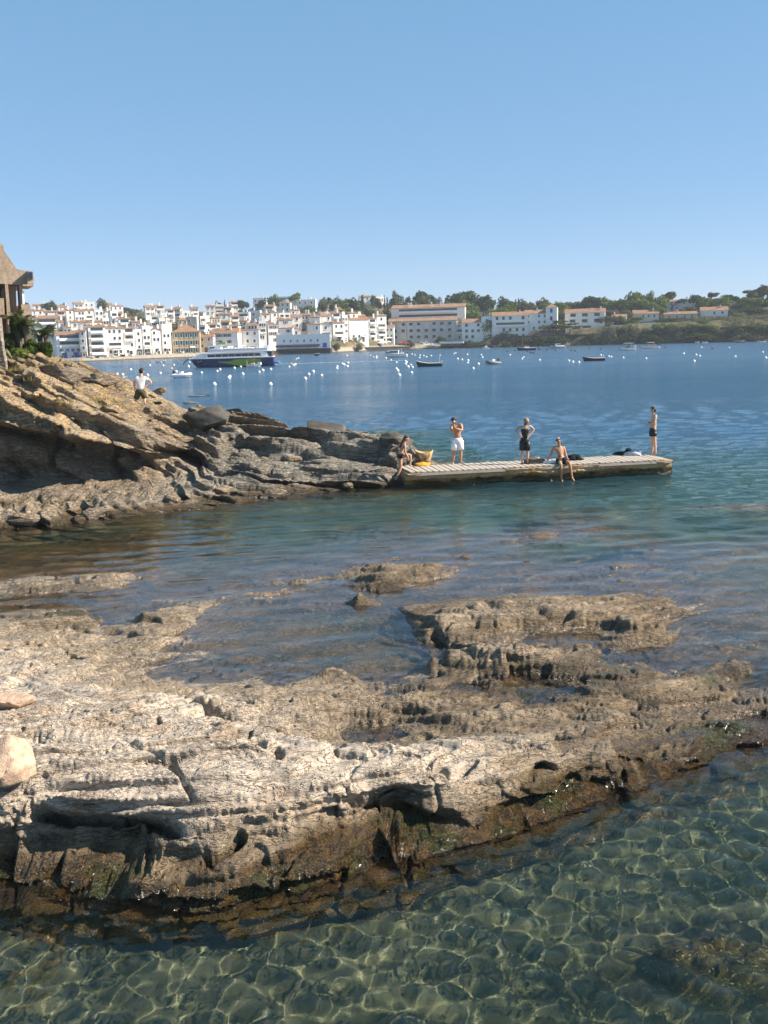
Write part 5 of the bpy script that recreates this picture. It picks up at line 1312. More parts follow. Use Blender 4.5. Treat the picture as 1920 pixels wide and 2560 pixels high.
b.build('handrail', M_WHITE, F)
# wake, foam at the ferry's foot
def foam(name, pts, w, label):
    b = MB(); vs = []; rg = random.Random(3)
    for i, (u, v) in enumerate(pts):
        q = at_z(u, v); vs += [(q[0], q[1] - w * rg.uniform(.4, 1), .035), (q[0], q[1] + w * rg.uniform(.4, 1), .035)]
    b.add(vs, [(2 * i, 2 * i + 2, 2 * i + 3, 2 * i + 1) for i in range(len(pts) - 1)])
    t = NT(name); p = t.pos(); d = t.new('ShaderNodeBsdfDiffuse'); t.set(d.inputs[0], (.75, .78, .8)); tr = t.new('ShaderNodeBsdfTransparent'); m = t.new('ShaderNodeMixShader')
    t.set(m.inputs[0], t.mr(t.noise(p, 1.2, 4, .7), .42, .60)); t.l.new(tr.outputs[0], m.inputs[1]); t.l.new(d.outputs[0], m.inputs[2]); t.l.new(m.outputs[0], t.out.inputs[0])
    tag(b.build(name, t.m), label, None, None, 'stuff')
foam('stern_wake', [(u, 910.5 - (u - 690) * .030 + .3 * math.sin(u * .5)) for u in range(688, 1010, 4)], 1.6, 'white wake trailing from the stern of the ferry')
foam('bow_wash', [(u, 916.6) for u in range(530, 580, 4)], .9, 'thin white wash along the ferry waterline')

# ---- moored boats
r, L, S_ = boat('rowing_boat', 284, 951, 62, .12, 1.9, .45, M_HULLBL, M_WHITE, 'blue open boat with white interior moored behind the headland', 'boat', sheer=.45)
thwarts(r, L, (-.8, .4, 1.5), 1.7); post(r, -L * .42, 0, .4, 1.6, .05, 'stem_post', M_HULLBL); post(r, L * .45, 0, .4, 2.9, .04); b = MB(); b.tube([(-L * .1, 0, 2.0), (L * .45, 0, 2.2)], .03, 5); b.build('boom', M_HULLBL, r)
def inflatable(u, v, Lpx, rz, mt, md, label):
    P_ = at_z(u, v); L = Lpx * P_[1] / FPX / max(abs(math.cos(rz)), .4); r = empty('inflatable_boat', (P_[0], P_[1], .12), rz, label, 'inflatable boat')
    for s in (-1, 1):
        b = MB(); b.tube([(L * .5, s * .75, .18), (L * .3, s * .85, .2), (0, s * .88, .22), (-L * .25, s * .75, .3), (-L * .42, s * .4, .42), (-L * .48, 0, .48)], [.14, .26, .27, .27, .25, .22], 10); b.build('tube', mt, r, True)
    b = MB(); b.box(-L * .35, L * .42, -.7, .7, 0, .08); b.build('floor', md, r); b = MB(); b.box(L * .38, L * .42, -.7, .7, 0, .5); b.build('transom', md, r)
    b = MB(); b.box(-.2, .35, -.3, .3, .08, .85); b.build('console', M_WHITE, r); b = MB(); b.box(.6, .95, -.45, .45, .08, .5); b.build('seat', md, r)
    outboard(r, L * .42, .3); return r
inflatable(455, 944, 48, 2.75, M_WHITE, M_WHITE, 'white inflatable boat with black outboard right of the man on the headland')
inflatable(1232, 911, 32, .45, flat('grey_tube', (.22, .21, .2), .6), M_DK, 'dark grey inflatable boat with black outboard in the middle of the bay')
r, L, S_ = boat('open_boat', 1073, 916, 64, -.06, 2.3, .62, M_HULLB, flat('dark_boards', (.10, .09, .07), .7), 'black open wooden boat with raised bow in the middle of the bay', 'boat', sheer=.5)
thwarts(r, L, (-1.6, -.3, 1.0), 2.0, .45); outboard(r, L * .48, .4, M_WHITE); post(r, L * .40, .2, .5, 1.9, .03, 'stern_pole', M_WHITE)
r, L, S_ = boat('open_boat', 1484, 902, 54, -.08, 2.0, .55, M_HULLR, flat('pink_boards', (.35, .18, .17), .7), 'long dark red open boat with a white outboard', 'boat', sheer=.35)
thwarts(r, L, (-1.5, 0, 1.2), 1.8, .4); outboard(r, L * .42, .4, M_WHITE)
r, L, S_ = boat('cabin_cruiser', 990, 893, 56, -.12, 2.8, .95, M_WHITE, M_WHITE, 'white cabin boat with black outboard moored off the sea wall', 'boat', sheer=.45)
b = MB(); b.box(-L * .28, L * .12, -1.0, 1.0, .5, 1.95); b.build('cabin', M_WHITE, r); b = MB(); b.box(-L * .27, L * .11, -1.03, 1.03, 1.3, 1.75); b.build('cabin_window', M_DGLASS, r); b = MB(); b.box(-L * .31, L * .15, -1.1, 1.1, 1.96, 2.06); b.build('cabin_roof', M_WHITE, r)
b = MB(); b.box(L * .2, L * .34, -.6, .6, .5, 1.3); b.build('engine_box', M_WHITE, r); outboard(r, L * .48, .7); post(r, L * .25, 0, 1.2, 2.7, .03, 'antenna', M_WHITE)
b = MB(); b.tube([(-L * .5, 0, 1.5), (-L * .62, 0, 1.35)], .04, 5); b.build('bow_roller', M_WHITE, r)
r, L, S_ = boat('small_dinghy', 970, 882, 14, .1, 1.4, .4, M_HULLBL, M_SEAT, 'small blue dinghy just behind the white cabin boat bow', 'dinghy'); thwarts(r, L, (0,), 1.2)
r, L, S_ = boat('sailing_sloop', 1316, 876, 46, .05, 2.6, .85, M_NAVY, M_WOOD, 'dark blue wooden sloop with bare mast below the guest house', 'sailing boat', sheer=.35)
b = MB(); b.box(-L * .1, L * .15, -.8, .8, .6, 1.35); b.build('cabin', M_WHITE, r); b = MB(); b.add([(L * .12, -.9, 1.9), (L * .42, -.9, 1.75), (L * .42, .9, 1.75), (L * .12, .9, 1.9)], [(0, 1, 2, 3)]); b.build('awning', flat('maroon_canvas', (.22, .05, .04), .8), r)
post(r, -L * .22, 0, .6, 6.2, .07); post(r, L * .14, .8, .6, 1.9, .03, 'awning_pole'); post(r, L * .4, .8, .6, 1.75, .03, 'awning_pole')
b = MB(); b.tube([(-L * .2, 0, 1.8), (L * .3, 0, 1.7)], .05, 5); b.build('boom', M_WOOD, r)
r, L, S_ = boat('motor_yacht', 1394, 871, 36, 0.05, 2.9, .8, flat('pale_blue_hull', (.36, .42, .48), .4), M_WHITE, 'pale motor yacht with white cabin near the foot of the shaded bank', 'motor boat', sheer=.4)
b = MB(); b.box(-L * .12, L * .2, -1, 1, .6, 1.75); b.build('cabin', M_WHITE, r); b = MB(); b.box(-L * .11, L * .19, -1.03, 1.03, 1.2, 1.6); b.build('cabin_window', M_DGLASS, r); b = MB(); b.box(L * .3, L * .45, -1, 1, .5, 1.1); b.build('stern_seat', M_WHITE, r)
r, L, S_ = boat('launch', 1568, 876, 40, .04, 2.6, .8, M_WHITE, flat('dark_boards', (.1, .09, .07), .7), 'nearer of two launches with canopies at the foot of the right hand cliff', 'boat', sheer=.5)
b = MB(); b.box(-L * .2, L * .35, -1.1, 1.1, 2.1, 2.2); b.build('canopy', M_WHITE, r)
for x in (-L * .18, L * .33):
    for y in (-1, 1): post(r, x, y, .7, 2.1, .03, 'canopy_pole', M_WHITE)
b = MB(); b.box(-L * .1, L * .1, -.8, .8, .5, 1.3); b.build('engine_box', M_BROWN, r); b = MB(); b.box(L * .44, L * .5, -1.0, 1.0, .2, 1.5); b.build('transom', M_WHITE, r)
r, L, S_ = boat('launch', 1625, 871, 46, .04, 2.6, .7, M_WHITE, M_WOOD, 'farther of two launches with an orange bundle aboard below the right cliff', 'boat', sheer=.4)
b = MB(); b.box(-L * .15, L * .2, -1.1, 1.1, 1.9, 2.0); b.build('canopy', M_WHITE, r)
for x in (-L * .13, L * .18):
    for y in (-1, 1): post(r, x, y, .6, 1.9, .03, 'canopy_pole', M_WHITE)
b = MB(); b.box(L * .0, L * .12, -.5, .5, .6, 1.3); b.build('orange_bundle', M_ORANGE, r); outboard(r, L * .46, .6)
r, L, S_ = boat('dinghy', 397, 907, 16, .15, 1.5, .45, M_WHITE, M_SEAT, 'small white dinghy left of the ferry bow', 'dinghy'); thwarts(r, L, (0,), 1.2); 
r, L, S_ = boat('dinghy', 411, 906, 9, .15, 1.3, .45, M_SEAT, M_DK, 'tiny grey dinghy tied astern of the small white dinghy', 'dinghy'); thwarts(r, L, (0,), 1.0)
r, L, S_ = boat('sailing_dinghy', 635, 917, 36, 3.1, 1.9, .55, M_WHITE, M_WOOD, 'small white sailing dinghy with bare mast in front of the ferry', 'sailing boat', sheer=.3)
post(r, 0, 0, .3, 4.6, .05); b = MB(); b.box(-L * .05, L * .2, -.4, .4, .5, .85); b.build('cuddy', M_WHITE, r); b = MB(); b.box(-L * .5, -L * .3, -.7, .7, .4, .95); b.build('sail_bag', M_WHITE, r); post(r, L * .47, 0, .4, 1.6, .04, 'rudder_head', M_WHITE)
r, L, S_ = boat('dinghy', 777, 883, 20, .05, 1.7, .5, M_WHITE, M_SEAT, 'small white boat against the dark restaurant quay', 'dinghy'); thwarts(r, L, (0,), 1.3)
r, L, S_ = boat('speedboat', 793, 889, 13, 3.1, 1.8, .7, M_DK, M_DK, 'small dark speedboat throwing a white wake off the quay', 'speedboat'); outboard(r, L * .4, .5)
foam('speedboat_wake', [(u, 889.2) for u in range(799, 820, 3)], .7, 'short white wake behind the small dark speedboat')
r, L, S_ = boat('rowing_boat', 1213, 872.5, 18, .05, 1.7, .6, M_WHITE, M_WOOD, 'white boat moored close under the small white hotel bank', 'boat'); b = MB(); b.box(-.2, .9, -.5, .5, .5, 1.3); b.build('cuddy', M_WHITE, r)
r, L, S_ = boat('rowing_boat', 1350, 873.5, 11, .05, 1.3, .4, M_HULLB, M_DK, 'little dark rowing boat right of the sloop', 'dinghy'); thwarts(r, L, (0,), 1.0)
for u, w_, lb, mh in ((1849, 28, 'dark hulled boat moored under the far right cliff', M_HULLB), (1902, 20, 'white boat moored under the cliff at the right edge', M_WHITE), (1761, 14, 'tiny white boat at the foot of the large cliff bush', M_WHITE), (1742, 10, 'tiny pale boat left of the one at the cliff bush foot', M_SEAT)):
    r, L, S_ = boat('rowing_boat', u, 856.5 if u > 1800 else 858, w_, .05, 1.7, .55, mh, M_WHITE, lb, 'boat'); thwarts(r, L, (0,), 1.3)
r, L, S_ = boat('stored_boat', 1120, 858, 34, .2, 2.2, .7, M_WHITE, M_HULLBL, 'long white and blue boat stored on the beach by the hotel', 'boat'); r.location = tuple(at_d(1128, 858, 468)); 
r, L, S_ = boat('stored_boat', 350, 898, 30, .1, 1.8, .5, M_WHITE, M_HULLBL, 'white boat drawn up on the left town beach', 'boat'); r.location.z = .5
for i, (u, w_, mh) in enumerate([(225, 15, M_WHITE), (243, 12, M_HULLBL), (262, 16, M_WHITE), (281, 11, M_WHITE), (306, 13, M_HULLR), (327, 12, M_WHITE), (372, 12, M_HULLBL), (388, 10, M_WHITE), (455, 12, M_WHITE)]):
    q = at_z(u, 897 - (u - 225) * .03, .9); r, L, S_ = boat('beached_boat', u, 900, w_, .25 - (i % 3) * .35, 1.5, .5, mh, M_SEAT, 'small open boat drawn up on the town beach, %s from left' % ORD[i], 'boat')
    r['group'] = 'boats drawn up on the town beach'; D9 = float(shore_y(q[0])) + 5; P9 = at_d(u, 890, D9); r.location = (P9[0], D9, float(hill_z(np.array([P9[0]]), np.array([D9]))[0]) + .25); thwarts(r, L, (0,), 1.1)
# gangway pole by the ferry bow
a_ = at_d(433, 895, 235); c_ = at_d(457, 909, 226); b = MB(); b.tube([a_, c_], .09, 6); tag(b.build('landing_pole', M_ROPE), 'slanting pale pole left of the ferry bow', 'pole')
a_ = at_z(461, 911); b = MB(); b.tube([(a_[0] - .6, a_[1], -.2), (a_[0] + .5, a_[1], 1.0), (a_[0] + 1.3, a_[1], 1.4)], .14, 6); tag(b.build('mooring_bracket', M_HULLB), 'dark bent mooring bracket beside the ferry bow', 'bracket')
# poles and masts on the skyline
for u, v0, D2, lb in ((409, 742, 520, 'thin mast on the skyline above the left hill houses'), (452, 752, 520, 'thin antenna on the skyline left of the ochre mansion')):
    q = at_d(u, v0, D2); b = MB(); b.tube([(q[0], q[1], q[2] - 16), tuple(q)], [.12, .06], 5); tag(b.build('antenna_mast', M_SEAT), lb, 'mast')
# ============================================================ JETTY
DZ = .62
_a = at_z(1018, 1222)[:2]; _b = at_z(1682, 1186)[:2]
dl = _b - _a; DL = float(np.hypot(*dl)); dd = dl / DL; dn = np.array([-dd[1], dd[0]])
DW = 1.75
J = empty('jetty', (_a[0], _a[1], 0), math.atan2(dd[1], dd[0]), 'long low concrete jetty topped with pale wooden planks, running out from the headland', 'jetty')
def jet(x, y, z=0.0): q = _a + dd * x + dn * y; return np.array([q[0], q[1], z])
# rough cast body: front and ends built as a relief
nx_, nz_ = 300, 34
xs = np.linspace(0, DL, nx_); prof = np.linspace(0, 1, nz_)
Xg = np.repeat(xs[:, None], nz_, 1); Tg = np.repeat(prof[None], nx_, 0)
Zg = -.9 + (DZ - .06 + .9) * Tg
blk = worley2(Xg * .8, Zg * 2.4 + 5, 33)
rel = .09 * fbm2(Xg * 1.5, Zg * 4, 4, 30) + .10 * (blk[2] - .5) * sstep(.42, .25, Zg) - .05 * (1 - sstep(0, .08, blk[1] - blk[0])) * sstep(.5, .3, Zg)
hang = sstep(.34 + .06 * np.sin(Xg * 1.7), .16, Zg) * (.12 + .22 * sstep(.0, .35, fbm2(Xg * .55, Zg * .3, 3, 35)) + .25 * sstep(2.2, .5, Xg))
lip = -.05 * sstep(.48, .52, Zg) + .03 * np.sin(Xg * .9)
Yg = rel + hang + lip
Xe = Xg.copy()
V = np.stack([Xe, Yg, Zg], -1).reshape(-1, 3)
i_ = np.arange(nx_ * nz_).reshape(nx_, nz_); Fq = np.stack([i_[:-1, :-1], i_[1:, :-1], i_[1:, 1:], i_[:-1, 1:]], -1).reshape(-1, 4)
V2 = V.copy(); V2[:, 1] = DW - rel.ravel() * .5
Fb = Fq[:, ::-1] + len(V)
ends = []
for e in (0, nx_ - 1):
    a = i_[e]; ends.append(np.stack([a[:-1], a[1:], a[1:] + len(V), a[:-1] + len(V)], -1))
tp = np.stack([i_[:-1, -1], i_[1:, -1], i_[1:, -1] + len(V), i_[:-1, -1] + len(V)], -1)
t = NT('jetty_concrete'); p = t.obj(); sep = t.new('ShaderNodeSeparateXYZ', i_0=p); z = sep.outputs[2]
n1 = t.noise(p, 2.2, 5, .65); n2 = t.noise(p, 14, 5, .7); n3 = t.noise(t.mapping(p, (1, 1, .35)), 1.2, 4, .6)
c = t.mix(t.mr(n1, .35, .65), (.56, .36, .18), (.36, .225, .11)); c = t.mix(t.mr(n2, .5, .75, 0, .6), c, (.12, .095, .07)); c = t.mix(t.mr(n3, .56, .64, 0, .6), c, (.42, .36, .28))
rx_ = t.math('ABSOLUTE', t.math('SUBTRACT', sep.outputs[0], 4.78)); c = t.mix(t.math('MULTIPLY', t.mr(rx_, .14, .02), t.mr(z, .12, .3)), c, (.45, .18, .04))
zl = t.math('ADD', z, t.math('MULTIPLY', t.math('SUBTRACT', n1, .5), .9))
c = t.mix(t.mr(zl, .30, .16), c, t.mix(t.mr(n2, .4, .6), (.045, .035, .02), (.10, .075, .03)))
t.pbr(c, t.mr(zl, .1, .2, .35, .9), .3, t.bump(t.math('ADD', n2, t.math('MULTIPLY', n1, 2)), .8, .04))
o = mesh_obj('concrete_body', np_mesh('concrete_body', np.vstack([V, V2]), np.vstack([Fq, Fb, *ends, tp]), True), t.m, J); o.cycles.is_caustics_receiver = True
t = NT('bleached_planks'); p = t.obj(); oi = t.new('ShaderNodeObjectInfo').outputs['Random']
n1 = t.noise(t.mapping(p, (12, 1.5, 12)), 3, 5, .7); n2 = t.noise(p, 1.2, 3)
c = t.mix(t.mr(n1, .35, .7), (.50, .44, .37), (.36, .30, .245)); c = t.mix(t.math('MULTIPLY', oi, .35), c, (.34, .30, .25)); c = t.mix(t.mr(n2, .6, .8, 0, .3), c, (.25, .2, .16))
t.pbr(c, .85, .2, t.bump(n1, .4, .01)); M_PLANK = t.m
b = MB(); b.box(-.088, .088, -.02, DW + .02, 0, .045); _pm = b.mesh('plank'); _pm.materials.append(M_PLANK)
npk = int((DL - .25) / .225); rg = random.Random(4)
for k in range(npk):
    o = bpy.data.objects.new('plank', _pm); link(o, J); o.location = (.22 + k * .225, rg.uniform(-.05, .03), DZ - .055 + rg.uniform(0, .008) + (.02 if k in (0, 1) else 0)); o.rotation_euler = (rg.uniform(-.003, .003), rg.uniform(-.012, .012), rg.uniform(-.012, .012) + (.06 if k in (0, 1) else 0))
b = MB(); b.box(.1, DL - .1, -.06, .0, DZ - .15, DZ - .06); b.build('edge_beam', M_PLANK, J)
TOPZ = DZ - .01
# rocks at the root of the jetty, so that it grows out of the shore
def boulder(name, c, r, seed, mat, label, cat='rock', sq=(1, 1, 1), n=3, rough=.25, group=None, parent=None, rz=0):
    bm = bmesh.new(); bmesh.ops.create_icosphere(bm, subdivisions=n, radius=1); me = bpy.data.meshes.new(name); bm.to_mesh(me); bm.free()
    co = np.empty(len(me.vertices) * 3); me.vertices.foreach_get('co', co); co = co.reshape(-1, 3)
    # flatten into facets
    rgn = np.random.default_rng(seed); dirs = rgn.normal(size=(26, 3)); dirs /= np.linalg.norm(dirs, axis=1)[:, None]; lim = rgn.uniform(.45, .8, 26)
    for d_, l_ in zip(dirs, lim): h = co @ d_; m_ = h > l_; co[m_] -= (h[m_] - l_)[:, None] * d_
    co *= (1 + rough * .5 * fbm3(co[:, 0] * 1.6 + seed, co[:, 1] * 1.6, co[:, 2] * 4, 4, seed))[:, None]
    co *= np.array(r) * np.array(sq) * 1.35; me.vertices.foreach_set('co', co.ravel().astype(np.float32)); me.polygons.foreach_set('use_smooth', np.ones(len(me.polygons), bool)); me.update()
    at = {}
    for k in ('algae', 'damp', 'pale', 'ochre'):
        a_ = me.attributes.new(k, 'FLOAT', 'POINT'); 
        if k == 'pale' and mat is M_ROCK: a_.data.foreach_set('value', np.ones(len(co), np.float32))
    o = mesh_obj(name, me, mat, parent, c); o.rotation_euler.z = rz; o.cycles.is_caustics_receiver = True
    return tag(o, label, cat, group)
M_SHADEROCK = flat('shade_dark_rock', (.085, .078, .066), .95, .15, .45, 1.6, 1.0, 9)  # shade on the boulders' faces put into a darker rock colour, not lichen
# loose rocks lying on the headland: u v(base) depth-offset size
def hb(u, v): return on_head(u, v)
q = hb(800, 1108); boulder('dark_boulder', (q[0], q[1] + .5, q[2] + .42), (.82, .5, .40), 5, M_SHADEROCK, 'big dark flat topped boulder perched on the low ridge behind the cliff', 'boulder', (1, 1, 1), 5, .2)
q = hb(520, 1085); boulder('dark_boulder', (q[0], q[1] + .6, q[2] + .45), (1.0, .7, .75), 9, M_SHADEROCK, 'dark angular boulder on the middle of the headland', 'boulder', (1, 1, 1), 5, .25)
q = hb(150, 955); boulder('slab', (q[0], q[1] + .8, q[2] + .25), (1.1, .7, .42), 12, M_HEAD, 'tilted brown slab below the left bushes', 'boulder', (1, 1, 1), 5, .2, rz=.2)
q = hb(235, 965); boulder('slab', (q[0], q[1] + .8, q[2] + .2), (.8, .6, .4), 14, M_HEAD, 'brown block with a squared end left of the man in the T-shirt', 'boulder', (1, 1, 1), 5, .2)
q = hb(400, 985); boulder('rock', (q[0], q[1] + .2, q[2] + .1), (.34, .28, .22), 21, M_HEAD, 'round brown rock beside the feet of the man in the T-shirt', 'rock', (1, 1, 1), 4, .2)
q = hb(585, 1050); boulder('rock', (q[0], q[1] + .8, q[2] + .15), (.75, .4, .3), 23, M_SHADEROCK, 'low flat rock on the ridge line above the angular boulder', 'rock', (1, 1, 1), 4, .3)
q = hb(990, 1120); boulder('rock', (q[0], q[1] + .5, q[2] + .1), (.8, .6, .35), 27, M_SHADEROCK, 'rough brown rock behind the climbing woman', 'rock', (1, 1, 1), 5, .35)
q = at_z(1010, 1205); boulder('rock', (q[0] - .35, q[1] + .1, .12), (.7, .6, .34), 28, M_HEAD, 'dark rock at the root of the jetty under the climbing woman', 'rock', (1, 1, 1), 5, .35)
for i, (u, v, s) in enumerate([(60, 1300, 0.5), (240, 1288, 0.45), (430, 1250, 0.4), (460, 1100, 0.35), (560, 1225, 0.35), (650, 1180, 0.35), (690, 1232, 0.4), (730, 1150, 0.35), (870, 1215, 0.3)]):
    q = hb(u, v); boulder('rock', (q[0], q[1], q[2] + s * .05), (s * 1.4, s * .9, s * .55), 50 + i, M_HEAD, 'broken brown rock lying on the headland slope, %s from left of the loose ones' % ORD[i], 'rock', (1, 1, 1), 4, .35, 'loose rocks on the headland', rz=i)
# pale blocks at the left foot of the photograph
M_PALE = flat('pale_orange_stone', (.46, .32, .225), .9, .2, .35, 14, 1.0, 45)
q = at_z(12, 1960, .98); boulder('stone_block', (q[0], q[1] + .10, 1.17), (.34, .30, .26), 61, M_PALE, 'smooth pale orange stone block cut by the left edge', 'stone', (1, 1, 1), 4, .06)
q = at_z(18, 1765, .98); boulder('stone', (q[0], q[1], 1.03), (.40, .20, .14), 62, M_PALE, 'flat pinkish stone lying on the ledge at the left edge', 'stone', (1, 1, 1), 4, .3)
# things lying on the jetty
def lump(name, x, y, r, seed, mat, label, cat, sq=(1, 1, .6)):
    bm = bmesh.new(); bmesh.ops.create_icosphere(bm, subdivisions=4, radius=1); me = bpy.data.meshes.new(name); bm.to_mesh(me); bm.free()
    co = np.empty(len(me.vertices) * 3); me.vertices.foreach_get('co', co); co = co.reshape(-1, 3)
    co *= (1 + .38 * fbm3(co[:, 0] * 2 + seed, co[:, 1] * 2, co[:, 2] * 2, 3, seed))[:, None]; co *= r * np.array(sq); co[:, 2] = np.maximum(co[:, 2], -r * .12) + r * .12
    me.vertices.foreach_set('co', co.ravel().astype(np.float32)); me.polygons.foreach_set('use_smooth', np.ones(len(me.polygons), bool)); me.update()
    q = jet(x, y, TOPZ); o = mesh_obj(name, me, mat, None, tuple(q)); return tag(o, label, cat)
def jx(u, v):           # jetty coordinates of a photo point on the deck
    q = at_z(u, v, TOPZ)[:2] - _a; return float(q @ dd), float(q @ dn)
M_CLOTHK = flat('khaki_cloth', (.16, .12, .08), .9, .1, .3, 8); M_CLOTHD = flat('dark_cloth', (.015, .02, .02), .9, .1, .2, 8); M_CLOTHY = flat('yellow_towel', (.62, .30, .04), .9, .1, .15, 8); M_CLOTHL = flat('pale_lilac_cloth', (.40, .40, .48), .9, .1, .2, 8); M_CLOTHW = flat('white_cloth', (.78, .76, .73), .9, .1, .1, 8)
x, y = jx(1337, 1157); lump('rucksack', x, y, .36, 3, M_CLOTHK, 'khaki and brown rucksack lying behind the woman in black', 'bag', (1.25, .8, .5))
x, y = jx(1352, 1150); lump('shoe', x - .05, y + .35, .11, 8, M_CLOTHW, 'white shoe on top of the khaki rucksack heap', 'shoe', (1.3, .6, .5))
x, y = jx(1376, 1157); lump('towel', x, y, .3, 5, M_CLOTHW, 'crumpled white towel by the seated man\'s hand', 'towel', (1.2, .8, .22))
x, y = jx(1437, 1150); lump('backpack', x, y, .30, 6, M_CLOTHD, 'small black backpack right of the seated man', 'bag', (1.1, .8, .65))
x, y = jx(1562, 1137); lump('bag', x, y, .36, 7, M_CLOTHD, 'flat black bag at the far edge left of the standing man', 'bag', (1.3, .6, .3))
x, y = jx(1570, 1136); lump('bag', x + .05, y, .25, 17, M_CLOTHD, 'upright black bundle next to the flat black bag', 'bag', (.7, .6, .9))
x, y = jx(1585, 1138); lump('shirt', x, y, .32, 9, M_CLOTHL, 'pale lilac shirt draped beside the black bag', 'shirt', (1.2, .7, .45))
x, y = jx(1060, 1164); lump('towel', x - .05, y, .26, 11, M_CLOTHY, 'folded bright yellow towel in front of the straw basket', 'towel', (1.25, .7, .42))
# straw basket
x, y = jx(1062, 1160); q = jet(x + .05, y + .32, TOPZ)
M_STRAW = NT('straw'); p = M_STRAW.obj(); w_ = M_STRAW.new('ShaderNodeTexWave', i_Scale=22.0, i_Distortion=2.0); w_.bands_direction = 'Z'; M_STRAW.l.new(p, w_.inputs[0]); c = M_STRAW.mix(w_.outputs[0], (.66, .46, .24), (.46, .30, .14)); M_STRAW.pbr(c, .85, .2, M_STRAW.bump(w_.outputs[0], .5, .01)); M_STRAW = M_STRAW.m
r = empty('straw_basket', tuple(q), 0, 'large woven straw basket at the shore end of the jetty', 'basket')
b = MB(); n = 20; pr = [(.0, .0), (.21, .0), (.26, .12), (.31, .3), (.37, .47), (.35, .47), (.28, .28), (.0, .06)]
b.add([(a * math.cos(2 * math.pi * k / n), a * .8 * math.sin(2 * math.pi * k / n), z + (.05 * math.cos(4 * math.pi * k / n) if z > .4 else 0)) for a, z in pr for k in range(n)], [(i * n + k, i * n + (k + 1) % n, (i + 1) * n + (k + 1) % n, (i + 1) * n + k) for i in range(len(pr) - 1) for k in range(n)]); b.build('bowl', M_STRAW, r, True)
for s in (-1, 1): b = MB(); b.tube([(.2 * math.cos(a), s * .29 - s * .02 * math.sin(a), .42 - .24 * math.sin(a)) for a in np.linspace(0, math.pi, 9)], .018, 6); b.build('handle', M_WOOD, r)

# ============================================================ PEOPLE
M_SKIN = {}
def skin(name, c):
    t = NT(name); p = t.obj(); n = t.noise(p, 5, 3, .6); cc = t.mix(t.mr(n, .35, .7), tuple(c), (c[0] * .8, c[1] * .68, c[2] * .6)); t.pbr(cc, .5, .35, t.bump(t.noise(p, 30, 2), .1, .005)); M_SKIN[name] = t.m; return t.m
SK1 = skin('tanned_skin', (.50, .27, .155)); SK2 = skin('fair_skin', (.58, .35, .24)); SK3 = skin('light_skin', (.62, .40, .28))
M_HAIRD = flat('dark_brown_hair', (.025, .016, .010), .6, .3, .3, 20); M_HAIRG = flat('grey_hair', (.28, .26, .24), .6, .3, .3, 20); M_HAIRB = flat('brown_hair', (.10, .045, .02), .6, .3, .3, 20); M_HAIRF = flat('fair_hair', (.30, .21, .12), .6, .3, .3, 20)
M_EYE = flat('eye', (.03, .02, .02), .3)
def skin_mesh(name, chains, mat, parent, sub=2):
    """chains: lists of (x,y,z,r); a point repeated (same coordinates) joins chains"""
    idx = {}; vs = []; rs = []; es = []
    def gid(p):
        k = tuple(round(c, 4) for c in p[:3])
        if k not in idx: idx[k] = len(vs); vs.append(p[:3]); rs.append(p[3])
        return idx[k]
    for ch in chains:
        ids = [gid(p) for p in ch]
        for a, b_ in zip(ids[:-1], ids[1:]):
            if a != b_: es.append((a, b_))
    me = bpy.data.meshes.new(name); me.from_pydata([tuple(map(float, v)) for v in vs], es, [])
    o = mesh_obj(name, me, mat, parent)
    md = o.modifiers.new('skin', 'SKIN'); md.use_smooth_shade = True; md.branch_smoothing = .6
    lay = me.skin_vertices[0].data
    # one root per island
    adj = {i: [] for i in range(len(vs))}
    for a, b_ in es: adj[a].append(b_); adj[b_].append(a)
    seen = set()
    for i in range(len(vs)):
        rr = rs[i]; lay[i].radius = (rr, rr) if not isinstance(rr, tuple) else rr
        lay[i].use_root = False
    for i in range(len(vs)):
        if i in seen: continue
        lay[i].use_root = True; st = [i]
        while st:
            k = st.pop()
            if k in seen: continue
            seen.add(k); st += adj[k]
    s_ = o.modifiers.new('sub', 'SUBSURF'); s_.levels = sub; s_.render_levels = sub
    return o
def lerp(a, b_, t): return tuple(a[i] + (b_[i] - a[i]) * t for i in range(3))
def ellips(name, c, r, mat, parent, fwd=(0, -1, 0), keep=None, sub=3, up=None):
    bm = bmesh.new(); bmesh.ops.create_icosphere(bm, subdivisions=sub, radius=1)
    if keep: bmesh.ops.delete(bm, geom=[v for v in bm.verts if not keep(v.co)], context='VERTS')
    me = bpy.data.meshes.new(name); bm.to_mesh(me); bm.free()
    me.transform(Matrix.Diagonal((*r, 1))); me.polygons.foreach_set('use_smooth', np.ones(len(me.polygons), bool))
    o = mesh_obj(name, me, mat, parent)
    f = Vector(fwd).normalized(); z = Vector(up or (0, 0, 1)); x = f.cross(z).normalized(); z = x.cross(f).normalized()
    o.matrix_local = Matrix(((-x.x, -f.x, z.x, c[0]), (-x.y, -f.y, z.y, c[1]), (-x.z, -f.z, z.z, c[2]), (0, 0, 0, 1)))
    return o
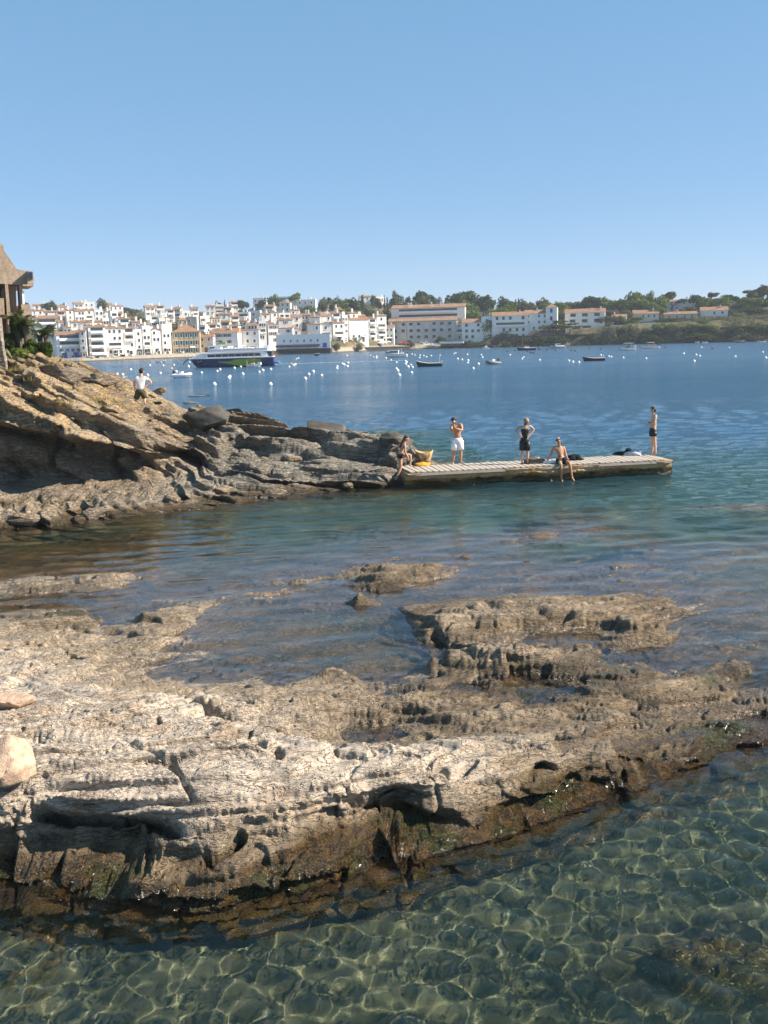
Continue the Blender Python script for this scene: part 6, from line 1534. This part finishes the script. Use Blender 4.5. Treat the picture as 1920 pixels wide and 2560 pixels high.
def person(label, origin, J_, face, skin_, hair, hairstyle, k=1.0, female=False):
    """J_: joints in metres relative to origin; face: looking direction"""
    r = empty('person', tuple(origin), 0, label, 'person')
    g = lambda n_: J_[n_]
    T = lambda p, rad: (p[0], p[1], p[2], rad * k)
    pel, belly, chest, neck, head = g('pelvis'), g('belly'), g('chest'), g('neck'), g('head')
    f = Vector(face).normalized(); hv = (Vector(head) - Vector(neck)).normalized(); 
    side = f.cross(Vector((0, 0, 1))).normalized()
    sk_in = .112 if female else .125
    crown_ = tuple(Vector(head) + hv * .07 * k); jaw = tuple(Vector(head) - hv * .06 * k + f * .035 * k); 
    nose = tuple(Vector(head) + f * .108 * k - hv * .01 * k)
    ch = [[T(pel, sk_in), T(belly, .112 if female else .128), T(chest, .132 if female else .160), T(neck, .062), T(lerp(neck, head, .55), .064), T(head, .098), T(crown_, .086)],
          [T(head, .098), T(jaw, .062)], [T(head, .098), T(nose, .018)]]
    sh = g('neck'); shw = .165 if female else .195
    hands = []
    for s in ('l', 'r'):
        S0, E, Wr, Hd = g('sh_' + s), g('el_' + s), g('wr_' + s), g('ha_' + s)
        ch.append([T(chest, .160 if not female else .132), T(S0, .078 if not female else .058), T(lerp(S0, E, .4), .060 if not female else .046), T(E, .047 if not female else .038), T(lerp(E, Wr, .35), .048 if not female else .037), T(Wr, .031), T(lerp(Wr, Hd, .55), .038)])
        d_ = (Vector(Hd) - Vector(Wr)).normalized(); pn = Vector(lerp(Wr, Hd, .55)); w_ = d_.cross(f if abs(d_.dot(f)) < .8 else Vector((0, 0, 1))).normalized(); cu = d_.cross(w_).normalized()
        for i, (ln, off) in enumerate(((.068, -.030), (.078, -.010), (.072, .010), (.055, .030))):
            a = pn + w_ * off * k; b_ = a + d_ * ln * .6 * k; c_ = b_ + (d_ * .8 + cu * .5) * ln * .5 * k
            ch.append([(a.x, a.y, a.z, .0095 * k), (b_.x, b_.y, b_.z, .0085 * k), (c_.x, c_.y, c_.z, .007 * k)])
        a = pn - w_ * .03 * k - d_ * .02 * k; b_ = a - w_ * .03 * k + d_ * .03 * k; c_ = b_ + d_ * .03 * k
        ch.append([(a.x, a.y, a.z, .011 * k), (b_.x, b_.y, b_.z, .009 * k), (c_.x, c_.y, c_.z, .008 * k)])
        H0, Kn, An, To = g('hp_' + s), g('kn_' + s), g('an_' + s), g('to_' + s)
        heel = tuple(Vector(An) - (Vector(To) - Vector(An)).normalized() * .04 * k + Vector((0, 0, -.03 * k)))
        ch.append([T(pel, sk_in), T(H0, .105 if not female else .10), T(lerp(H0, Kn, .45), .088), T(Kn, .062), T(lerp(Kn, An, .35), .064), T(lerp(Kn, An, .7), .046), T(An, .038), T(lerp(An, To, .55), .034), T(To, .024)])
    body = skin_mesh('body', ch, skin_, r)
    for s in (-1, 1):
        c_ = Vector(head) + side * s * .10 * k; ellips('ear', tuple(c_), (.014 * k, .022 * k, .03 * k), skin_, r, face, sub=2)
        c_ = Vector(head) + side * s * .032 * k + f * .092 * k + hv * .012 * k; ellips('eye', tuple(c_), (.012 * k, .008 * k, .008 * k), M_EYE, r, face, sub=2)
    c_ = Vector(head) + f * .092 * k - hv * .055 * k; ellips('mouth', tuple(c_), (.022 * k, .010 * k, .007 * k), flat('lips', (.35, .12, .09), .5), r, face, sub=2)
    hc = Vector(head) + hv * .025 * k - f * .012 * k
    ellips('hair', tuple(hc), (.108 * k, .122 * k, .124 * k), hair, r, face, keep=(lambda v: v.z > -.25 + (.55 if v.y < -.35 else 0) * 1 or v.y > .25) if hairstyle != 'short' else (lambda v: v.z > .05 + (.25 if v.y < -.5 else 0) or v.y > .35), sub=3, up=tuple(hv))
    return r
def px_pose(D, pts, dy):
    """photo pixels to metres at depth D, each joint pushed by its own dy"""
    out = {}
    o = at_d(*pts['origin'], D)
    for k_, (u, v) in pts.items():
        if k_ == 'origin': continue
        q = at_d(u, v, D + dy.get(k_, 0.0)); out[k_] = tuple(q - o)
    return o, out
def clothes(name, parent, chains, mat, sub=2): return skin_mesh(name, chains, mat, parent, sub)
def drop(o_, J_, names, z):      # plant feet
    pass
M_SHIRT = flat('white_cotton', (.74, .70, .68), .85, .1, .08, 6, .4, 9); M_SHORTK = flat('olive_shorts', (.085, .075, .045), .9, .1, .2, 6, .3, 12); M_SHORTW = flat('white_swim_shorts', (.76, .76, .78), .8, .2, .06, 6, .4, 10); M_BLACK = flat('black_swimwear', (.008, .009, .012), .5, .4, .2); M_TRUNK = flat('dark_patterned_trunks', (.03, .03, .04), .7, .2, .5, 25)

def shorts(P_, j, frac, mat, name='shorts', wx=.175, leg=.105, top=.10):
    b = MB(); pv = Vector(j['pelvis']); sd = (Vector(j['hp_r']) - Vector(j['hp_l'])); sd.z = 0; sd = sd.normalized() if sd.length > .01 else Vector((1, 0, 0))
    fw = sd.cross(Vector((0, 0, 1)))
    n = 16; rings = [(top, .88), (top * .45, 1.0), (-.03, 1.04), (-.09, .95)]
    for z, k in rings:
        for i in range(n): a = 2 * math.pi * i / n; q = pv + sd * math.cos(a) * wx * k + fw * math.sin(a) * wx * .78 * k + Vector((0, 0, z)); b.v.append(tuple(q))
    for r_ in range(3):
        for i in range(n): b.f.append((r_ * n + i, r_ * n + (i + 1) % n, (r_ + 1) * n + (i + 1) % n, (r_ + 1) * n + i))
    b.f.append(tuple(range(3 * n, 4 * n))[::-1]); b.f.append(tuple(range(n)))
    for s_ in ('l', 'r'):
        h_ = Vector(j['hp_' + s_]); k_ = Vector(j['kn_' + s_]); b.tube([tuple(h_ + Vector((0, 0, .04))), tuple(h_.lerp(k_, frac * .5)), tuple(h_.lerp(k_, frac))], [leg * 1.08, leg * 1.06, leg], 14)
    return b.build(name, mat, P_, True)
# 1 man in T-shirt seen from behind on the headland
g0 = on_head(350, 1010); D1 = g0[1]
o_, J_ = px_pose(D1, dict(origin=(350, 1010), head=(354, 929), neck=(353, 937), chest=(351, 952), belly=(351, 966), pelvis=(351, 978), sh_l=(339, 941), el_l=(335.5, 957), wr_l=(337, 972), ha_l=(339, 979), sh_r=(365, 943), el_r=(379, 956), wr_r=(367, 964), ha_r=(361, 968),
      hp_l=(346, 981), kn_l=(340, 997), an_l=(338, 1008), to_l=(336, 1011), hp_r=(357, 981), kn_r=(361, 995), an_r=(362, 1008), to_r=(364, 1011)), dict(ha_r=-.05, el_r=.05, to_l=.18, to_r=.18, kn_l=.08, kn_r=.08))
P1 = person('man in white T-shirt and olive shorts seen from behind on the headland', o_, J_, (0.15, 1, -.05), SK3, M_HAIRD, 'short', 1.04)
j = J_; c3 = lambda n_, r_: (j[n_][0], j[n_][1], j[n_][2], r_)
clothes('t_shirt', P1, [[c3('pelvis', .20), c3('belly', .185), c3('chest', .195), (*lerp(j['chest'], j['neck'], .75), .085)], [c3('chest', .195), c3('sh_l', .11), (*lerp(j['sh_l'], j['el_l'], .75), .085)], [c3('chest', .195), c3('sh_r', .11), (*lerp(j['sh_r'], j['el_r'], .6), .085)]], M_SHIRT)
shorts(P1, j, .92, M_SHORTK, 'shorts', .19, .118)

# 2 woman climbing at the shore end
D2 = float(jet(.2, .55)[1])
o_, J_ = px_pose(D2, dict(origin=(993, 1200), head=(1016, 1097), neck=(1012, 1105), chest=(1008, 1117), belly=(1004, 1129), pelvis=(1001, 1139), sh_l=(1004, 1109), el_l=(992, 1118), wr_l=(983, 1121), ha_l=(978, 1125), sh_r=(1012, 1111), el_r=(1013, 1130), wr_r=(1020, 1144), ha_r=(1022, 1149),
      hp_l=(1000, 1142), kn_l=(1002, 1168), an_l=(992, 1194), to_l=(988, 1200), hp_r=(1003, 1140), kn_r=(1026, 1137), an_r=(1025, 1163), to_r=(1032, 1167)), dict(sh_l=.16, el_l=.25, wr_l=.25, ha_l=.2, sh_r=-.16, el_r=-.2, wr_r=-.2, ha_r=-.2, hp_l=.1, kn_l=.1, an_l=.05, to_l=0, hp_r=-.1, kn_r=-.12, an_r=-.1, to_r=-.1))
P2 = person('woman in black bikini stepping up from the rocks onto the jetty', o_, J_, (.95, -.25, -.25), SK2, M_HAIRB, 'long', .96, True)
j = J_; shorts(P2, j, .10, M_BLACK, 'bikini_bottom', .150, .108, .06)
clothes('bikini_top', P2, [[(*lerp(j['chest'], j['belly'], .25), .136), (*lerp(j['chest'], j['neck'], .12), .142)]], M_BLACK)
clothes('long_hair', P2, [[(j['head'][0] - .05, j['head'][1], j['head'][2] + .04, .075), (j['neck'][0] - .07, j['neck'][1] - .02, j['neck'][2] + .02, .06), (j['chest'][0] - .10, j['chest'][1] - .02, j['chest'][2] + .06, .045), (j['chest'][0] - .13, j['chest'][1] - .02, j['chest'][2] - .06, .02)]], M_HAIRB)

def deck_depth(u, v): return float(at_z(u, v, TOPZ)[1])
# 3 bare chested man in white shorts
D3 = deck_depth(1143, 1160)
o_, J_ = px_pose(D3, dict(origin=(1143, 1161), head=(1134.5, 1053), neck=(1139, 1063), chest=(1143, 1075), belly=(1144, 1089), pelvis=(1144, 1101), sh_l=(1128, 1063), el_l=(1129, 1080), wr_l=(1136, 1069), ha_l=(1142, 1064), sh_r=(1153, 1060), el_r=(1155, 1076), wr_r=(1141, 1072), ha_r=(1134, 1067),
      hp_l=(1138, 1104), kn_l=(1134, 1132), an_l=(1133, 1157), to_l=(1132, 1163), hp_r=(1150, 1104), kn_r=(1152, 1130), an_r=(1152, 1154), to_r=(1160, 1158)), dict(head=-.08, el_l=-.18, wr_l=-.27, ha_l=-.2, el_r=-.18, wr_r=-.3, ha_r=-.22, to_l=-.16, to_r=-.05, kn_l=-.04))
P3 = person('bare chested man in white swim shorts standing with arms folded up to his chin', o_, J_, (-.35, -1, -.35), SK1, M_HAIRD, 'short', 1.04)
j = J_; shorts(P3, j, .78, M_SHORTW, 'swim_shorts', .19, .125)

# 4 woman in black seen from behind
D4 = deck_depth(1311, 1160)
o_, J_ = px_pose(D4, dict(origin=(1311, 1161), head=(1315, 1054), neck=(1313, 1063), chest=(1313, 1074), belly=(1312, 1088), pelvis=(1312, 1101), sh_l=(1301, 1065), el_l=(1289, 1077), wr_l=(1300, 1087), ha_l=(1306, 1093), sh_r=(1325, 1064), el_r=(1335, 1075), wr_r=(1325, 1087), ha_r=(1320, 1093),
      hp_l=(1306, 1105), kn_l=(1305, 1131), an_l=(1305, 1156), to_l=(1304, 1159), hp_r=(1318, 1105), kn_r=(1319, 1131), an_r=(1319, 1156), to_r=(1321, 1159)), dict(ha_l=-.16, ha_r=-.16, wr_l=-.08, wr_r=-.08, to_l=.18, to_r=.18))
P4 = person('woman in sleeveless black wetsuit seen from behind with both hands on her back', o_, J_, (-.25, 1, 0), SK2, M_HAIRF, 'long', 1.0, True)
j = J_; clothes('wetsuit_top', P4, [[c3('pelvis', .15), c3('belly', .138), c3('chest', .160), (*lerp(j['chest'], j['neck'], .7), .082)], [c3('chest', .160), (*lerp(j['chest'], j['sh_l'], .8), .085)], [c3('chest', .160), (*lerp(j['chest'], j['sh_r'], .8), .085)]], M_BLACK)
shorts(P4, j, .80, M_BLACK, 'wetsuit_shorts', .170, .108)
clothes('hood', P4, [[(j['neck'][0] + .02, j['neck'][1] - .08, j['neck'][2] + .10, .06), (j['neck'][0] + .01, j['neck'][1] - .08, j['neck'][2] + .01, .085)]], M_BLACK)

# 5 man seated on the edge
D5 = float(jet(*[jx(1400, 1158)[0], .08])[1])
o_, J_ = px_pose(D5, dict(origin=(1400, 1158), head=(1396, 1103), neck=(1398, 1115), chest=(1400, 1127), belly=(1403, 1140), pelvis=(1404, 1151), sh_l=(1384, 1118), el_l=(1377, 1137), wr_l=(1368, 1153), ha_l=(1363, 1156), sh_r=(1409, 1117), el_r=(1413, 1133), wr_r=(1418, 1146), ha_r=(1420, 1150),
      hp_l=(1397, 1153), kn_l=(1402, 1160), an_l=(1404, 1199), to_l=(1407, 1206), hp_r=(1411, 1152), kn_r=(1424, 1158), an_r=(1430, 1194), to_r=(1436, 1203)), dict(pelvis=.25, belly=.28, chest=.32, neck=.32, head=.28, sh_l=.34, sh_r=.34, el_l=.45, wr_l=.5, ha_l=.5, el_r=.4, wr_r=.38, ha_r=.4, hp_l=.15, hp_r=.15, kn_l=-.28, kn_r=-.28, an_l=-.22, an_r=-.25, to_l=-.36, to_r=-.38))
P5 = person('grey haired man in dark trunks sitting on the jetty edge, legs dangling', o_, J_, (.15, -1, .1), SK1, M_HAIRG, 'short', 1.02)
j = J_; shorts(P5, j, .55, M_TRUNK, 'trunks', .18, .118)
b = MB(); w1 = j['wr_l']; b.tube([tuple(Vector(w1) + Vector((.034 * math.cos(a), .034 * math.sin(a), 0))) for a in np.linspace(0, 6.283, 9)], .012, 6, False); b.build('wristwatch', M_DK, P5)

# 6 man in black trunks at the far end
D6 = deck_depth(1633, 1137)
o_, J_ = px_pose(D6, dict(origin=(1633, 1137), head=(1632, 1026), neck=(1634, 1037), chest=(1635, 1050), belly=(1634, 1065), pelvis=(1632, 1077), sh_l=(1633, 1041), el_l=(1630, 1056), wr_l=(1622, 1056), ha_l=(1618, 1055), sh_r=(1638, 1041), el_r=(1636, 1058), wr_r=(1625, 1059), ha_r=(1620, 1060),
      hp_l=(1630, 1080), kn_l=(1632, 1107), an_l=(1630, 1132), to_l=(1621, 1136), hp_r=(1634, 1081), kn_r=(1637, 1108), an_r=(1639, 1134), to_r=(1632, 1138)), dict(sh_l=.19, sh_r=-.19, el_l=.22, el_r=-.22, wr_l=.06, ha_l=-.08, wr_r=-.06, ha_r=.06, hp_l=.08, hp_r=-.08, kn_l=.09, kn_r=-.09, an_l=.1, to_l=.1, an_r=-.1, to_r=-.1))
P6 = person('man in black trunks standing with folded arms at the sea end', o_, J_, (-1, .15, 0), SK3, M_HAIRD, 'short', 1.04)
j = J_; shorts(P6, j, .34, M_BLACK, 'trunks', .165, .118, .12)
# ============================================================ HOUSE AND GARDEN ON THE LEFT
t = NT('rough_tan_render'); p = t.obj(); n = t.noise(p, 3.5, 6, .7); n2 = t.noise(p, .5, 4, .6)
c = t.mix(t.mr(n, .35, .65), (.40, .30, .215), (.27, .205, .145)); c = t.mix(t.mr(n2, .45, .7, 0, .5), c, (.46, .37, .28)); t.pbr(c, .95, .1, t.bump(n, 1.0, .06)); M_TAN = t.m
M_TANEDGE = flat('brown_pier_reveal', (.24, .11, .06), .9)
HD = 50.0
HR = at_d(20, 800, HD)
HA = math.radians(25)
_hn = np.array([math.sin(HA), -math.cos(HA), 0.0]); _ht = np.array([math.cos(HA), math.sin(HA), 0.0])
HS = empty('stone_house', tuple(HR), HA, 'tan rendered house with steep roof wall and square piers above the headland', 'house')
def hp(u, v):
    d = ray(u, v); c0 = np.array([0, 0, CAM_H]); t_ = ((HR - c0) @ _hn) / (d @ _hn); q = c0 + d * t_ - HR
    return (float(q @ _ht), float(q[2]))
def hpoly(name, pts, y0, y1, mat):
    m = len(pts); q = [hp(*a) for a in pts]
    return MB().add([(x, y0, z) for x, z in q] + [(x, y1, z) for x, z in q], [tuple(range(m)), tuple(range(2 * m - 1, m - 1, -1))] + [(k, (k + 1) % m, m + (k + 1) % m, m + k) for k in range(m)]).build(name, mat, HS)
hpoly('upper_wall', [(-150, 560), (-30, 575), (0, 609), (8, 613), (10, 626), (42, 673), (67, 678), (67, 712), (46, 712), (0, 709), (-150, 704)], 0, 7, M_TAN)
hpoly('balcony_box', [(67.2, 678), (80, 680), (83, 703), (81, 717), (55, 716), (55, 712.3), (67.2, 712.3)], -.4, 2.2, M_TAN)
hpoly('glass_panel', [(68.5, 681), (79.3, 682), (80.4, 699), (69.5, 697.5)], -.46, -.41, flat('blue_grey_glass', (.16, .19, .25), .2, .5))
for k in range(3): hpoly('glazing_bar', [(71.5 + k * 3, 681.2), (72.1 + k * 3, 681.3), (72.9 + k * 3, 698.2), (72.3 + k * 3, 698.1)], -.50, -.465, M_RAIL)
hpoly('chimney', [(-30, 600), (7, 606), (8, 614), (-30, 612)], .5, 1.6, M_TAN)
hpoly('pier', [(12, 711), (19.5, 711.3), (32, 852), (22, 852)], -.1, .7, M_TAN)
hpoly('pier_reveal', [(11.2, 711), (11.9, 711), (21.9, 852), (20.4, 852)], -.05, .72, M_TANEDGE)
hpoly('recessed_wall', [(20, 712.2), (41, 712.6), (44, 788), (26.4, 788)], .35, 5, M_TAN)
hpoly('pier', [(47, 712.8), (54.5, 713.2), (59, 760.8), (51, 760.8)], -.1, .7, M_TAN)
hpoly('pier_reveal', [(45.8, 712.8), (46.9, 712.8), (52.4, 788), (50.6, 788)], -.05, .72, M_TANEDGE)
hpoly('white_window', [(54.2, 728), (59, 728), (61, 760.6), (56, 760.6)], -.16, .4, M_TRIM)
hpoly('low_wall', [(51.2, 761), (74, 762), (77, 790), (80, 812), (55, 812)], -.3, 5, M_TAN)
hpoly('panel_wall', [(-60, 744), (9, 746), (11, 787), (-60, 787)], -.2, 4, M_TAN)
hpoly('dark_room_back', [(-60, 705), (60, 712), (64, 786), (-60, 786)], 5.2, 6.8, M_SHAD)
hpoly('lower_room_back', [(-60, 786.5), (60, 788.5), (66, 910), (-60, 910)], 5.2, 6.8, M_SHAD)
hpoly('white_door', [(27, 806), (33, 806), (35, 840), (30, 840)], -.3, -.15, M_TRIM)
hpoly('floor_slab', [(-60, 787.3), (50, 788.3), (50, 790.8), (-60, 790)], .0, 5, M_TAN)
# dry stone wall at the very edge, course by course
W0 = at_d(0, 860, 44.0); SW_ = empty('dry_stone_wall', tuple(W0), 0, 'dry stone garden wall cut by the left edge below the house', 'wall')
t = NT('wall_stone'); oi = t.new('ShaderNodeObjectInfo').outputs['Random']; p = t.obj(); n = t.noise(p, 9, 4, .7); c = t.mix(oi, (.34, .29, .23), (.20, .17, .14)); c = t.mix(t.mr(n, .4, .7, 0, .6), c, (.12, .10, .08)); t.pbr(c, .95, .1, t.bump(n, .8, .02)); M_WST = t.m
_sm = []
for k in range(6):
    bm = bmesh.new(); bmesh.ops.create_cube(bm, size=1); rg_ = random.Random(k)
    for v_ in bm.verts: v_.co.x *= .34 + rg_.uniform(-.03, .03); v_.co.y *= .26; v_.co.z *= .085 + rg_.uniform(-.012, .012); v_.co += Vector((rg_.uniform(-.02, .02), rg_.uniform(-.03, .03), rg_.uniform(-.01, .01)))
    me = bpy.data.meshes.new('stone'); bm.to_mesh(me); bm.free(); me.materials.append(M_WST); _sm.append(me)
rg_ = random.Random(2); zt = at_d(0, 788, 44.0)[2] - W0[2]; zb = at_d(0, 930, 44.0)[2] - W0[2]
zz = zb
while zz < zt:
    t_ = (zz - zb) / (zt - zb); xr_ = at_d(13 - 11 * t_, 860, 44.0)[0] - W0[0]; x = xr_ - .17
    while x > xr_ - 1.2:
        o = bpy.data.objects.new('stone', rg_.choice(_sm)); link(o, SW_); o.location = (x, rg_.uniform(-.03, .03), zz); o.rotation_euler = (0, rg_.uniform(-.04, .04), rg_.uniform(-.05, .05)); x -= .35
    zz += .088
b = MB(); b.box(-1.6, (at_d(0, 860, 44.0)[0] - W0[0]), .05, .5, zb - .5, zt - .1); b.build('wall_core', M_WST, SW_)

# plants
M_GRN1 = leaf_mat('garden_leaf', (.10, .14, .028), (.05, .085, .02), (.16, .18, .05)); M_GRN2 = leaf_mat('palm_leaf', (.12, .14, .05), (.06, .09, .03), (.2, .19, .09)); M_AGV = leaf_mat('agave_leaf', (.22, .24, .12), (.12, .16, .08), (.34, .32, .16))
def bush_at(name, u, vt, vb, D, wpx, seed, mat, label, n=5000, size=.10):
    a = at_d(u, vt, D); b_ = at_d(u, vb, D); h = a[2] - b_[2]; w = wpx * D / FPX
    r = empty(name, tuple(b_), 0, label, 'bush'); rg = np.random.default_rng(seed); bl = []
    for k in range(16):
        th = rg.uniform(0, 6.28); rr = rg.uniform(0, .34) * w; zf = rg.uniform(.2, .85)
        bl.append((rr * math.cos(th), rr * math.sin(th) * .7, zf * h, w * rg.uniform(.13, .2), w * rg.uniform(.12, .18), h * rg.uniform(.12, .18)))
    V, F = leaves(rg, bl, n, size); mesh_obj('foliage', np_mesh('foliage', V, F, False), mat, r)
    t_ = MB()
    for k in range(6): th = k * 1.05; t_.tube([(0, 0, -.3), (.12 * w * math.cos(th), .1 * w * math.sin(th), h * .35), (.25 * w * math.cos(th), .2 * w * math.sin(th), h * .7)], [.05, .035, .015], 5)
    t_.build('stems', M_BARK, r); return r
bush_at('garden_shrub', 48, 787, 872, 47.5, 66, 1, M_GRN1, 'tall bright green shrub under the house balcony', 7000, .11)
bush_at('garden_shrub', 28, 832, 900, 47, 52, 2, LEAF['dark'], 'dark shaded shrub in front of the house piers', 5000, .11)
bush_at('garden_shrub', 82, 848, 908, 46.5, 58, 3, M_GRN1, 'round bright green bush in the middle of the garden edge', 6500, .10)
bush_at('garden_shrub', 118, 856, 908, 46.5, 44, 4, M_GRN1, 'green bush at the right end of the garden above the headland', 5000, .10)
bush_at('garden_shrub', 60, 868, 912, 45.8, 60, 5, LEAF['mid'], 'low green bush behind the agave', 4500, .09)
def blade(L, w, droop, n=6, fold=.25):
    V = []; F = []
    for i in range(n + 1):
        t_ = i / n; x = L * t_ * (1 - .25 * droop * t_); z = L * (.75 * t_ - droop * t_ * t_); ww = w * (1 - t_) ** .6 * (.55 + 1.2 * t_ * (1 - t_) * 2)
        V += [(x, -ww, z + ww * fold), (x, 0, z), (x, ww, z + ww * fold)]
    for i in range(n):
        for j in range(2): F.append((i * 3 + j, i * 3 + j + 1, i * 3 + j + 4, i * 3 + j + 3))
    return V, F
def rosette(name, u, v, D, L, n, label, cat, mat, w=.05, part='leaf', trunk=0, seed=0, feather=False):
    q = at_d(u, v, D); r = empty(name, (q[0], q[1], q[2] - trunk), 0, label, cat); rg = random.Random(seed)
    if trunk: b = MB(); b.tube([(0, 0, -.4), (.03, 0, trunk * .5), (0, 0, trunk)], [.14, .11, .12], 8); b.build('trunk', M_BARK, r)
    ms = []
    for k in range(4):
        dr = .25 + .25 * k if not feather else .45 + .22 * k
        if not feather: V, F = blade(L * rg.uniform(.8, 1.1), w, dr)
        else:
            V, F = blade(L, .018, dr, 8, 0); sp = [V[i * 3 + 1] for i in range(9)]
            for i in range(8):
                for f_ in (0, .33, .66):
                    a = Vector(sp[i]).lerp(Vector(sp[i + 1]), f_); t_ = (i + f_) / 8; ll = L * .42 * (math.sin(math.pi * min(1, t_ * .9 + .12)))
                    for s in (-1, 1):
                        e = a + Vector((ll * .55, s * ll * .7, -ll * .25)); m = len(V); pw = .02
                        V += [tuple(a), tuple(a + Vector((.035, 0, 0))), tuple(e)]; F.append((m, m + 1, m + 2))
        me = bpy.data.meshes.new(part); me.from_pydata(V, [], F); me.materials.append(mat); ms.append(me)
    for k in range(n):
        o = bpy.data.objects.new(part, ms[k % 4]); link(o, r); o.location = (0, 0, trunk); o.rotation_euler = (0, -rg.uniform(-.25, .75), k * 2.4 + rg.uniform(-.2, .2))
    return r
rosette('agave', 28, 897, 44.8, .62, 16, 'spiky pale agave at the foot of the dry stone wall', 'agave', M_AGV, .055, seed=1)
rosette('agave', 52, 903, 44.9, .40, 12, 'smaller green agave right of the pale one', 'agave', M_GRN2, .035, seed=2)
rosette('palm', 114, 838, 48.0, .80, 22, 'small palm with a thin trunk right of the garden shrubs', 'palm', M_GRN2, .05, 'frond', 1.2, 3, True)
rosette('palm', 100, 846, 48.5, .62, 18, 'lower palm tuft just left of the small palm', 'palm', M_GRN2, .05, 'frond', .8, 4, True)
rosette('palm', 62, 815, 47.0, .85, 22, 'feathery palm top rising from the tall green shrub', 'palm', M_GRN2, .05, 'frond', .9, 5, True)
rosette('palm', 40, 800, 47.2, .7, 18, 'palm head close against the house pier', 'palm', M_GRN2, .05, 'frond', .9, 6, True)
# dry grass and small green tufts among the rocks
rg = np.random.default_rng(5); V = []; F = []
for u, v, n, s_ in [(250, 945, 120, .9), (270, 955, 140, .9), (235, 1000, 160, 1.1), (260, 1012, 160, 1.1), (95, 950, 100, .8), (150, 1005, 60, .6), (462, 1055, 50, .5), (470, 1070, 50, .5), (60, 925, 200, 1.2), (120, 915, 160, 1.0), (20, 925, 120, 1.0)]:
    c0 = on_head(u, v)
    for k in range(n):
        x = c0[0] + rg.normal() * .35 * s_; y = c0[1] + rg.normal() * .3 * s_; z = c0[2] - .02; h = rg.uniform(.08, .26); a = rg.uniform(0, 6.28); lx, ly = rg.normal(0, .08, 2); m = len(V)
        V += [(x - .012 * math.cos(a), y - .012 * math.sin(a), z), (x + .012 * math.cos(a), y + .012 * math.sin(a), z), (x + lx, y + ly, z + h)]; F.append((m, m + 1, m + 2))
tag(mesh_obj('dry_grass', np_mesh('dry_grass', V, F, False), leaf_mat('dry_grass_blades', (.30, .22, .08), (.14, .15, .04), (.36, .28, .12))), 'tufts of dry yellow grass between the headland rocks', None, None, 'stuff')
# low rock strips awash behind the headland
for i, (u, v, w_, lb) in enumerate([(500, 990, 60, 'low dark rock strip awash behind the headland, farther one'), (480, 1008, 45, 'low dark rock strip awash behind the headland, nearer one')]):
    q = at_z(u, v); boulder('skerry', (q[0], q[1], -.02), (w_ * q[1] / FPX * .6, .5, .14), 80 + i, M_HEAD, lb, 'rock', (1, 1, 1), 5, .5)
boulder('bag', tuple(on_head(340, 1012) + np.array([.9, .1, .05])), (.2, .13, .09), 90, M_CLOTHD, 'dark bag lying on the rock right of the man in the T-shirt', 'bag', (1, 1, 1), 3, .3)
